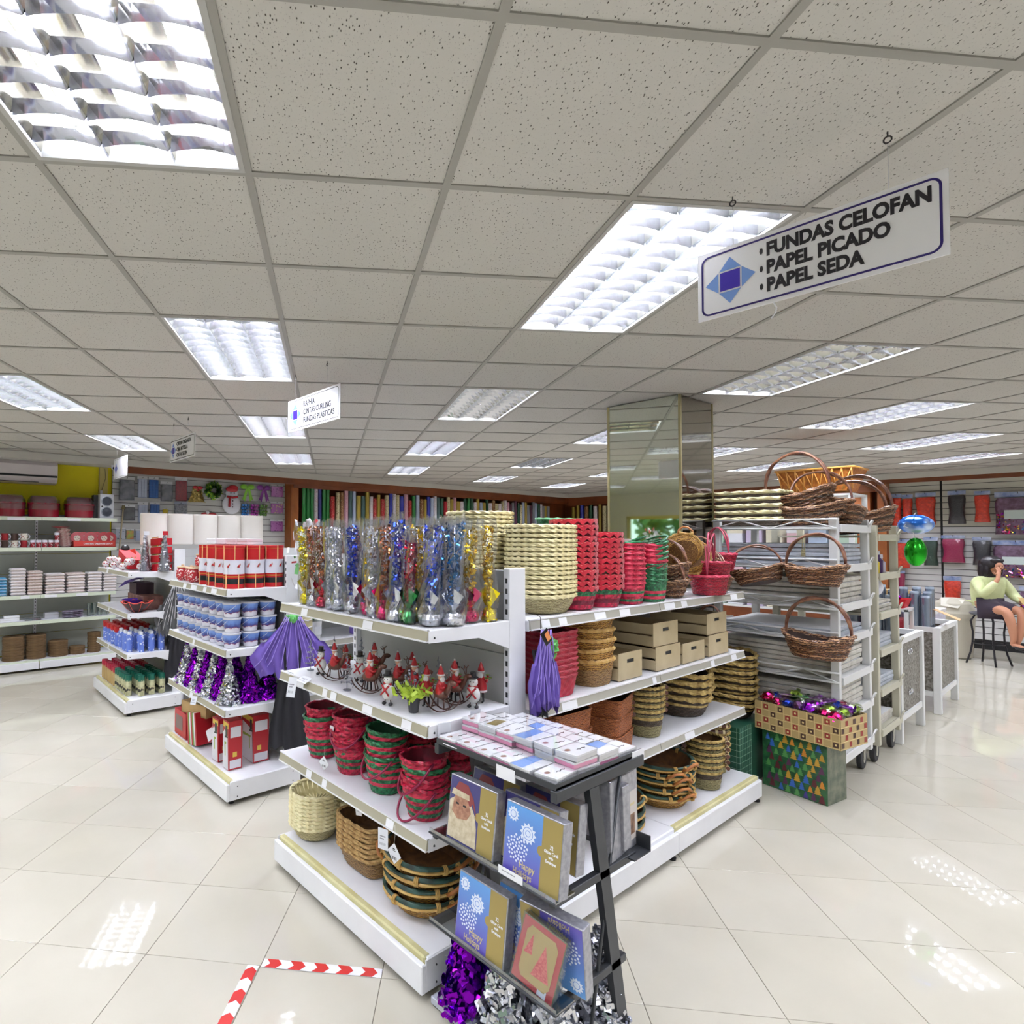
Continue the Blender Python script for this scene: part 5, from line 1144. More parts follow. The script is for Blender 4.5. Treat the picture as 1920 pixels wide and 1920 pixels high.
b = MB(); b.tube([(.064*math.cos(a), -.010-.052*math.sin(a), .085-.045*math.sin(a)) for a in [PI*i/12 for i in range(13)]], .0016, 4); b.build('bail_handle', wire_w, t)
PB = Proto(t)
for i in range(3):
    for j in range(8):
        y = 3.885+j*.133; x = 1.675+i*.135
        if j == 0 and i == 0: tiers = 3
        else: tiers = 3
        for k in range(tiers):
            PB.put((x+r2.uniform(-.005, .005), y+r2.uniform(-.004, .004), .992+k*.104), -PI/2+r2.uniform(-.8, .8), 'blue snow scene tin bucket, %s tier, %s from the right, %s row' % (('bottom', 'middle', 'top')[k], ordn(j+1), ('front', 'middle', 'rear')[i]), 'blue tin buckets')
# base boxes on the middle unit
card_red = mat('box_red', (182, 30, 42), .45, coat=.2); card_w = mat('box_white', (222, 220, 226), .5); card_y = mat('box_yellow', (222, 190, 80), .5); kraft = mat('kraft_board', (190, 158, 108), .75, var=(5, (176, 144, 96))); kraft_d = mat('kraft_dark', (140, 108, 66), .8)  # the last kraft tone is the darker brown of the carton tape
def snow_box(lab, x, y, z, w, d, h, rot, face='front'):
    t = thing('snowman_box', lab, 'box', (x, y, z), 0, 'snowman gift boxes'); t.rotation_euler = rot
    b = MB(); b.b2((-w/2, -d/2, 0), (w/2, d/2, h), bev=.002); b.build('carton', card_red, t)
    def front(ax):    # white snowman panel on the -x face
        b = MB(); x_ = -w/2-.0008
        b.add([(x_, -d/2+.004, .004), (x_, d/2-.004, .004), (x_, d/2-.004, h*.72), (x_, d/2-.03, h*.80), (x_, -d/2+.02, h*.70)], [(0, 4, 3, 2, 1)]); b.build('snow_print', card_w, t)
        b = MB(); b.quad((x_-.0004, -d/2+.02, h*.70), (x_-.0004, -d/2+.055, h*.64), (x_-.0004, -d/2+.055, h*.90), (x_-.0004, -d/2+.02, h*.90)); b.quad((x_-.0006, -d/2+.012, h*.66), (x_-.0006, -d/2+.065, h*.64), (x_-.0006, -d/2+.065, h*.675), (x_-.0006, -d/2+.012, h*.695)); b.build('hat_print', mat('hat_dark', (48, 60, 52), .5), t)
        b = MB(); b.quad((x_-.0004, -d/2+.04, h*.52), (x_-.0004, d/2-.03, h*.50), (x_-.0004, d/2-.03, h*.56), (x_-.0004, -d/2+.04, h*.56)); b.quad((x_-.0004, -d/2+.05, h*.28), (x_-.0004, -d/2+.062, h*.26), (x_-.0004, -d/2+.068, h*.54), (x_-.0004, -d/2+.054, h*.54)); b.build('scarf_print', mat('scarf_green', (150, 176, 66), .5), t)
        b = MB(); b.quad((x_-.0002, -d/2+.004, h*.84), (x_-.0002, d/2-.01, h*.86), (x_-.0002, d/2-.01, h*.97), (x_-.0002, -d/2+.004, h*.96)); b.build('yellow_print', card_y, t)
    front(0)
    b = MB(); y_ = -d/2-.0008; b.quad((-w/2+.012, y_, h*.66), (w/2-.012, y_, h*.66), (w/2-.012, y_, h*.88), (-w/2+.012, y_, h*.88)); b.quad((-w/2+.008, y_, .01), (w/2-.01, y_, .01), (w/2-.01, y_, h*.2), (-w/2+.008, y_, h*.2)); b.build('side_label', card_w, t)
    b = MB(); b.quad((-w/2+.03, y_, h*.26), (-w/2+.06, y_, h*.26), (-w/2+.06, y_, h*.36), (-w/2+.03, y_, h*.36)); b.build('bar_patch', card_y, t)
    return t
snow_box('upright red snowman box at the front right corner of the base', 1.70, 3.91, .162, .10, .10, .33, (0, 0, 0))
snow_box('upright red snowman box at the back right of the base', 1.90, 3.98, .162, .12, .20, .33, (0, 0, 0))
snow_box('red snowman box lying slanted across the others', 1.72, 4.33, .26, .09, .09, .33, (1.0, .1, .2))
snow_box('red snowman box standing next to the front corner one', 1.71, 4.10, .162, .12, .10, .30, (0, 0, .05))
snow_box('red snowman box tipped on its side at the middle of the base', 1.85, 4.36, .162, .12, .12, .27, (0, 0, .3))
t = thing('printed_carton', 'red window carton lying under the kraft carton', 'box', (1.75, 4.76, .162), 0); b = MB(); b.b2((-.12, -.12, 0), (.14, .14, .20), bev=.003); b.build('carton', card_red, t); b = MB(); b.quad((-.121, .11, .05), (-.121, -.05, .05), (-.121, -.05, .16), (-.121, .11, .16)); b.build('window_print', mat('dark_window_print', (120, 96, 92), .4), t)
t = thing('candy_stripe_carton', 'striped red green and white carton leaning beside the red one', 'box', (1.68, 4.50, .165), 0); t.rotation_euler = (-.15, 0, .1)
for k in range(7): b = MB(); b.b2((-.05+0, -.08+k*.022, 0), (.10, -.08+(k+1)*.022-.001, .24)); b.build('stripe_band', (card_red, card_w, mat('stripe_green', (110, 150, 70), .5))[k % 3], t)
t = thing('kraft_carton', 'open plain kraft carton on top at the left of the base', 'box', (1.80, 4.62, .375), .25)
b = MB(); b.b2((-.16, -.20, 0), (.12, .12, .012)); 
for a_, c_ in (((-.16, -.20, 0), (-.152, .12, .09)), ((.112, -.20, 0), (.12, .12, .09)), ((-.16, -.20, 0), (.12, -.192, .09)), ((-.16, .112, 0), (.12, .12, .09))): b.b2(a_, c_)
b.b2((-.16, -.20, .088), (.12, .10, .092)); b.build('carton', kraft, t); b = MB(); b.b2((.0, -.13, .0925), (.06, -.05, .0935)); b.build('label_patch', mat('grey_patch', (110, 104, 98), .6), t)
rect_tag('white ticket hanging off the shelf above the kraft carton', 1.575, 4.30, .585, .05, .06, -.4, .5)

# gauze witch and ghost hangings
def gauze(name, lab, loc, W, H, m1, m2, seed, rz=0, black_h=0, hook=True, label_m=None, head=None):
    rr_ = random.Random(seed); t = thing(name, lab, 'decoration', loc, rz)
    N, L = 22, 12; b = MB(); vs = []
    for j in range(L+1):
        f_ = j/L
        for i in range(N+1):
            u = i/N-.5; wdt = W*(.18+.95*min(1, f_*1.5)**.8*(1 if f_ < .72 else 1-.30*(f_-.72)/.28)); x = u*wdt
            fold = .020*math.sin(u*34+seed)*(.3+f_); z = -H*f_*(1-.10*abs(u)*0)-(.16*H*abs(u)**1.0 if f_ < .35 else -.22*H*(1-abs(u)*1.6)*f_*.6*(1 if f_ > .6 else .3))
            if j == L: z += rr_.uniform(-.12, .03)*H
            vs.append((x, fold-.02, z))
    for j in range(L):
        fs = [(j*(N+1)+i, j*(N+1)+i+1, (j+1)*(N+1)+i+1, (j+1)*(N+1)+i) for i in range(N)]
        b.add([], []) ; base = 0
        b.f += fs; b.m += [0]*N; b.sm += [True]*N
    b.v = vs; b.build('gauze_cape', m1, t)
    b = MB()
    for k in range(13):
        u = -.5+k/12; pts = [(u*W*(.2+.9*q), -.03+.012*math.sin(u*34+q*5), -H*q+.0) for q in (0, .15, .3, .5, .7, .9)]; pts[-1] = (pts[-1][0], pts[-1][1], -H*(.78+.22*rr_.random())); b.tube(pts, .0028, 4)
    b.build('gauze_strand', m2, t); t.children[-1]['kind'] = 'stuff'
    if black_h:
        b = MB(); vs = []
        for j in range(7):
            f_ = j/6
            for i in range(15): u = i/14-.5; vs.append((u*W*(.35+.25*f_)+.015*math.sin(f_*7+u*3), .015*math.sin(u*26), -H*.25-(black_h-H*.25)*f_+(rr_.uniform(-.06, .03) if j == 6 else 0)))
        b.v = vs
        for j in range(6): b.f += [(j*15+i, j*15+i+1, (j+1)*15+i+1, (j+1)*15+i) for i in range(14)]; b.m += [0]*14; b.sm += [True]*14
        b.build('black_skirt', mat('black_gauze', (44, 43, 48), .9), t)
    if head:
        b = MB(); b.ball((0, -.02, -.01), .034, 10, 7, 0, (1, .8, 1.1)); b.ball((0, -.05, -.012), .010, 7, 5); b.tube([(-.028, -.03, .0), (-.05, -.03, .012)], [.010, .003], 5); b.tube([(.028, -.03, .0), (.05, -.03, .012)], [.010, .003], 5); b.build('goblin_head', head, t)
    if label_m:
        b = MB(); b.add([(-.075, -.055, -.01), (-.04, -.06, -.065), (.0, -.06, -.04), (-.03, -.055, .015)], [(0, 1, 2, 3)]); b.build('hang_tag', black, t)
        b = MB(); b.add([(-.055, -.062, -.012), (-.032, -.062, -.045), (-.010, -.062, -.032), (-.032, -.062, .004)], [(0, 1, 2, 3)]); b.build('orange_print', mat('tag_orange', (226, 140, 80), .5), t)
    if hook: b = MB(); b.tube([(0, 0, .0), (0, 0, .05), (.0, .02, .06)], .002, 4); b.build('hook', steel, t)
    return t
lilac = mat('lilac_gauze', (120, 96, 186), .85); lilac_l = mat('lilac_thread', (176, 152, 236), .8); goblin = mat('goblin_green', (104, 190, 100), .5)
gauze('witch_hanging', 'lilac gauze witch hanging from the front unit end post', (2.16, 1.655, 1.35), .20, .36, lilac, lilac_l, 3, 0, .37, label_m=1)
b = MB(); b.shards([((.055+r2.uniform(-.02, .02), -.03, -.09+r2.uniform(-.05, .05)), (0, -1, 0)) for _ in range(26)], .014, 0, r2); b.build('green_ruffle', goblin, [o for o in COL.objects if o.name.startswith('witch_hanging')][0])
gauze('goblin_hanging', 'lilac gauze goblin with green face hanging on the middle unit post', (2.03, 3.665, 1.20), .52, .42, lilac, lilac_l, 5, -.5, .92, head=goblin)
gauze('ghost_hanging', 'grey gauze ghost hanging between the two left shelving units', (2.06, 6.125, 1.27), .42, .52, mat('grey_gauze', (96, 96, 98), .9), mat('white_thread', (226, 226, 228), .7), 8, -.55, .95)

# things glimpsed in the gap left of the picks
t = thing('potted_poinsettia', 'white flowers with green leaves standing at the middle unit post', 'plant', (2.12, 3.62, 1.30))
b = MB(); b.lathe([(.03, .08), (.04, .13), (.042, .14)], 12); b.build('pot', mat('pale_pot', (206, 214, 210), .4), t)
for nm, m, n, s in (('leaf_cluster', mat('leaf_green', (70, 130, 60), .5), 60, .022), ('white_petals', paper, 90, .03), ('red_petals', mat('petal_red', (196, 40, 50), .5), 22, .02)):
    b = MB(); b.shards([((r2.gauss(0, .045), r2.gauss(0, .05), .30+r2.gauss(0, .11)), (r2.gauss(0, 1), r2.gauss(0, 1), .3)) for _ in range(n)], s, 0, r2); o = b.build(nm, m, t); o['kind'] = 'stuff'
b = MB(); b.tube([(0, 0, .13), (.01, 0, .30), (0, .02, .45)], .004, 5); b.build('stem', mat('leaf_green', ()), t)
t = thing('white_planter', 'white planter with grass and price tag, seen in the left gap', 'plant', (2.30, 3.84, 1.0)); b = MB(); b.lathe([(.05, 0), (.062, .12), (.064, .125)], 14); b.build('pot', paper, t); b = MB(); b.shards([((r2.gauss(0, .03), r2.gauss(0, .03), .15+r2.uniform(0, .08)), (1, 0, 0)) for _ in range(50)], .03, 0, r2); b.build('grass', mat('leaf_green', ()), t); t.children[-1]['kind'] = 'stuff'; b = MB(); b.b2((-.03, -.066, .03), (.03, -.064, .09)); b.build('price_ticket', tag_white, t)
t = thing('cream_garland', 'cream beaded strip hanging left of the white planter', 'decoration', (2.13, 3.66, 1.30)); b = MB(); b.b2((-.03, -.004, -.28), (.05, .0, 0)); b.build('strip', mat('cream_ribbon', (214, 202, 160), .7), t)
for k in range(5): b = MB(); b.tube([(-.025, -.008, -.03-.05*k), (.01, -.010, -.04-.05*k), (.045, -.008, -.03-.05*k)], .004, 5); b.build('bead_row', paper, t)
for k in range(7):
    t = thing('gift_bag', '%s small gift bag from the left on the run behind the first end unit' % ordn(k+1), 'bag', (2.5+k*.22, 3.86, .99 if k % 2 else .605), 0, 'gift bags on the second run'); c = [card_red, lilac, goblin, card_w, gold_card, mat('teal_card', (40, 130, 140), .5), orange_w][k]
    b = MB(); b.add([(-.06, -.03, 0), (.06, -.03, 0), (.06, .03, 0), (-.06, .03, 0), (-.062, -.032, .18), (.062, -.032, .18), (.062, .032, .18), (-.062, .032, .18)], [(3, 2, 1, 0), (0, 1, 5, 4), (1, 2, 6, 5), (2, 3, 7, 6), (3, 0, 4, 7)]); b.build('bag', c, t)
    b = MB(); b.tube([(.025*math.cos(a), -.03, .175+.05*math.sin(a)) for a in [PI*i/8 for i in range(9)]], .003, 4); b.build('handle', string_w, t)

# ---------------- far end unit goods ----------------
for k in range(5):
    t = thing('white_paper_roll', 'broad white scalloped roll on top of the far run, %s from left' % ordn(k+1), 'paper roll', (2.0+k*.292, 6.78, 1.66), 0, 'white rolls on the far run')
    b = MB(); b.lathe([(.135, 0), (.146, .01), (.147, .335), (.142, .35)], 22, sy=.45); b.build('roll', mat('ivory_paper', (238, 232, 222), .6), t)
    b = MB(); b.lathe([(.03, .35), (.03, .353)], 10); b.build('core', kraft, t)
sil_cone = foil('mosaic_silver', (210, 212, 220), .3)
for (x, y, l) in ((1.80, 6.32, 'slim silver mosaic cone tree, left of the pair'), (1.93, 6.12, 'slim silver mosaic cone tree, right of the pair')):
    t = thing('mosaic_cone', l, 'decoration', (x, y+.06, 1.397)); b = MB(); b.lathe([(.055, 0), (.012, .36), (.006, .38)], 12); b.build('cone', mat('dull_silver', ()), t); b = MB()
    b.shards([(((.057*(1-t_)+.010)*math.cos(a), (.057*(1-t_)+.010)*math.sin(a), .37*t_), (math.cos(a), math.sin(a), 0)) for t_, a in [(r2.random(), r2.uniform(0, 6.28)) for _ in range(240)]], .010, 0, r2); b.build('mosaic', sil_cone, t)
    b = MB(); b.b2((-.028, -.03, .37), (.028, -.028, .41)); b.build('price_ticket', tag_white if x < 1.9 else card_red, t)
red_vel = mat('red_velvet_box', (200, 16, 34), .5)
for k in range(4):
    t = thing('red_gift_box', 'red box, %s from the top of the slanting pile between silver cones' % (ordn(4-k) if k else 'lowest'), 'box', (1.94, 6.30, 1.397+k*.088), 0, 'red boxes between silver cones'); t.rotation_euler = (-.06, 0, .1)
    b = MB(); b.b2((-.07, -.10, 0), (.07, .12, .07), bev=.003); b.build('box', red_vel, t); b = MB(); b.tube([(-.07, .0+i*.02-.08, .078) for i in range(9)], .006, 5); b.build('gold_garland', mat('gold_foil', ()), t)
t = thing('red_display_tray', 'large open red display tray behind the striped ornaments', 'box', (1.75, 6.78, 1.46)); t.rotation_euler = (.25, 0, 0); b = MB(); b.b2((-.07, -.22, 0), (.10, .20, .10)); b.build('tray', red_vel, t); b = MB(); b.ball((0, .22, .10), .05, 10, 6); b.build('dark_bow', black, t); b = MB(); b.add([(.0, .05, .13), (.02, -.08, .19), (.03, -.11, .13)], [(0, 1, 2)]); b.build('red_flag', mat('coral', (240, 70, 60), .5), t)
striped = dots('striped_ball_print', (232, 224, 222), (180, 40, 46), 40, .28)
for k in range(16):
    t = thing('striped_ornament', '%s red and white ornament from the left on the far unit top shelf' % ordn(k+1), 'ornament', (1.63+.07*(k % 3), 7.32-k*.062, 1.435+.055*(k % 2)), 0, 'red and white ornaments')
    b = MB(); b.ball((0, 0, 0), .038, 10, 7); b.build('ball', striped, t); b = MB(); b.lathe([(.010, .036), (.010, .046)], 8); b.build('cap', gold_card, t)
t = thing('brown_box_set', 'dark brown printed box row on the second shelf of the far unit', 'box', (1.88, 6.75, .992)); b = MB(); b.b2((-.10, -.40, 0), (.10, .20, .14), bev=.003); b.build('box', mat('brown_print', (98, 58, 50), .6, var=(12, (140, 100, 88))), t); b = MB(); b.b2((-.09, -.1, .14), (.09, .18, .26)); b.build('upper_box', mat('aubergine_box', (70, 50, 62), .6), t)
t = thing('violet_cloth', 'violet cloth draped over the brown box on the far unit', 'cloth', (1.78, 7.0, 1.255)); b = MB(); b.add([(-.06, .12, -.08), (-.02, .0, 0), (.05, -.22, .05), (.14, -.2, .04), (.12, .1, .0)], [(0, 1, 4), (1, 2, 3, 4)]); b.build('drape', lilac, t)
t = thing('web_bowl', 'black and orange spider web bowl on the far unit second shelf', 'bowl', (1.70, 6.28, .992)); b = MB(); S = 24; vs = []
for (r_, z_) in ((.05, .0), (.10, .04), (.145, .10)): vs += [((r_+(.012*math.cos(8*2*PI*i/S) if r_ > .12 else 0))*math.cos(2*PI*i/S), (r_+(.012*math.cos(8*2*PI*i/S) if r_ > .12 else 0))*math.sin(2*PI*i/S), z_+(.012*math.cos(8*2*PI*i/S) if r_ > .12 else 0)) for i in range(S)]
for j in range(2): b.add(vs[j*S:(j+2)*S], [(i, (i+1) % S, S+(i+1) % S, S+i) for i in range(S)], 0, True)
b.add(vs[:S], [tuple(range(S))]); b.build('bowl', mat('maroon_black', (60, 30, 34), .35), t)
b = MB(); b.tube(vs[2*S:], .005, 5, closed=True)
for k in range(8): i = k*3; b.tube([vs[i], vs[S+i], vs[2*S+i]], .0035, 4)
b.build('web_rim', mat('orange_red', (226, 84, 70), .4), t)
t = thing('violet_bowl', 'violet bowl behind the spider web bowl', 'bowl', (1.72, 6.48, .992)); b = MB(); b.lathe([(.04, 0), (.09, .05), (.12, .11), (.115, .11), (.04, .02)], 18); b.build('bowl', mat('violet_glaze', (86, 52, 170), .3), t)
def can(m1, m2, R=.031, H=.20, capm=None, band=None):
    t = thing('spray_can', 'x x x x', 'spray can'); b = MB(); b.lathe([(R*.95, 0), (R, .004), (R, H*.78), (R*.8, H*.84), (R*.5, H*.87)], 14); b.build('can', m1, t)
    b = MB(); b.lathe([(R*.62, H*.86), (R*.62, H*.97), (R*.5, H)], 12) if not capm else b.lathe([(R*1.02, H*.72), (R*1.02, H), (R*.9, H*1.01)], 12); b.build('cap', m2, t)
    if band:
        b = MB(); b.lathe([(R*1.01, H*.2), (R*1.01, H*.42)], 14, cap=False); b.build('label_band', band, t)
    return Proto(t)
frost = dots('frost_print', (104, 130, 214), (214, 222, 244), 38, .30); PCn = can(frost, mat('cap_white', (226, 228, 234), .4)); PCr = can(frost, tin_r, capm=1)
PCg = can(mat('can_cream', (206, 204, 164), .4, var=(14, (120, 118, 80))), mat('cap_green', (20, 100, 82), .35), capm=1, band=dots('dark_band', (196, 190, 150), (50, 48, 44), 22, .45)); PCR = can(mat('can_gold', (190, 160, 104), .4), mat('cap_crimson', (176, 20, 56), .35), capm=1)
for i in range(4):
    for j in range(14):
        x = 1.63+i*.10; y = 6.24+j*.082
        if i == 0 and j < 1: continue
        blu = j < 6
        (PCn if blu else PCr).put((x+.012*(j % 2), y, .592), r2.uniform(0, 6), '%s capped frosty blue spray can, %s row, %s from the right' % ('white' if blu else 'red', ORD[i+1], ordn(j+1)), 'blue spray cans on the far unit')
        gr = j < 7
        (PCg if gr else PCR).put((x, y-.03, .162), r2.uniform(2.6, 3.6), '%s capped bottom shelf spray can, %s row, %s from the right' % ('green' if gr else 'crimson', ORD[i+1], ordn(j+1)), 'capped spray cans on the far base')

# ---------------- wall bay on the left ----------------
WS = thing('wall_shelving', 'long white wall shelving bay under the yellow wall', 'shelving', (0, 0, 0))
ws_z = (.145, .65, .985, 1.60, 2.0)
for k, z in enumerate(ws_z):
    for x0, x1 in ((-.35, 1.20), (1.205, 2.12 if k < 5 else 2.1)):
        b = MB(); b.b2((x0, 8.90, z-.02), (x1, RY1-.06, z)); o = b.build('shelf', white_metal, WS); b = MB(); b.b2((x0, 8.888, z-.045), (x1, 8.90, z+.002), bev=.002); b.build('price_rail', mat('mint_rail', (214, 222, 200), .4), o)
for x0, x1 in ((-.35, 1.195), (1.205, 2.13)):
    b = MB(); b.b2((x0, 8.87, .03), (x1, 8.89, .12), bev=.003); b.build('kick_plate', white_metal, WS)
    z = .16
    while z < 1.95: b = MB(); b.b2((x0, RY1-.075, z), (x1, RY1-.062, z+.265), bev=.002); b.build('back_panel', mat('wall_bay_panel', (178, 182, 172), .6), WS); z += .27
b = MB(); b.b2((1.185, RY1-.09, .15), (1.215, RY1-.075, 2.02)); b.build('standard', white_metal, WS)
b = MB(); z = .3
while z < 1.95: b.b2((1.195, RY1-.092, z), (1.205, RY1-.089, z+.02)); z += .045
b.build('slot_strip', slot_black, WS); WS.children[-1]['kind'] = 'stuff'
for k, (x, z, w) in enumerate([(.82, 1.955, .2), (1.5, 1.955, .16), (1.25, .945, .14), (.98, .945, .1), (1.62, .945, .14)]): b = MB(); b.b2((x, 8.884, z), (x+w, 8.887, z+.035)); b.build('price_label', paper, WS)
burg = mat('burgundy_enamel', (148, 16, 40), .18, coat=.6); plw = film('loose_film', (235, 238, 245), .3, .2)
for k, (x, w) in enumerate(((.86, .36), (1.25, .38), (1.68, .38), (.42, .36))):
    t = thing('burgundy_tub', 'glossy burgundy tub with film over it, %s on the top wall shelf' % ('left edge', 'middle', 'rightmost', 'outside left')[k], 'tub', (x, 9.10, 2.002), 0, 'burgundy tubs on the wall shelf')
    b = MB(); b.lathe([(w*.44, 0), (w*.48, .01), (w*.5, .17), (w*.48, .175), (w*.42, .02)], 20, sy=.8); b.build('tub', burg, t); b = MB(); b.lathe([(w*.5, .165), (w*.515, .17), (w*.515, .19), (w*.36, .20)], 20, sy=.8, cap=False); b.build('rim', burg, t); b = MB(); b.lathe([(w*.4, .18), (w*.41, .27), (w*.39, .275)], 18, sy=.75); b.build('second_tub', mat('burgundy_dull', (112, 22, 40), .35), t); b = MB(); b.lathe([(w*.53, .10), (w*.50, .23), (w*.40, .285), (w*.1, .29)], 14, sy=.82, cap=False); b.build('film_wrap', plw, t)
for k, x in enumerate((2.00, 1.905)):
    if k: 
        t = thing('loudspeaker', 'dark loudspeaker standing behind the silver one', 'speaker', (x, 9.1, 2.002)); b = MB(); b.b2((-.05, -.02, 0), (.04, .12, .33)); b.build('cabinet', black, t); continue
    t = thing('loudspeaker', 'silver grey two cone loudspeaker at the right end of the top wall shelf', 'speaker', (x, 8.96, 2.002)); b = MB(); b.b2((-.09, 0, 0), (.09, .16, .34), bev=.004); b.build('cabinet', mat('speaker_silver', (206, 208, 212), .4), t)
    for z in (.24, .09):
        b = MB(); b.lathe([(.074, 0), (.074, .006), (.064, .008)], 20, M=Matrix.Translation((0, -.001, z)) @ Matrix.Rotation(PI/2, 4, 'X')); b.build('surround', mat('speaker_ring', (160, 164, 172), .3, metal=.5), t); b = MB(); b.lathe([(.062, .006), (.055, .003), (.02, .010), (0.001, .014)], 18, M=Matrix.Translation((0, -.004, z)) @ Matrix.Rotation(PI/2, 4, 'X')); b.build('cone', mat('speaker_cone', (38, 44, 56), .5), t)
    b = MB(); b.lathe([(.012, 0), (.012, .006)], 10, M=Matrix.Translation((-.06, -.001, .165)) @ Matrix.Rotation(PI/2, 4, 'X')); b.build('knob', black, t)
def mug(m):
    t = thing('mug', 'x x x x', 'mug'); b = MB(); b.lathe([(.034, 0), (.040, .005), (.042, .09), (.039, .09), (.034, .01)], 14); b.build('cup', m, t); b = MB(); b.tube([(.041+.028*math.sin(a), 0, .046-.030*math.cos(a)) for a in [PI*i/8 for i in range(9)]], .005, 5); b.build('handle', tin_w, t); return Proto(t)
mg = [mug(mat('mug_red', (150, 30, 40), .3)), mug(mat('mug_dark', (74, 56, 50), .3)), mug(dots('mug_print', (220, 214, 200), (150, 60, 50), 50, .3))]
for k in range(4):
    for q in range(2): mg[(k+q*2) % 3].put((.70+k*.105, 8.97, 1.602+q*.094), -.5, '%s mug of the %s row on the wall shelf, with white handle' % (ordn(k+1), ('lower', 'upper')[q]), 'mugs on the wall shelf')
for k in range(6):
    x = 1.11+k*.07; t = thing('glass_tumbler', 'red dotted tumbler with white top, %s from the left beside the mugs' % ordn(k+1), 'tumbler', (x if k < 5 else 1.39, 8.97, 1.602 if k < 5 else 1.70), 0, 'red dotted tumblers'); b = MB(); b.lathe([(.028, 0), (.031, .065)], 12); b.build('cup', dots('red_dot', (150, 26, 40), (232, 226, 226), 60, .26), t); b = MB(); b.lathe([(.031, .065), (.032, .095), (.028, .098)], 12); b.build('top', tin_w, t)
for k in range(9):
    t = thing('patterned_bowl', 'pinkish bowl, %s in the tilting bowl stack' % from_top(k, 9), 'bowl', (1.50-.004*k, 9.02, 1.602+.026*k), 0, 'pinkish bowls'); t.rotation_euler = (0, .03*k*(-1)**k, 0); b = MB(); b.lathe([(.04, 0), (.07, .02), (.085, .05), (.082, .05), (.035, .006)], 18); b.build('bowl', mat('bowl_pink', (204, 182, 172), .4, var=(30, (168, 120, 116))), t)
t = thing('red_plate', 'red plate laid on top of the bowl stack', 'plate', (1.44, 9.02, 1.86)); b = MB(); b.lathe([(.05, 0), (.11, .014), (.11, .018), (.03, .004)], 20); b.build('plate', mat('plate_red', (150, 50, 54), .4), t)
t = thing('tableware_display_box', 'red display tray reading CHRISTMAS TABLEWARE DISPLAY', 'box', (1.85, 8.95, 1.602)); b = MB(); b.b2((-.27, 0, 0), (.27, .012, .085)); b.b2((-.27, 0, 0), (-.26, .2, .085)); b.b2((.26, 0, 0), (.27, .2, .085)); b.b2((-.27, 0, 0), (.27, .2, .01)); b.build('tray', mat('display_red', (206, 60, 50), .5), t)
text('lettering', 'CHRISTMAS TABLEWARE DISPLAY', .029, paper, t, (-.14, -.001, .035), (PI/2, 0, 0), .0003, .0008, 'LEFT', .85)
for k in range(6):
    p = thing('red_dinner_plate', 'red plate with pale centre, %s from the left in the display tray' % ordn(k+1), 'plate', (1.64+k*.085, 9.02+.03*(k % 2), 1.725), 0, 'red plates in the display tray'); M = Matrix.Rotation(PI/2-.2, 4, 'X'); b = MB(); b.lathe([(.001, 0), (.06, .002), (.085, .012), (.085, .016)], 20, M=M); b.build('plate', mat('plate_red2', (164, 30, 38), .35), p); b = MB(); b.lathe([(.001, .0), (.042, .003)], 14, M=Matrix.Translation((0, -.016, 0)) @ M); b.build('picture', dots('plate_pic', (212, 196, 176), (90, 60, 50), 40, .3), p)
tow = [mat('towel_white', (232, 226, 226), .9, sheen=.3), mat('towel_pink', (226, 208, 198), .9, var=(60, (200, 176, 168)), sheen=.3), mat('towel_blue', (96, 170, 206), .9, var=(30, (70, 140, 184)))]
def towel(m):
    t = thing('folded_towel', 'x x x x', 'towel'); b = MB(); b.b2((-.085, -.12, .001), (.085, .12, .036), bev=.012); b.build('cloth', m, t); b = MB(); b.tube([(-.08, -.121, .018), (0, -.124, .019), (.08, -.121, .018)], .003, 5); b.build('fold_edge', tow[1] if m is tow[0] else tow[0], t); return Proto(t)
tp = [towel(m) for m in tow]
for si, (x, w, top, kinds) in enumerate([(.76, .9, 1.24, (2,)), (.955, 1.0, 1.37, (0,)), (1.145, 1.0, 1.32, (1,)), (1.375, 1.35, 1.28, (0, 1)), (1.625, 1.3, 1.28, (1, 0)), (1.855, 1.05, 1.28, (0,)), (2.05, 1.0, 1.26, (0,))]):
    n = int((top-.99)/.0385)
    for k in range(n): tp[kinds[k % len(kinds)]].put((x, 9.04, .987+k*.0385), r2.uniform(-.03, .03), '%s folded towel, %s, %s pile from the left' % (('white', 'pink patterned', 'blue')[kinds[k % len(kinds)]], from_top(k, n), ordn(si+1)), 'folded towels on the wall shelf', rot=(0, r2.uniform(-.02, .02), 0), sc=(w, 1, 1))
for k, (x, w, h, m, nm) in enumerate([(.86, .17, .035, paper, 'long low white box'), (.90, .13, .07, paper, 'short white box behind the long one'), (1.36, .13, .075, mat('pale_grey_box', (196, 196, 200), .5), 'pale grey box stack')]):
    t = thing('white_box', '%s on the fourth wall shelf' % nm, 'box', (x, 9.0+.05*k, .652)); b = MB(); b.b2((-w/2-.02, -.05, 0), (w/2+.02, .05, h), bev=.003); b.build('box', m, t); b = MB(); b.b2((-w/2-.022, -.052, h*.6), (w/2+.022, .052, h*.66)); b.build('lid_line', grey_rail, t)
t = thing('foil_sheet', 'flat clear tray between the white boxes', 'tray', (1.14, 9.0, .652)); b = MB(); b.b2((-.10, -.06, 0), (.08, .06, .025)); b.build('tray', acr, t)
for k in range(4): t = thing('patterned_plate_stack', 'violet edged plate, %s of the four beside the glasses' % from_top(k, 4), 'plate', (1.60, 9.0, .652+k*.022), 0, 'violet edged plates'); b = MB(); b.lathe([(.08, 0), (.13, .016), (.13, .022), (.05, .006)], 22, sy=.7); b.build('plate', mat('plate_lilac', (190, 184, 200), .3, var=(20, (120, 100, 130))), t)
gl_m = film('drinking_glass', (232, 240, 240), .45, .03)
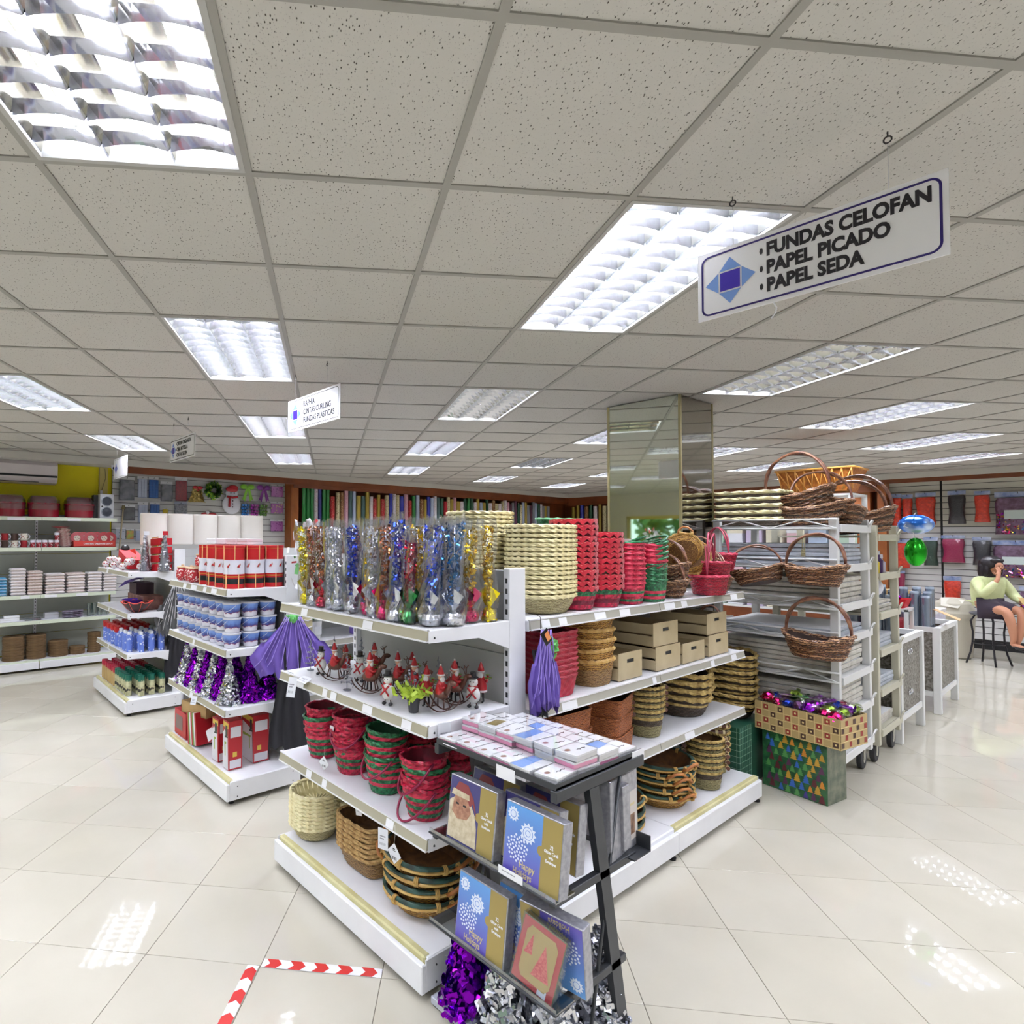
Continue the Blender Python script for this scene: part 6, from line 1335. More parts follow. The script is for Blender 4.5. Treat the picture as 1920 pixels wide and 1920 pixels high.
for k in range(8): t = thing('drinking_glass', 'tall clear glass, %s from the left on the fourth wall shelf' % ordn(k+1), 'glass', (1.80+.036*k, 9.0+.06*(k % 2), .652), 0, 'clear drinking glasses'); b = MB(); b.lathe([(.022, 0), (.028, .17), (.026, .17), (.020, .01)], 12); b.build('glass', gl_m, t)
bfelt = mat('brown_felt', (120, 94, 62), .9, var=(20, (100, 76, 48)))
for (x, n, r_, nm) in ((.93, 9, .125, 'first'), (1.18, 9, .118, 'second'), (1.44, 6, .12, 'third'), (1.67, 3, .10, 'fourth'), (1.88, 8, .085, 'fifth')):
    for k in range(n): t = thing('felt_coaster', 'round brown felt mat, %s, %s stack on the lowest wall shelf' % (from_top(k, n), nm), 'mat', (x+r2.uniform(-.004, .004), 9.05, .147+k*.034), 0, 'round brown felt mats'); b = MB(); b.lathe([(r_*.97, 0), (r_, .004), (r_, .029), (r_*.97, .033)], 22); b.build('disc', bfelt, t); b = MB(); b.lathe([(r_*1.005, .014), (r_*1.005, .018)], 22, cap=False); b.build('seam', mat('brown_seam', (90, 68, 44), .9), t)
# air conditioner, camera
t = thing('air_conditioner', 'long white wall air conditioner on the yellow wall', 'air conditioner', (.95, RY1-.02, 2.46)); b = MB(); pr = [(0, 0), (-.17, .015), (-.21, .06), (-.22, .25), (-.18, .31), (0, .315)]
b.add([(-.55, y, z) for y, z in pr]+[(.47, y, z) for y, z in pr], [tuple(range(6)), tuple(range(6, 12))[::-1]]+[(i, i+6, (i+1) % 6+6, (i+1) % 6) for i in range(6)]); b.build('casing', mat('ac_white', (214, 206, 208), .35), t)
b = MB(); b.b2((-.54, -.224, .09), (.465, -.205, .115)); b.b2((-.54, -.19, .018), (.25, -.16, .026)); b.build('air_slot', slot_black, t); b = MB(); b.b2((-.54, -.226, .145), (-.36, -.219, .15)); b.build('badge', mat('dark_print', (90, 90, 96), .5), t)
def cctv(lab, loc): t = thing('security_camera', lab, 'camera', loc); b = MB(); b.lathe([(.03, 0), (.03, -.02)][::-1], 12); b.build('mount', tin_w, t); b = MB(); b.ball((0, 0, -.04), .028, 12, 8); b.build('housing', tin_w, t); b = MB(); b.ball((.004, -.018, -.045), .019, 10, 6); b.build('lens', black, t)
cctv('small white security camera below the ceiling above the yellow wall', (2.08, 8.98, 2.76)); cctv('small dark security camera near the honey wood posts on the right', (12.85, 3.1, 2.76))
t = thing('wall_cable', 'thin cable and plug hanging down the beige cover beside the yellow wall', 'cable', (2.02, RY1-.04, 0)); b = MB(); b.tube([(-.04, 0, 2.74), (-.035, -.004, 2.5), (-.04, 0, 2.40)], .003, 4); b.tube([(.04, 0, 2.74), (.05, -.003, 2.6), (.0, -.003, 2.42), (.02, -.003, 2.3)], .003, 4); b.build('cable', steel, t); b = MB(); b.b2((-.02, -.015, 2.36), (.01, 0, 2.42)); b.build('plug', tin_w, t)

# ---------------- slat wall hangings ----------------
YS = RY1-.09
def hang_pack(name, lab, x0, x1, z0, z1, fill, header=paper, window=None, cat='package', grp='packs hanging on the left slat wall'):
    w = x1-x0; h = z1-z0; t = thing(name, lab, cat, ((x0+x1)/2, YS, z0), 0, grp); hh = h*.14
    b = MB(); b.b2((-w/2, -.012, h-hh), (w/2, -.004, h)); b.build('header_card', header, t)
    b = MB(); b.b2((-w/2+.006, -.03, .008), (w/2-.006, -.004, h-hh), bev=.008); b.build('contents', fill, t)
    b = MB(); b.b2((-w/2, -.034, 0), (w/2, -.002, h-hh)); b.build('clear_pouch', clear, t)
    b = MB(); b.tube([(0, .03, h-hh*.5), (0, -.05, h-hh*.5), (0, -.055, h-hh*.3)], .003, 4); b.build('hook', steel, t)
    if window: window(t, w, h)
    return t
def grid(t, w, h):
    for i in range(3):
        for j in range(6): b = MB(); x = -w/2+.012+(w-.024)*i/3; z = .012+(h*.82)*j/6; b.b2((x+.002, -.038, z+.002), (x+(w-.024)/3-.002, -.030, z+h*.82/6-.003)); b.build('pocket', t['pm'] if 0 else POCK, t)
blue_p = mat('blue_plastic', (52, 92, 156), .3); pale_p = mat('pale_plastic', (176, 184, 204), .3)
silv_p = mat('grey_metal_pack', (150, 150, 152), .35, metal=.5, var=(12, (96, 96, 100)))
hang_pack('tool_pack', 'clear pack of silver kitchen tools, first on the slat wall', 2.24, 2.46, 2.28, 2.64, silv_p)
POCK = pale_p; hang_pack('organiser_pack', 'upper pale organiser with pockets on the slat wall', 2.50, 2.645, 2.33, 2.66, pale_p, window=grid)
hang_pack('organiser_pack', 'lower pale organiser with pockets on the slat wall', 2.51, 2.66, 1.95, 2.27, pale_p, window=grid)
POCK = blue_p; hang_pack('organiser_pack', 'upper blue organiser with pockets on the slat wall', 2.66, 2.81, 2.33, 2.66, blue_p, window=grid)
hang_pack('organiser_pack', 'lower blue organiser with pockets on the slat wall', 2.68, 2.83, 2.05, 2.27, blue_p, window=grid)
hang_pack('tool_pack', 'clear pack of silver tools right of the blue organisers', 2.84, 3.02, 2.29, 2.60, silv_p)
hang_pack('tool_pack', 'dark pack of hooks low on the slat wall left side', 2.28, 2.47, 1.98, 2.22, mat('dark_tools', (110, 108, 106), .5, var=(16, (60, 60, 60))))
hang_pack('glove_pack', 'striped glove pack low on the slat wall', 2.20, 2.34, 1.70, 1.88, dots('grey_stripe', (210, 212, 214), (120, 130, 140), 26, .3))
hang_pack('glove_pack', 'lime green pack low on the slat wall', 2.345, 2.46, 1.70, 1.86, mat('lime_pack', (170, 200, 50), .5, var=(20, (226, 120, 60))))
hang_pack('glove_pack', 'pale blue pack low on the slat wall next to the lime one', 2.48, 2.62, 1.68, 1.86, pale_p)
hang_pack('red_pack', 'red shimmering pack with white header on the slat wall', 3.06, 3.25, 2.30, 2.68, mat('red_shimmer', (166, 30, 46), .3, metal=.4, var=(40, (120, 12, 30))))
hang_pack('bead_pack', 'silver bead pack below the red shimmering pack', 3.05, 3.25, 2.06, 2.29, mat('silver_beads', (170, 172, 176), .3, metal=.5, var=(50, (110, 110, 116))), header=pale_p)
hang_pack('yellow_pack', 'small yellow pack beneath the tool pack', 2.87, 2.96, 2.10, 2.18, mat('yellow_pack_fill', (230, 196, 30), .5))
for k, (z0, z1) in enumerate(((2.44, 2.66), (2.15, 2.36), (1.84, 2.05))):
    hang_pack('ribbon_pack', 'pink and gold foil bow pack, %s of three beside the wood post' % ('top', 'middle', 'bottom')[k], 4.70, 4.94, z0, z1, dots('foil_bows_%d' % k, (206, 110, 190), (240, 206, 150) if k == 1 else (160, 60, 150), 26, .35, .25), grp='foil bow packs')
for k, (x, c, nm) in enumerate(((4.22, (36, 130, 206), 'blue'), (4.39, (176, 40, 160), 'magenta'), (4.555, (90, 150, 50), 'green'))):
    t = thing('bauble_bag', '%s bauble bag below the snowman side bows' % nm, 'ornament', (x, YS-.03, 2.10), 0, 'bauble bags'); m = mat('bauble_'+nm, c, .2, metal=.6)
    for i in range(3):
        for j in range(4): b = MB(); b.ball((-.045+.045*i+.01*(j % 2), 0, .03+.05*j), .026, 10, 7); b.build('bauble', m, t)
    b = MB(); b.lathe([(.07, .0), (.078, .1), (.07, .2), (.03, .23)], 14, sy=.5, cap=False); b.build('net_bag', clear, t)
def garland_ring(name, lab, x, z, R, r_, mats, n, cat='wreath'):
    t = thing(name, lab, cat, (x, YS-.03, z)); 
    for mi, m in enumerate(mats):
        b = MB(); b.shards([(((R+r_*math.cos(q)*r2.random())*math.cos(a), r_*math.sin(q)*.8, (R+r_*math.cos(q)*r2.random())*math.sin(a)), (math.cos(a), -1, math.sin(a))) for a, q in [(r2.uniform(0, 6.28), r2.uniform(0, 6.28)) for _ in range(n//len(mats))]], .016, 0, r2); b.build('tinsel', m, t)
    b = MB(); b.tube([(R*math.cos(a), 0, R*math.sin(a)) for a in [2*PI*i/20 for i in range(20)]], r_*.5, 6, closed=True); b.build('ring', mat('ring_green', (60, 96, 50), .7), t); return t
garland_ring('tinsel_wreath', 'round green tinsel wreath on the slat wall', 3.68, 2.50, .10, .055, [foil('lime_foil', (150, 180, 70), .35), foil('leaf_foil', (70, 120, 50), .35)], 620)
t = thing('tinsel_bell', 'gold tinsel bell with red bow on the slat wall', 'decoration', (3.40, YS-.03, 2.30)); b = MB(); b.lathe([(.13, 0), (.12, .03), (.07, .14), (.05, .22), (.02, .26)], 16, sy=.3); b.build('core', gold_card, t); b = MB(); b.shards([(((.13-.34*z_)*math.cos(a), (.13-.34*z_)*.3*math.sin(a)-.01, z_), (math.cos(a), -.8, 0)) for z_, a in [(r2.uniform(0, .25), r2.uniform(0, 6.28)) for _ in range(300)]], .014, 0, r2); b.build('tinsel', foil('champagne_foil', (200, 176, 110), .35), t); b = MB(); b.ball((-.04, -.04, .23), .035, 8, 6, 0, (1.3, .5, .8)); b.ball((.04, -.04, .23), .035, 8, 6, 0, (1.3, .5, .8)); b.ball((0, -.05, .19), .02, 8, 6); b.build('bow', card_red, t)
t = thing('snowman_decoration', 'large white snowman with red hat and scarf on the slat wall', 'decoration', (3.98, YS-.04, 2.12)); b = MB(); b.ball((0, 0, .16), .16, 18, 12, 0, (1, .25, 1)); b.ball((0, 0, .34), .095, 16, 10, 0, (1.1, .3, .9)); b.build('body', tin_w, t)
b = MB(); b.ball((0, -.01, .41), .11, 14, 8, 0, (1, .3, .45)); b.ball((.02, -.01, .44), .09, 12, 8, 0, (1, .3, .5)); b.build('red_hat', card_red, t); b = MB(); b.tube([(-.09, -.03, .29), (0, -.045, .275), (.09, -.03, .29)], .018, 6); b.tube([(-.05, -.045, .28), (-.06, -.05, .12)], .018, 6); b.build('scarf', card_red, t); b = MB()
for x, z in ((-.03, .35), (.03, .35), (0, .22), (0, .17), (0, .12)): b.ball((x, -.05 if z < .3 else -.035, z), .010, 7, 5)
b.build('coal_buttons', black, t); t.children[-1]['kind'] = 'stuff'
for nm, x, c in (('lime green', 4.26, (130, 196, 50)), ('purple', 4.56, (120, 40, 140))):
    t = thing('ribbon_bow', 'big %s ribbon bow on the slat wall' % nm, 'bow', (x, YS-.03, 2.34), 0, 'big ribbon bows'); m = mat('bow_'+nm[:4], c, .4, sheen=.4)
    for s in (-1, 1):
        b = MB(); b.ball((s*.065, -.01, .25), .06, 10, 7, 0, (1.15, .45, .75)); b.build('loop', m, t); b = MB(); b.add([(0, -.03, .22), (s*.03, -.035, .22), (s*.10, -.02, .02), (s*.07, -.02, .045), (s*.045, -.02, .0)], [(0, 1, 2, 3, 4)]); b.add([(0, -.012, .22), (s*.03, -.018, .22), (s*.10, -.005, .02), (s*.07, -.005, .045), (s*.045, -.005, .0)], [(0, 1, 2, 3, 4)]); b.build('tail', m, t)
    b = MB(); b.ball((0, -.03, .24), .028, 8, 6); b.build('knot', m, t)
t = thing('slippers_pack', 'red and white slippers hanging low right of centre on the slat wall', 'decoration', (3.60, YS-.03, 2.06)); b = MB(); b.ball((-.06, 0, .05), .05, 10, 6, 0, (1.4, .6, .6)); b.ball((.06, 0, .05), .05, 10, 6, 0, (1.4, .6, .6)); b.build('slippers', card_red, t); b = MB(); b.ball((-.03, -.02, .08), .03, 8, 5); b.build('trim', paper, t)
t = thing('broom', 'wooden stick leaning against the slat wall', 'stick', (2.24, 9.25, 1.55)); b = MB(); b.tube([(0, 0, 0), (.06, .04, .62)], .011, 7); b.build('handle', crate_w, t); b = MB(); b.lathe([(.03, .60), (.02, .66)], 8, (.06, .04, 0)); b.build('head', olive_w, t)

# ---------------- gift wrap rolls on the wooden wall rack ----------------
rk = thing('roll_rack', 'stained wooden rack that holds upright gift wrap rolls along the far wall', 'rack', (0, 0, 0))
b = MB(); b.b2((5.14, 9.05, 1.87), (RX1-.1, RY1-.05, 1.90)); b.build('shelf', wood, rk); b = MB(); b.b2((5.14, 9.04, 1.90), (RX1-.1, 9.05, 1.925)); b.build('shelf_lip', mat('lip_white', (214, 212, 206), .5), rk); b = MB(); b.b2((5.14, 9.05, .1), (RX1-.1, RY1-.05, 1.55)); b.build('cabinet', wood, rk)
rc = {'green': mat('roll_green', (42, 128, 62), .2, coat=.5), 'dark green': mat('roll_dgreen', (30, 78, 56), .25, coat=.4), 'dark blue': mat('roll_dblue', (38, 46, 120), .25, coat=.4), 'blue': mat('roll_blue', (56, 64, 176), .25, coat=.4), 'red patterned': dots('roll_red', (176, 34, 44), (222, 190, 150), 60, .22), 'crimson': mat('roll_crimson', (186, 28, 44), .3, coat=.3), 'gold': mat('roll_gold', (178, 156, 72), .3, metal=.4), 'cream floral': dots('roll_cream', (206, 196, 156), (140, 120, 80), 45, .3), 'white dotted': dots('roll_white', (222, 216, 222), (150, 70, 90), 70, .25), 'pink patterned': dots('roll_pink', (214, 166, 180), (180, 90, 110), 60, .25), 'teal grey': mat('roll_teal', (70, 98, 98), .35), 'silver blue': mat('roll_silver', (186, 198, 226), .25, metal=.4), 'brown checked': dots('roll_brown', (140, 96, 62), (206, 180, 130), 50, .3), 'dark plum': mat('roll_plum', (84, 44, 62), .4), 'grey': mat('roll_grey', (128, 130, 136), .4)}
order = ['green', 'green', 'green', 'white dotted', 'dark blue', 'green', 'green', 'red patterned', 'cream floral', 'brown checked', 'pink patterned', 'teal grey', 'silver blue', 'gold', 'teal grey', 'gold', 'white dotted', 'red patterned', 'gold', 'red patterned', 'cream floral', 'blue', 'white dotted', 'cream floral', 'blue', 'pink patterned', 'red patterned', 'green', 'silver blue', 'brown checked', 'gold', 'blue', 'silver blue', 'white dotted', 'teal grey', 'dark green', 'crimson', 'cream floral', 'gold', 'pink patterned', 'gold', 'white dotted', 'dark green', 'green', 'dark green', 'white dotted', 'gold', 'silver blue', 'gold', 'dark green', 'white dotted', 'brown checked', 'cream floral', 'white dotted', 'cream floral', 'white dotted', 'pink patterned', 'dark plum', 'grey', 'dark plum', 'dark green', 'cream floral', 'silver blue', 'gold', 'grey', 'dark plum', 'grey', 'silver blue', 'dark green', 'white dotted', 'grey', 'gold', 'grey']
lm = {}
x = 5.21
for n, c in enumerate(order):
    w = .042 if n < 7 else r2.choice((.046, .052, .058))
    h = .72 if n < 7 else r2.choice((.62, .66, .68, .70)) if c != 'crimson' else .6
    if c == 'red patterned': h = .58
    R = w*.86
    if x+R > RX1-.12: break
    key = (c, round(h, 2), w)
    if key not in lm:
        b = MB(); b.lathe([(R, 0), (R, h)], 14, cap=False); b.lathe([(R*.35, h-.004), (R, h-.001)], 14, cap=False); q = MB(); q.lathe([(R*.36, -.001), (R*.36, h+.004), (R*.26, h+.004), (R*.26, h-.05)], 10, cap=False); lm[key] = (b.mesh('paper', rc[c]), q.mesh('core', kraft))
    t = thing('wrap_roll', '%s gift wrap roll standing on the far rack, %s from the left' % (c, ordn(n+1)), 'wrapping paper', (x+R, 9.12, 1.905), 0, 'gift wrap rolls on the far rack'); obj('paper', lm[key][0], t); obj('core', lm[key][1], t)
    x += 2*R+.010+(.02 if n == 7 else 0)
b = MB(); b.b2((RX1-.38, 6.2, 1.87), (RX1-.05, 9.0, 1.90)); b.build('side_shelf', wood, rk)
keys = list(lm)
for n in range(17):
    c, h_, w_ = keys[(n*5+9) % len(keys)]; R_ = w_*.86
    t = thing('wrap_roll', '%s gift wrap roll near the mirrored column, %s along the side wall rack' % (c, ordn(n+1)), 'wrapping paper', (RX1-.30, 8.92-n*.125, 1.905), 0, 'gift wrap rolls on the side rack'); obj('paper', lm[(c, h_, w_)][0], t); obj('core', lm[(c, h_, w_)][1], t)
for k in range(7):
    t = thing('small_wrap_roll', '%s small roll from the left under the tall green rolls' % ordn(k+1), 'wrapping paper', (5.18+k*.055, 9.12, 1.57), 0, 'small rolls under the rack'); b = MB(); b.lathe([(.024, 0), (.024, .26)], 12); b.build('paper', rc['green'] if k == 0 else (rc['blue'] if k < 6 else rc['dark plum']), t); b = MB(); b.lathe([(.008, .26), (.008, .262)], 8); b.build('core', kraft, t)

# ---------------- wire sided paper racks on wheels ----------------
rack_w = mat('rack_white', (226, 226, 224), .45); rack_c = mat('rack_cream', (196, 192, 172), .5); ream = mat('ream_paper', (206, 202, 192), .8, var=(20, (186, 180, 168))); ream2 = mat('ream_blue_grey', (178, 184, 192), .7, var=(20, (196, 200, 206)))
rubber = mat('wheel_rubber', (48, 48, 50), .7)
def rack(lab, X0, X1, Y0, Y1, levels, top, m, wires=True, side_bars=True):
    g = thing('wheeled_rack', lab, 'rack', (0, 0, 0), 0, 'wheeled paper racks')
    for x in (X0, X1-.05):
        for y in (Y0, Y1-.05): b = MB(); b.b2((x, y, .14), (x+.05, y+.05, top), bev=.003); b.build('upright', m, g)
    for z in levels:
        b = MB(); b.b2((X0+.01, Y0+.01, z-.018), (X1-.01, Y1-.01, z)); o = b.build('shelf', m, g)
        b = MB(); b.b2((X0+.05, Y0-.012, z-.045), (X1-.0, Y0, z+.01), bev=.002); b.build('side_rail', m, o)
        if wires:
            b = MB()
            for zz in (z+.045, z-.02): b.tube([(X0-.012, Y0, zz), (X0-.012, Y1, zz)], .008, 5)
            n = 4; b.tube([(X0-.012, Y0+(Y1-Y0)*i/n, z+(.045 if i % 2 else -.02)) for i in range(n+1)], .0055, 4)
            b.build('wire_guard', m, o)
        b = MB(); b.tube([(X1-.1, Y0-.012, z), (X1-.02, Y0-.02, z+.05), (X1+.02, Y0-.02, z+.05), (X1+.02, Y0-.0, z)], .006, 5); b.build('end_loop', m, o)
    for x in (X0+.06, X1-.10):
        for y in (Y0+.05, Y1-.06):
            b = MB(); b.lathe([(.066, -.017), (.072, -.012), (.072, .012), (.066, .017)], 18, M=Matrix.Rotation(PI/2, 4, 'X')); o = b.build('wheel', rubber, g, (x, y, .073)); b = MB(); b.lathe([(.025, -.02), (.025, .02)], 10, M=Matrix.Rotation(PI/2, 4, 'X')); b.build('hub', grey_rail, o); b = MB(); b.b2((x-.02, y-.022, .073), (x+.02, y-.018, .15)); b.b2((x-.02, y+.018, .073), (x+.02, y+.022, .15)); b.b2((x-.025, y-.025, .14), (x+.025, y+.025, .16)); b.build('caster_fork', grey_rail, g)
    return g
rack('white wheeled wire rack full of paper stacks behind the plaid gift box', 4.96, 5.75, 1.29, 2.11, (.24, .52, .78, 1.055, 1.285, 1.56, 1.845), 1.90, rack_w)
rack('cream wheeled rack beyond the white one with few paper stacks', 5.85, 6.52, 1.27, 2.0, (.25, .56, .87, 1.16, 1.47, 1.78), 1.86, rack_c, wires=False)
def reams(X0, X1, Y0, Y1, z, n, dz, lab, m=ream):
    for k in range(n):
        a = r2.uniform(-.008, .008); t = thing('paper_stack', '%s paper sheaf %s' % (from_top(k, n), lab), 'paper', ((X0+X1)/2+a, (Y0+Y1)/2+a, z+.001+k*dz), r2.uniform(-.015, .015), 'paper sheaves on racks'); b = MB(); W, D = (X1-X0)/2, (Y1-Y0)/2
        b.b2((-W, -D, 0), (W, D, dz*.82), bev=.004); b.build('sheets', m, t); b = MB(); b.b2((-W+.01, -D+.01, dz*.82), (W-.02, D-.01, dz*.9)); b.build('cover_sheet', paper if k % 2 else m, t)
reams(5.0, 5.68, 1.33, 2.06, 1.56, 5, .032, 'under the top tray of the white rack', ream2); reams(5.0, 5.68, 1.33, 2.06, 1.285, 5, .038, 'on the second shelf of the white rack')
reams(5.0, 5.68, 1.33, 2.06, 1.055, 2, .03, 'on the third shelf of the white rack', ream2); reams(5.0, 5.66, 1.33, 2.06, .78, 6, .036, 'on the fourth shelf of the white rack'); reams(5.0, 5.66, 1.33, 2.06, .52, 5, .038, 'on the fifth shelf of the white rack'); reams(5.0, 5.66, 1.33, 2.06, .24, 3, .035, 'on the bottom shelf of the white rack')
reams(5.9, 6.46, 1.31, 1.95, 1.16, 3, .03, 'on the cream rack below the bottles'); reams(5.9, 6.46, 1.31, 1.95, .87, 3, .035, 'on the cream rack lower middle', ream2); reams(5.9, 6.46, 1.31, 1.95, .56, 3, .03, 'on the cream rack second lowest shelf', ream2); reams(5.9, 6.46, 1.31, 1.95, .25, 2, .04, 'on the cream rack lowest shelf')
for k, (x, y, c, h, nm) in enumerate([(6.05, 1.33, (230, 206, 40), .13, 'yellow'), (6.2, 1.34, (70, 40, 96), .15, 'dark violet'), (6.33, 1.35, (206, 200, 214), .12, 'pale lilac'), (6.1, 1.45, (220, 220, 226), .16, 'white')]):
    t = thing('craft_bottle', '%s craft bottle on the upper cream rack shelf' % nm, 'bottle', (x, y, 1.472), 0, 'craft bottles'); b = MB(); b.lathe([(.032, 0), (.036, .01), (.036, h*.7), (.016, h*.85), (.016, h)], 12); b.build('bottle', mat('bottle_'+nm[:4], c, .3), t); b = MB(); b.lathe([(.018, h), (.016, h+.03)], 10); b.build('cap', tin_w, t)
# striped flat baskets on the rack top
strp = Bk(.24, .17, .055, .96, 9, 3, 38, .003, [dark_w, mat('pale_braid', (255, 250, 212), .6, var=(40, (246, 234, 172)))], stripe=[0, 0, 1], rim=.011, rimmat=mat('pale_braid', ()), inner=mat('dark_inside', ()), rope=30)
P = Proto(basket(strp, 'striped_flat_basket', 'x x x x')); stack(P, 5, 5.20, 1.905, 1.852, .052, 'rectangular dark basket with pale rim', 'beside the mirrored column', 'pale rimmed flat baskets', rz=PI/2, drz=.02)
big = Bk(.27, .19, .15, .74, 2, 11, 30, .010, [willow, willow_l, dark_w], stripe=[0, 1, 2, 0, 1, 0, 2, 1, 0], rim=.012, rimmat=willow_l, inner=mat('willow_inside', ()), zig=.03, rope=14)
bigh = arch(.255, .30, 0, r=.0105, m=mat('handle_cane', ()), two=True)
PB2 = Proto(basket(big, 'willow_basket', 'x x x x', handles=[(bigh, (0, 0, .15), (0, 0, 0))])); PB3 = Proto(basket(big, 'willow_basket', 'x x x x'))
GB = 'large willow baskets on the rack top'
PB3.put((5.25, 1.58, 1.855), 0, 'large willow basket at the bottom of the pile on the rack top', GB, rot=(0, 0, PI/2+.1))
PB2.put((5.25, 1.60, 1.94), 0, 'large willow basket whose tall hooped handle reaches the ceiling lights', GB, rot=(.0, .10, PI/2-.15), sc=(.9, 1, 1.05))
PB2.put((5.33, 1.50, 1.93), 0, 'large willow basket with handle tilting right on the rack top pile', GB, rot=(.25, -.15, PI/2+.5), sc=.78)
PB3.put((5.55, 1.42, 1.86), 0, 'low willow basket at the right front of the rack top', GB, rot=(0, 0, .5), sc=.8)
PB2.put((5.60, 1.62, 1.87), 0, 'small willow basket with narrow handle in the middle of the rack top', GB, rot=(0, .1, .9), sc=.62)
PB2.put((6.05, 1.42, 1.80), 0, 'willow basket with upright handle seen edge on, right end of the racks', GB, rot=(0, .1, 1.45), sc=(.95, 1, 1.05))
PB2.put((6.25, 1.55, 1.82), 0, 'willow basket with taller edge on handle behind the right end one', GB, rot=(0, -.1, 1.7), sc=.95)
PW.put((4.80, 1.385, 1.43), 0, 'brown willow basket with big double handle hanging on the rack front', GW, rot=(.10, .0, PI/2-.15), sc=(1.05, 1.05, 1.15))
PW.put((4.76, 1.70, 1.43), 0, 'brown willow basket hanging left of the double handled one', GW, rot=(.25, .2, PI/2+.5), sc=(.95, 1, .9))
PW.put((4.79, 1.365, .945), 0, 'brown willow basket hanging lowest above the foil filled plaid box', GW, rot=(.0, .0, PI/2-.1), sc=(1.12, 1.1, 1.30))
t = thing('raffia_tag', 'cream raffia tag dangling from the double handled willow basket', 'tag', (4.72, 1.42, 1.70)); b = MB(); b.tube([(0, 0, .06), (.0, .006, 0), (0, 0, -.05)], .003, 4); b.tube([(0, -.01, .06), (.0, -.008, 0), (0, -.006, -.04)], .003, 4); b.b2((-.004, -.012, -.07), (0, .012, -.02)); b.build('raffia', olive_w, t)
def hook_tag(): pass
# orange lattice basket standing high further back
t = thing('lattice_basket', 'wide orange lattice basket high up behind the willow basket handle', 'basket', (7.5, 2.10, 2.24)); b = MB()
b.add([(-.18, -.28, 0), (.18, -.28, 0), (.18, .26, 0), (-.18, .26, 0), (-.24, -.36, .24), (.24, -.36, .24), (.24, .34, .24), (-.24, .34, .24)], [(3, 2, 1, 0), (0, 1, 5, 4), (1, 2, 6, 5), (2, 3, 7, 6), (3, 0, 4, 7)]); b.build('body', mat('orange_cane_body', (206, 130, 50), .5, var=(30, (166, 92, 30))), t)
b = MB()
for k in range(9): y = -.34+k*.082; b.tube([(-.245+.0, y, .225), (-.185, y*.8+.03, .01)], .006, 4); b.tube([(-.245, y, .225), (-.19, y*.8-.06, .02)], .006, 4)
b.tube([(-.245, -.36, .235), (-.245, .34, .235)], .012, 5); b.tube([(.245, -.36, .235), (-.245, -.36, .235)], .012, 5); b.build('lattice', mat('orange_cane_light', (232, 168, 80), .5), t)
t = thing('tall_white_shelving', 'tall white shelving of pastel boxes seen through the wire rack', 'shelving', (7.25, 1.75, 0))
for x in (0, .46):
    for y in (0, 1.45): b = MB(); b.b2((x, y, 0), (x+.04, y+.04, 2.2)); b.build('upright', rack_w, t)
lv_ = (.25, .62, 1.0, 1.36, 1.70, 2.21)
for z in lv_: b = MB(); b.b2((0, 0, z-.02), (.5, 1.49, z)); b.build('shelf', rack_w, t)
pas = [('pale green', (190, 212, 190)), ('white', (226, 226, 230)), ('pale lilac', (204, 190, 214)), ('cream', (222, 214, 190)), ('pale pink', (226, 190, 196)), ('grey blue', (170, 184, 202))]
for zi, z in enumerate(lv_[:-1]):
    for k in range(7):
        q = (zi*3+k*5) % 6; o = thing('pastel_box', '%s box on the tall white shelving, %s shelf, %s from its right end' % (pas[q][0], ('lowest', 'second lowest', 'middle', 'second highest', 'highest')[zi], ordn(k+1)), 'box', (7.42, 1.87+k*.2, z+.001), 0, 'pastel boxes on tall shelving'); b = MB(); hh = (.16, .22, .19)[(k+zi) % 3]; b.b2((-.12, -.08, 0), (.12, .08, hh), bev=.004); b.build('box', mat('pastel_%d' % q, pas[q][1], .6), o); b = MB(); b.b2((-.122, -.082, hh-.05), (.122, .082, hh-.002)); b.build('lid', paper if q != 1 else mat('pastel_3', (222, 214, 190), .6), o)
# gift boxes
t = thing('tree_print_box', 'large cardboard box printed with colourful trees on green, on the floor', 'box', (4.67, 1.29, 0), 0)
t.rotation_euler.z = -math.atan2(.04, .24)
g_l, g_w, g_h = .41, .25, .40
b = MB(); b.b2((0, 0, 0), (g_w, g_l, g_h), bev=.003); b.build('carton', mat('box_green_foil', (46, 106, 60), .35, var=(22, (28, 74, 46)), coat=.4), t)
b = MB(); b.quad((.004, -.0012, .004), (g_w-.004, -.0012, .004), (g_w-.004, -.0012, g_h-.004), (.004, -.0012, g_h-.004)); b.build('side_print', mat('box_side_foil', (120, 124, 104), .35, var=(16, (70, 84, 66)), coat=.3), t)
tcol = [mat('tp_gold', (200, 156, 56), .4), mat('tp_blue', (58, 104, 190), .4), mat('tp_plum', (92, 50, 84), .4), mat('tp_violet', (70, 56, 140), .4), mat('tp_green', (84, 150, 80), .4), mat('tp_maroon', (96, 38, 46), .4), mat('tp_amber', (216, 140, 50), .4)]
b = MB(); q = 0
for r_ in range(8):
    for c in range(8):
        cy_, cz = .028+c*.052+(r_ % 2)*.024+r2.uniform(-.006, .006), .010+r_*.046+r2.uniform(-.006, .006)
        if cy_ > g_l-.026 or cz > g_h-.062: continue
        mi = r2.choice((0, 0, 1, 2, 3, 4, 4, 5, 6)); s = r2.uniform(1.0, 1.35)
        for k in range(3): w_ = (.019-.004*k)*s; z0 = cz+.012*k*s; b.add([(-.0014-.0002*k, cy_-w_, z0), (-.0014-.0002*k, cy_+w_, z0), (-.0014-.0002*k, cy_, z0+.022*s)], [(0, 2, 1)], mi)
o = b.build('tree_print', tcol, t); o['kind'] = 'stuff'
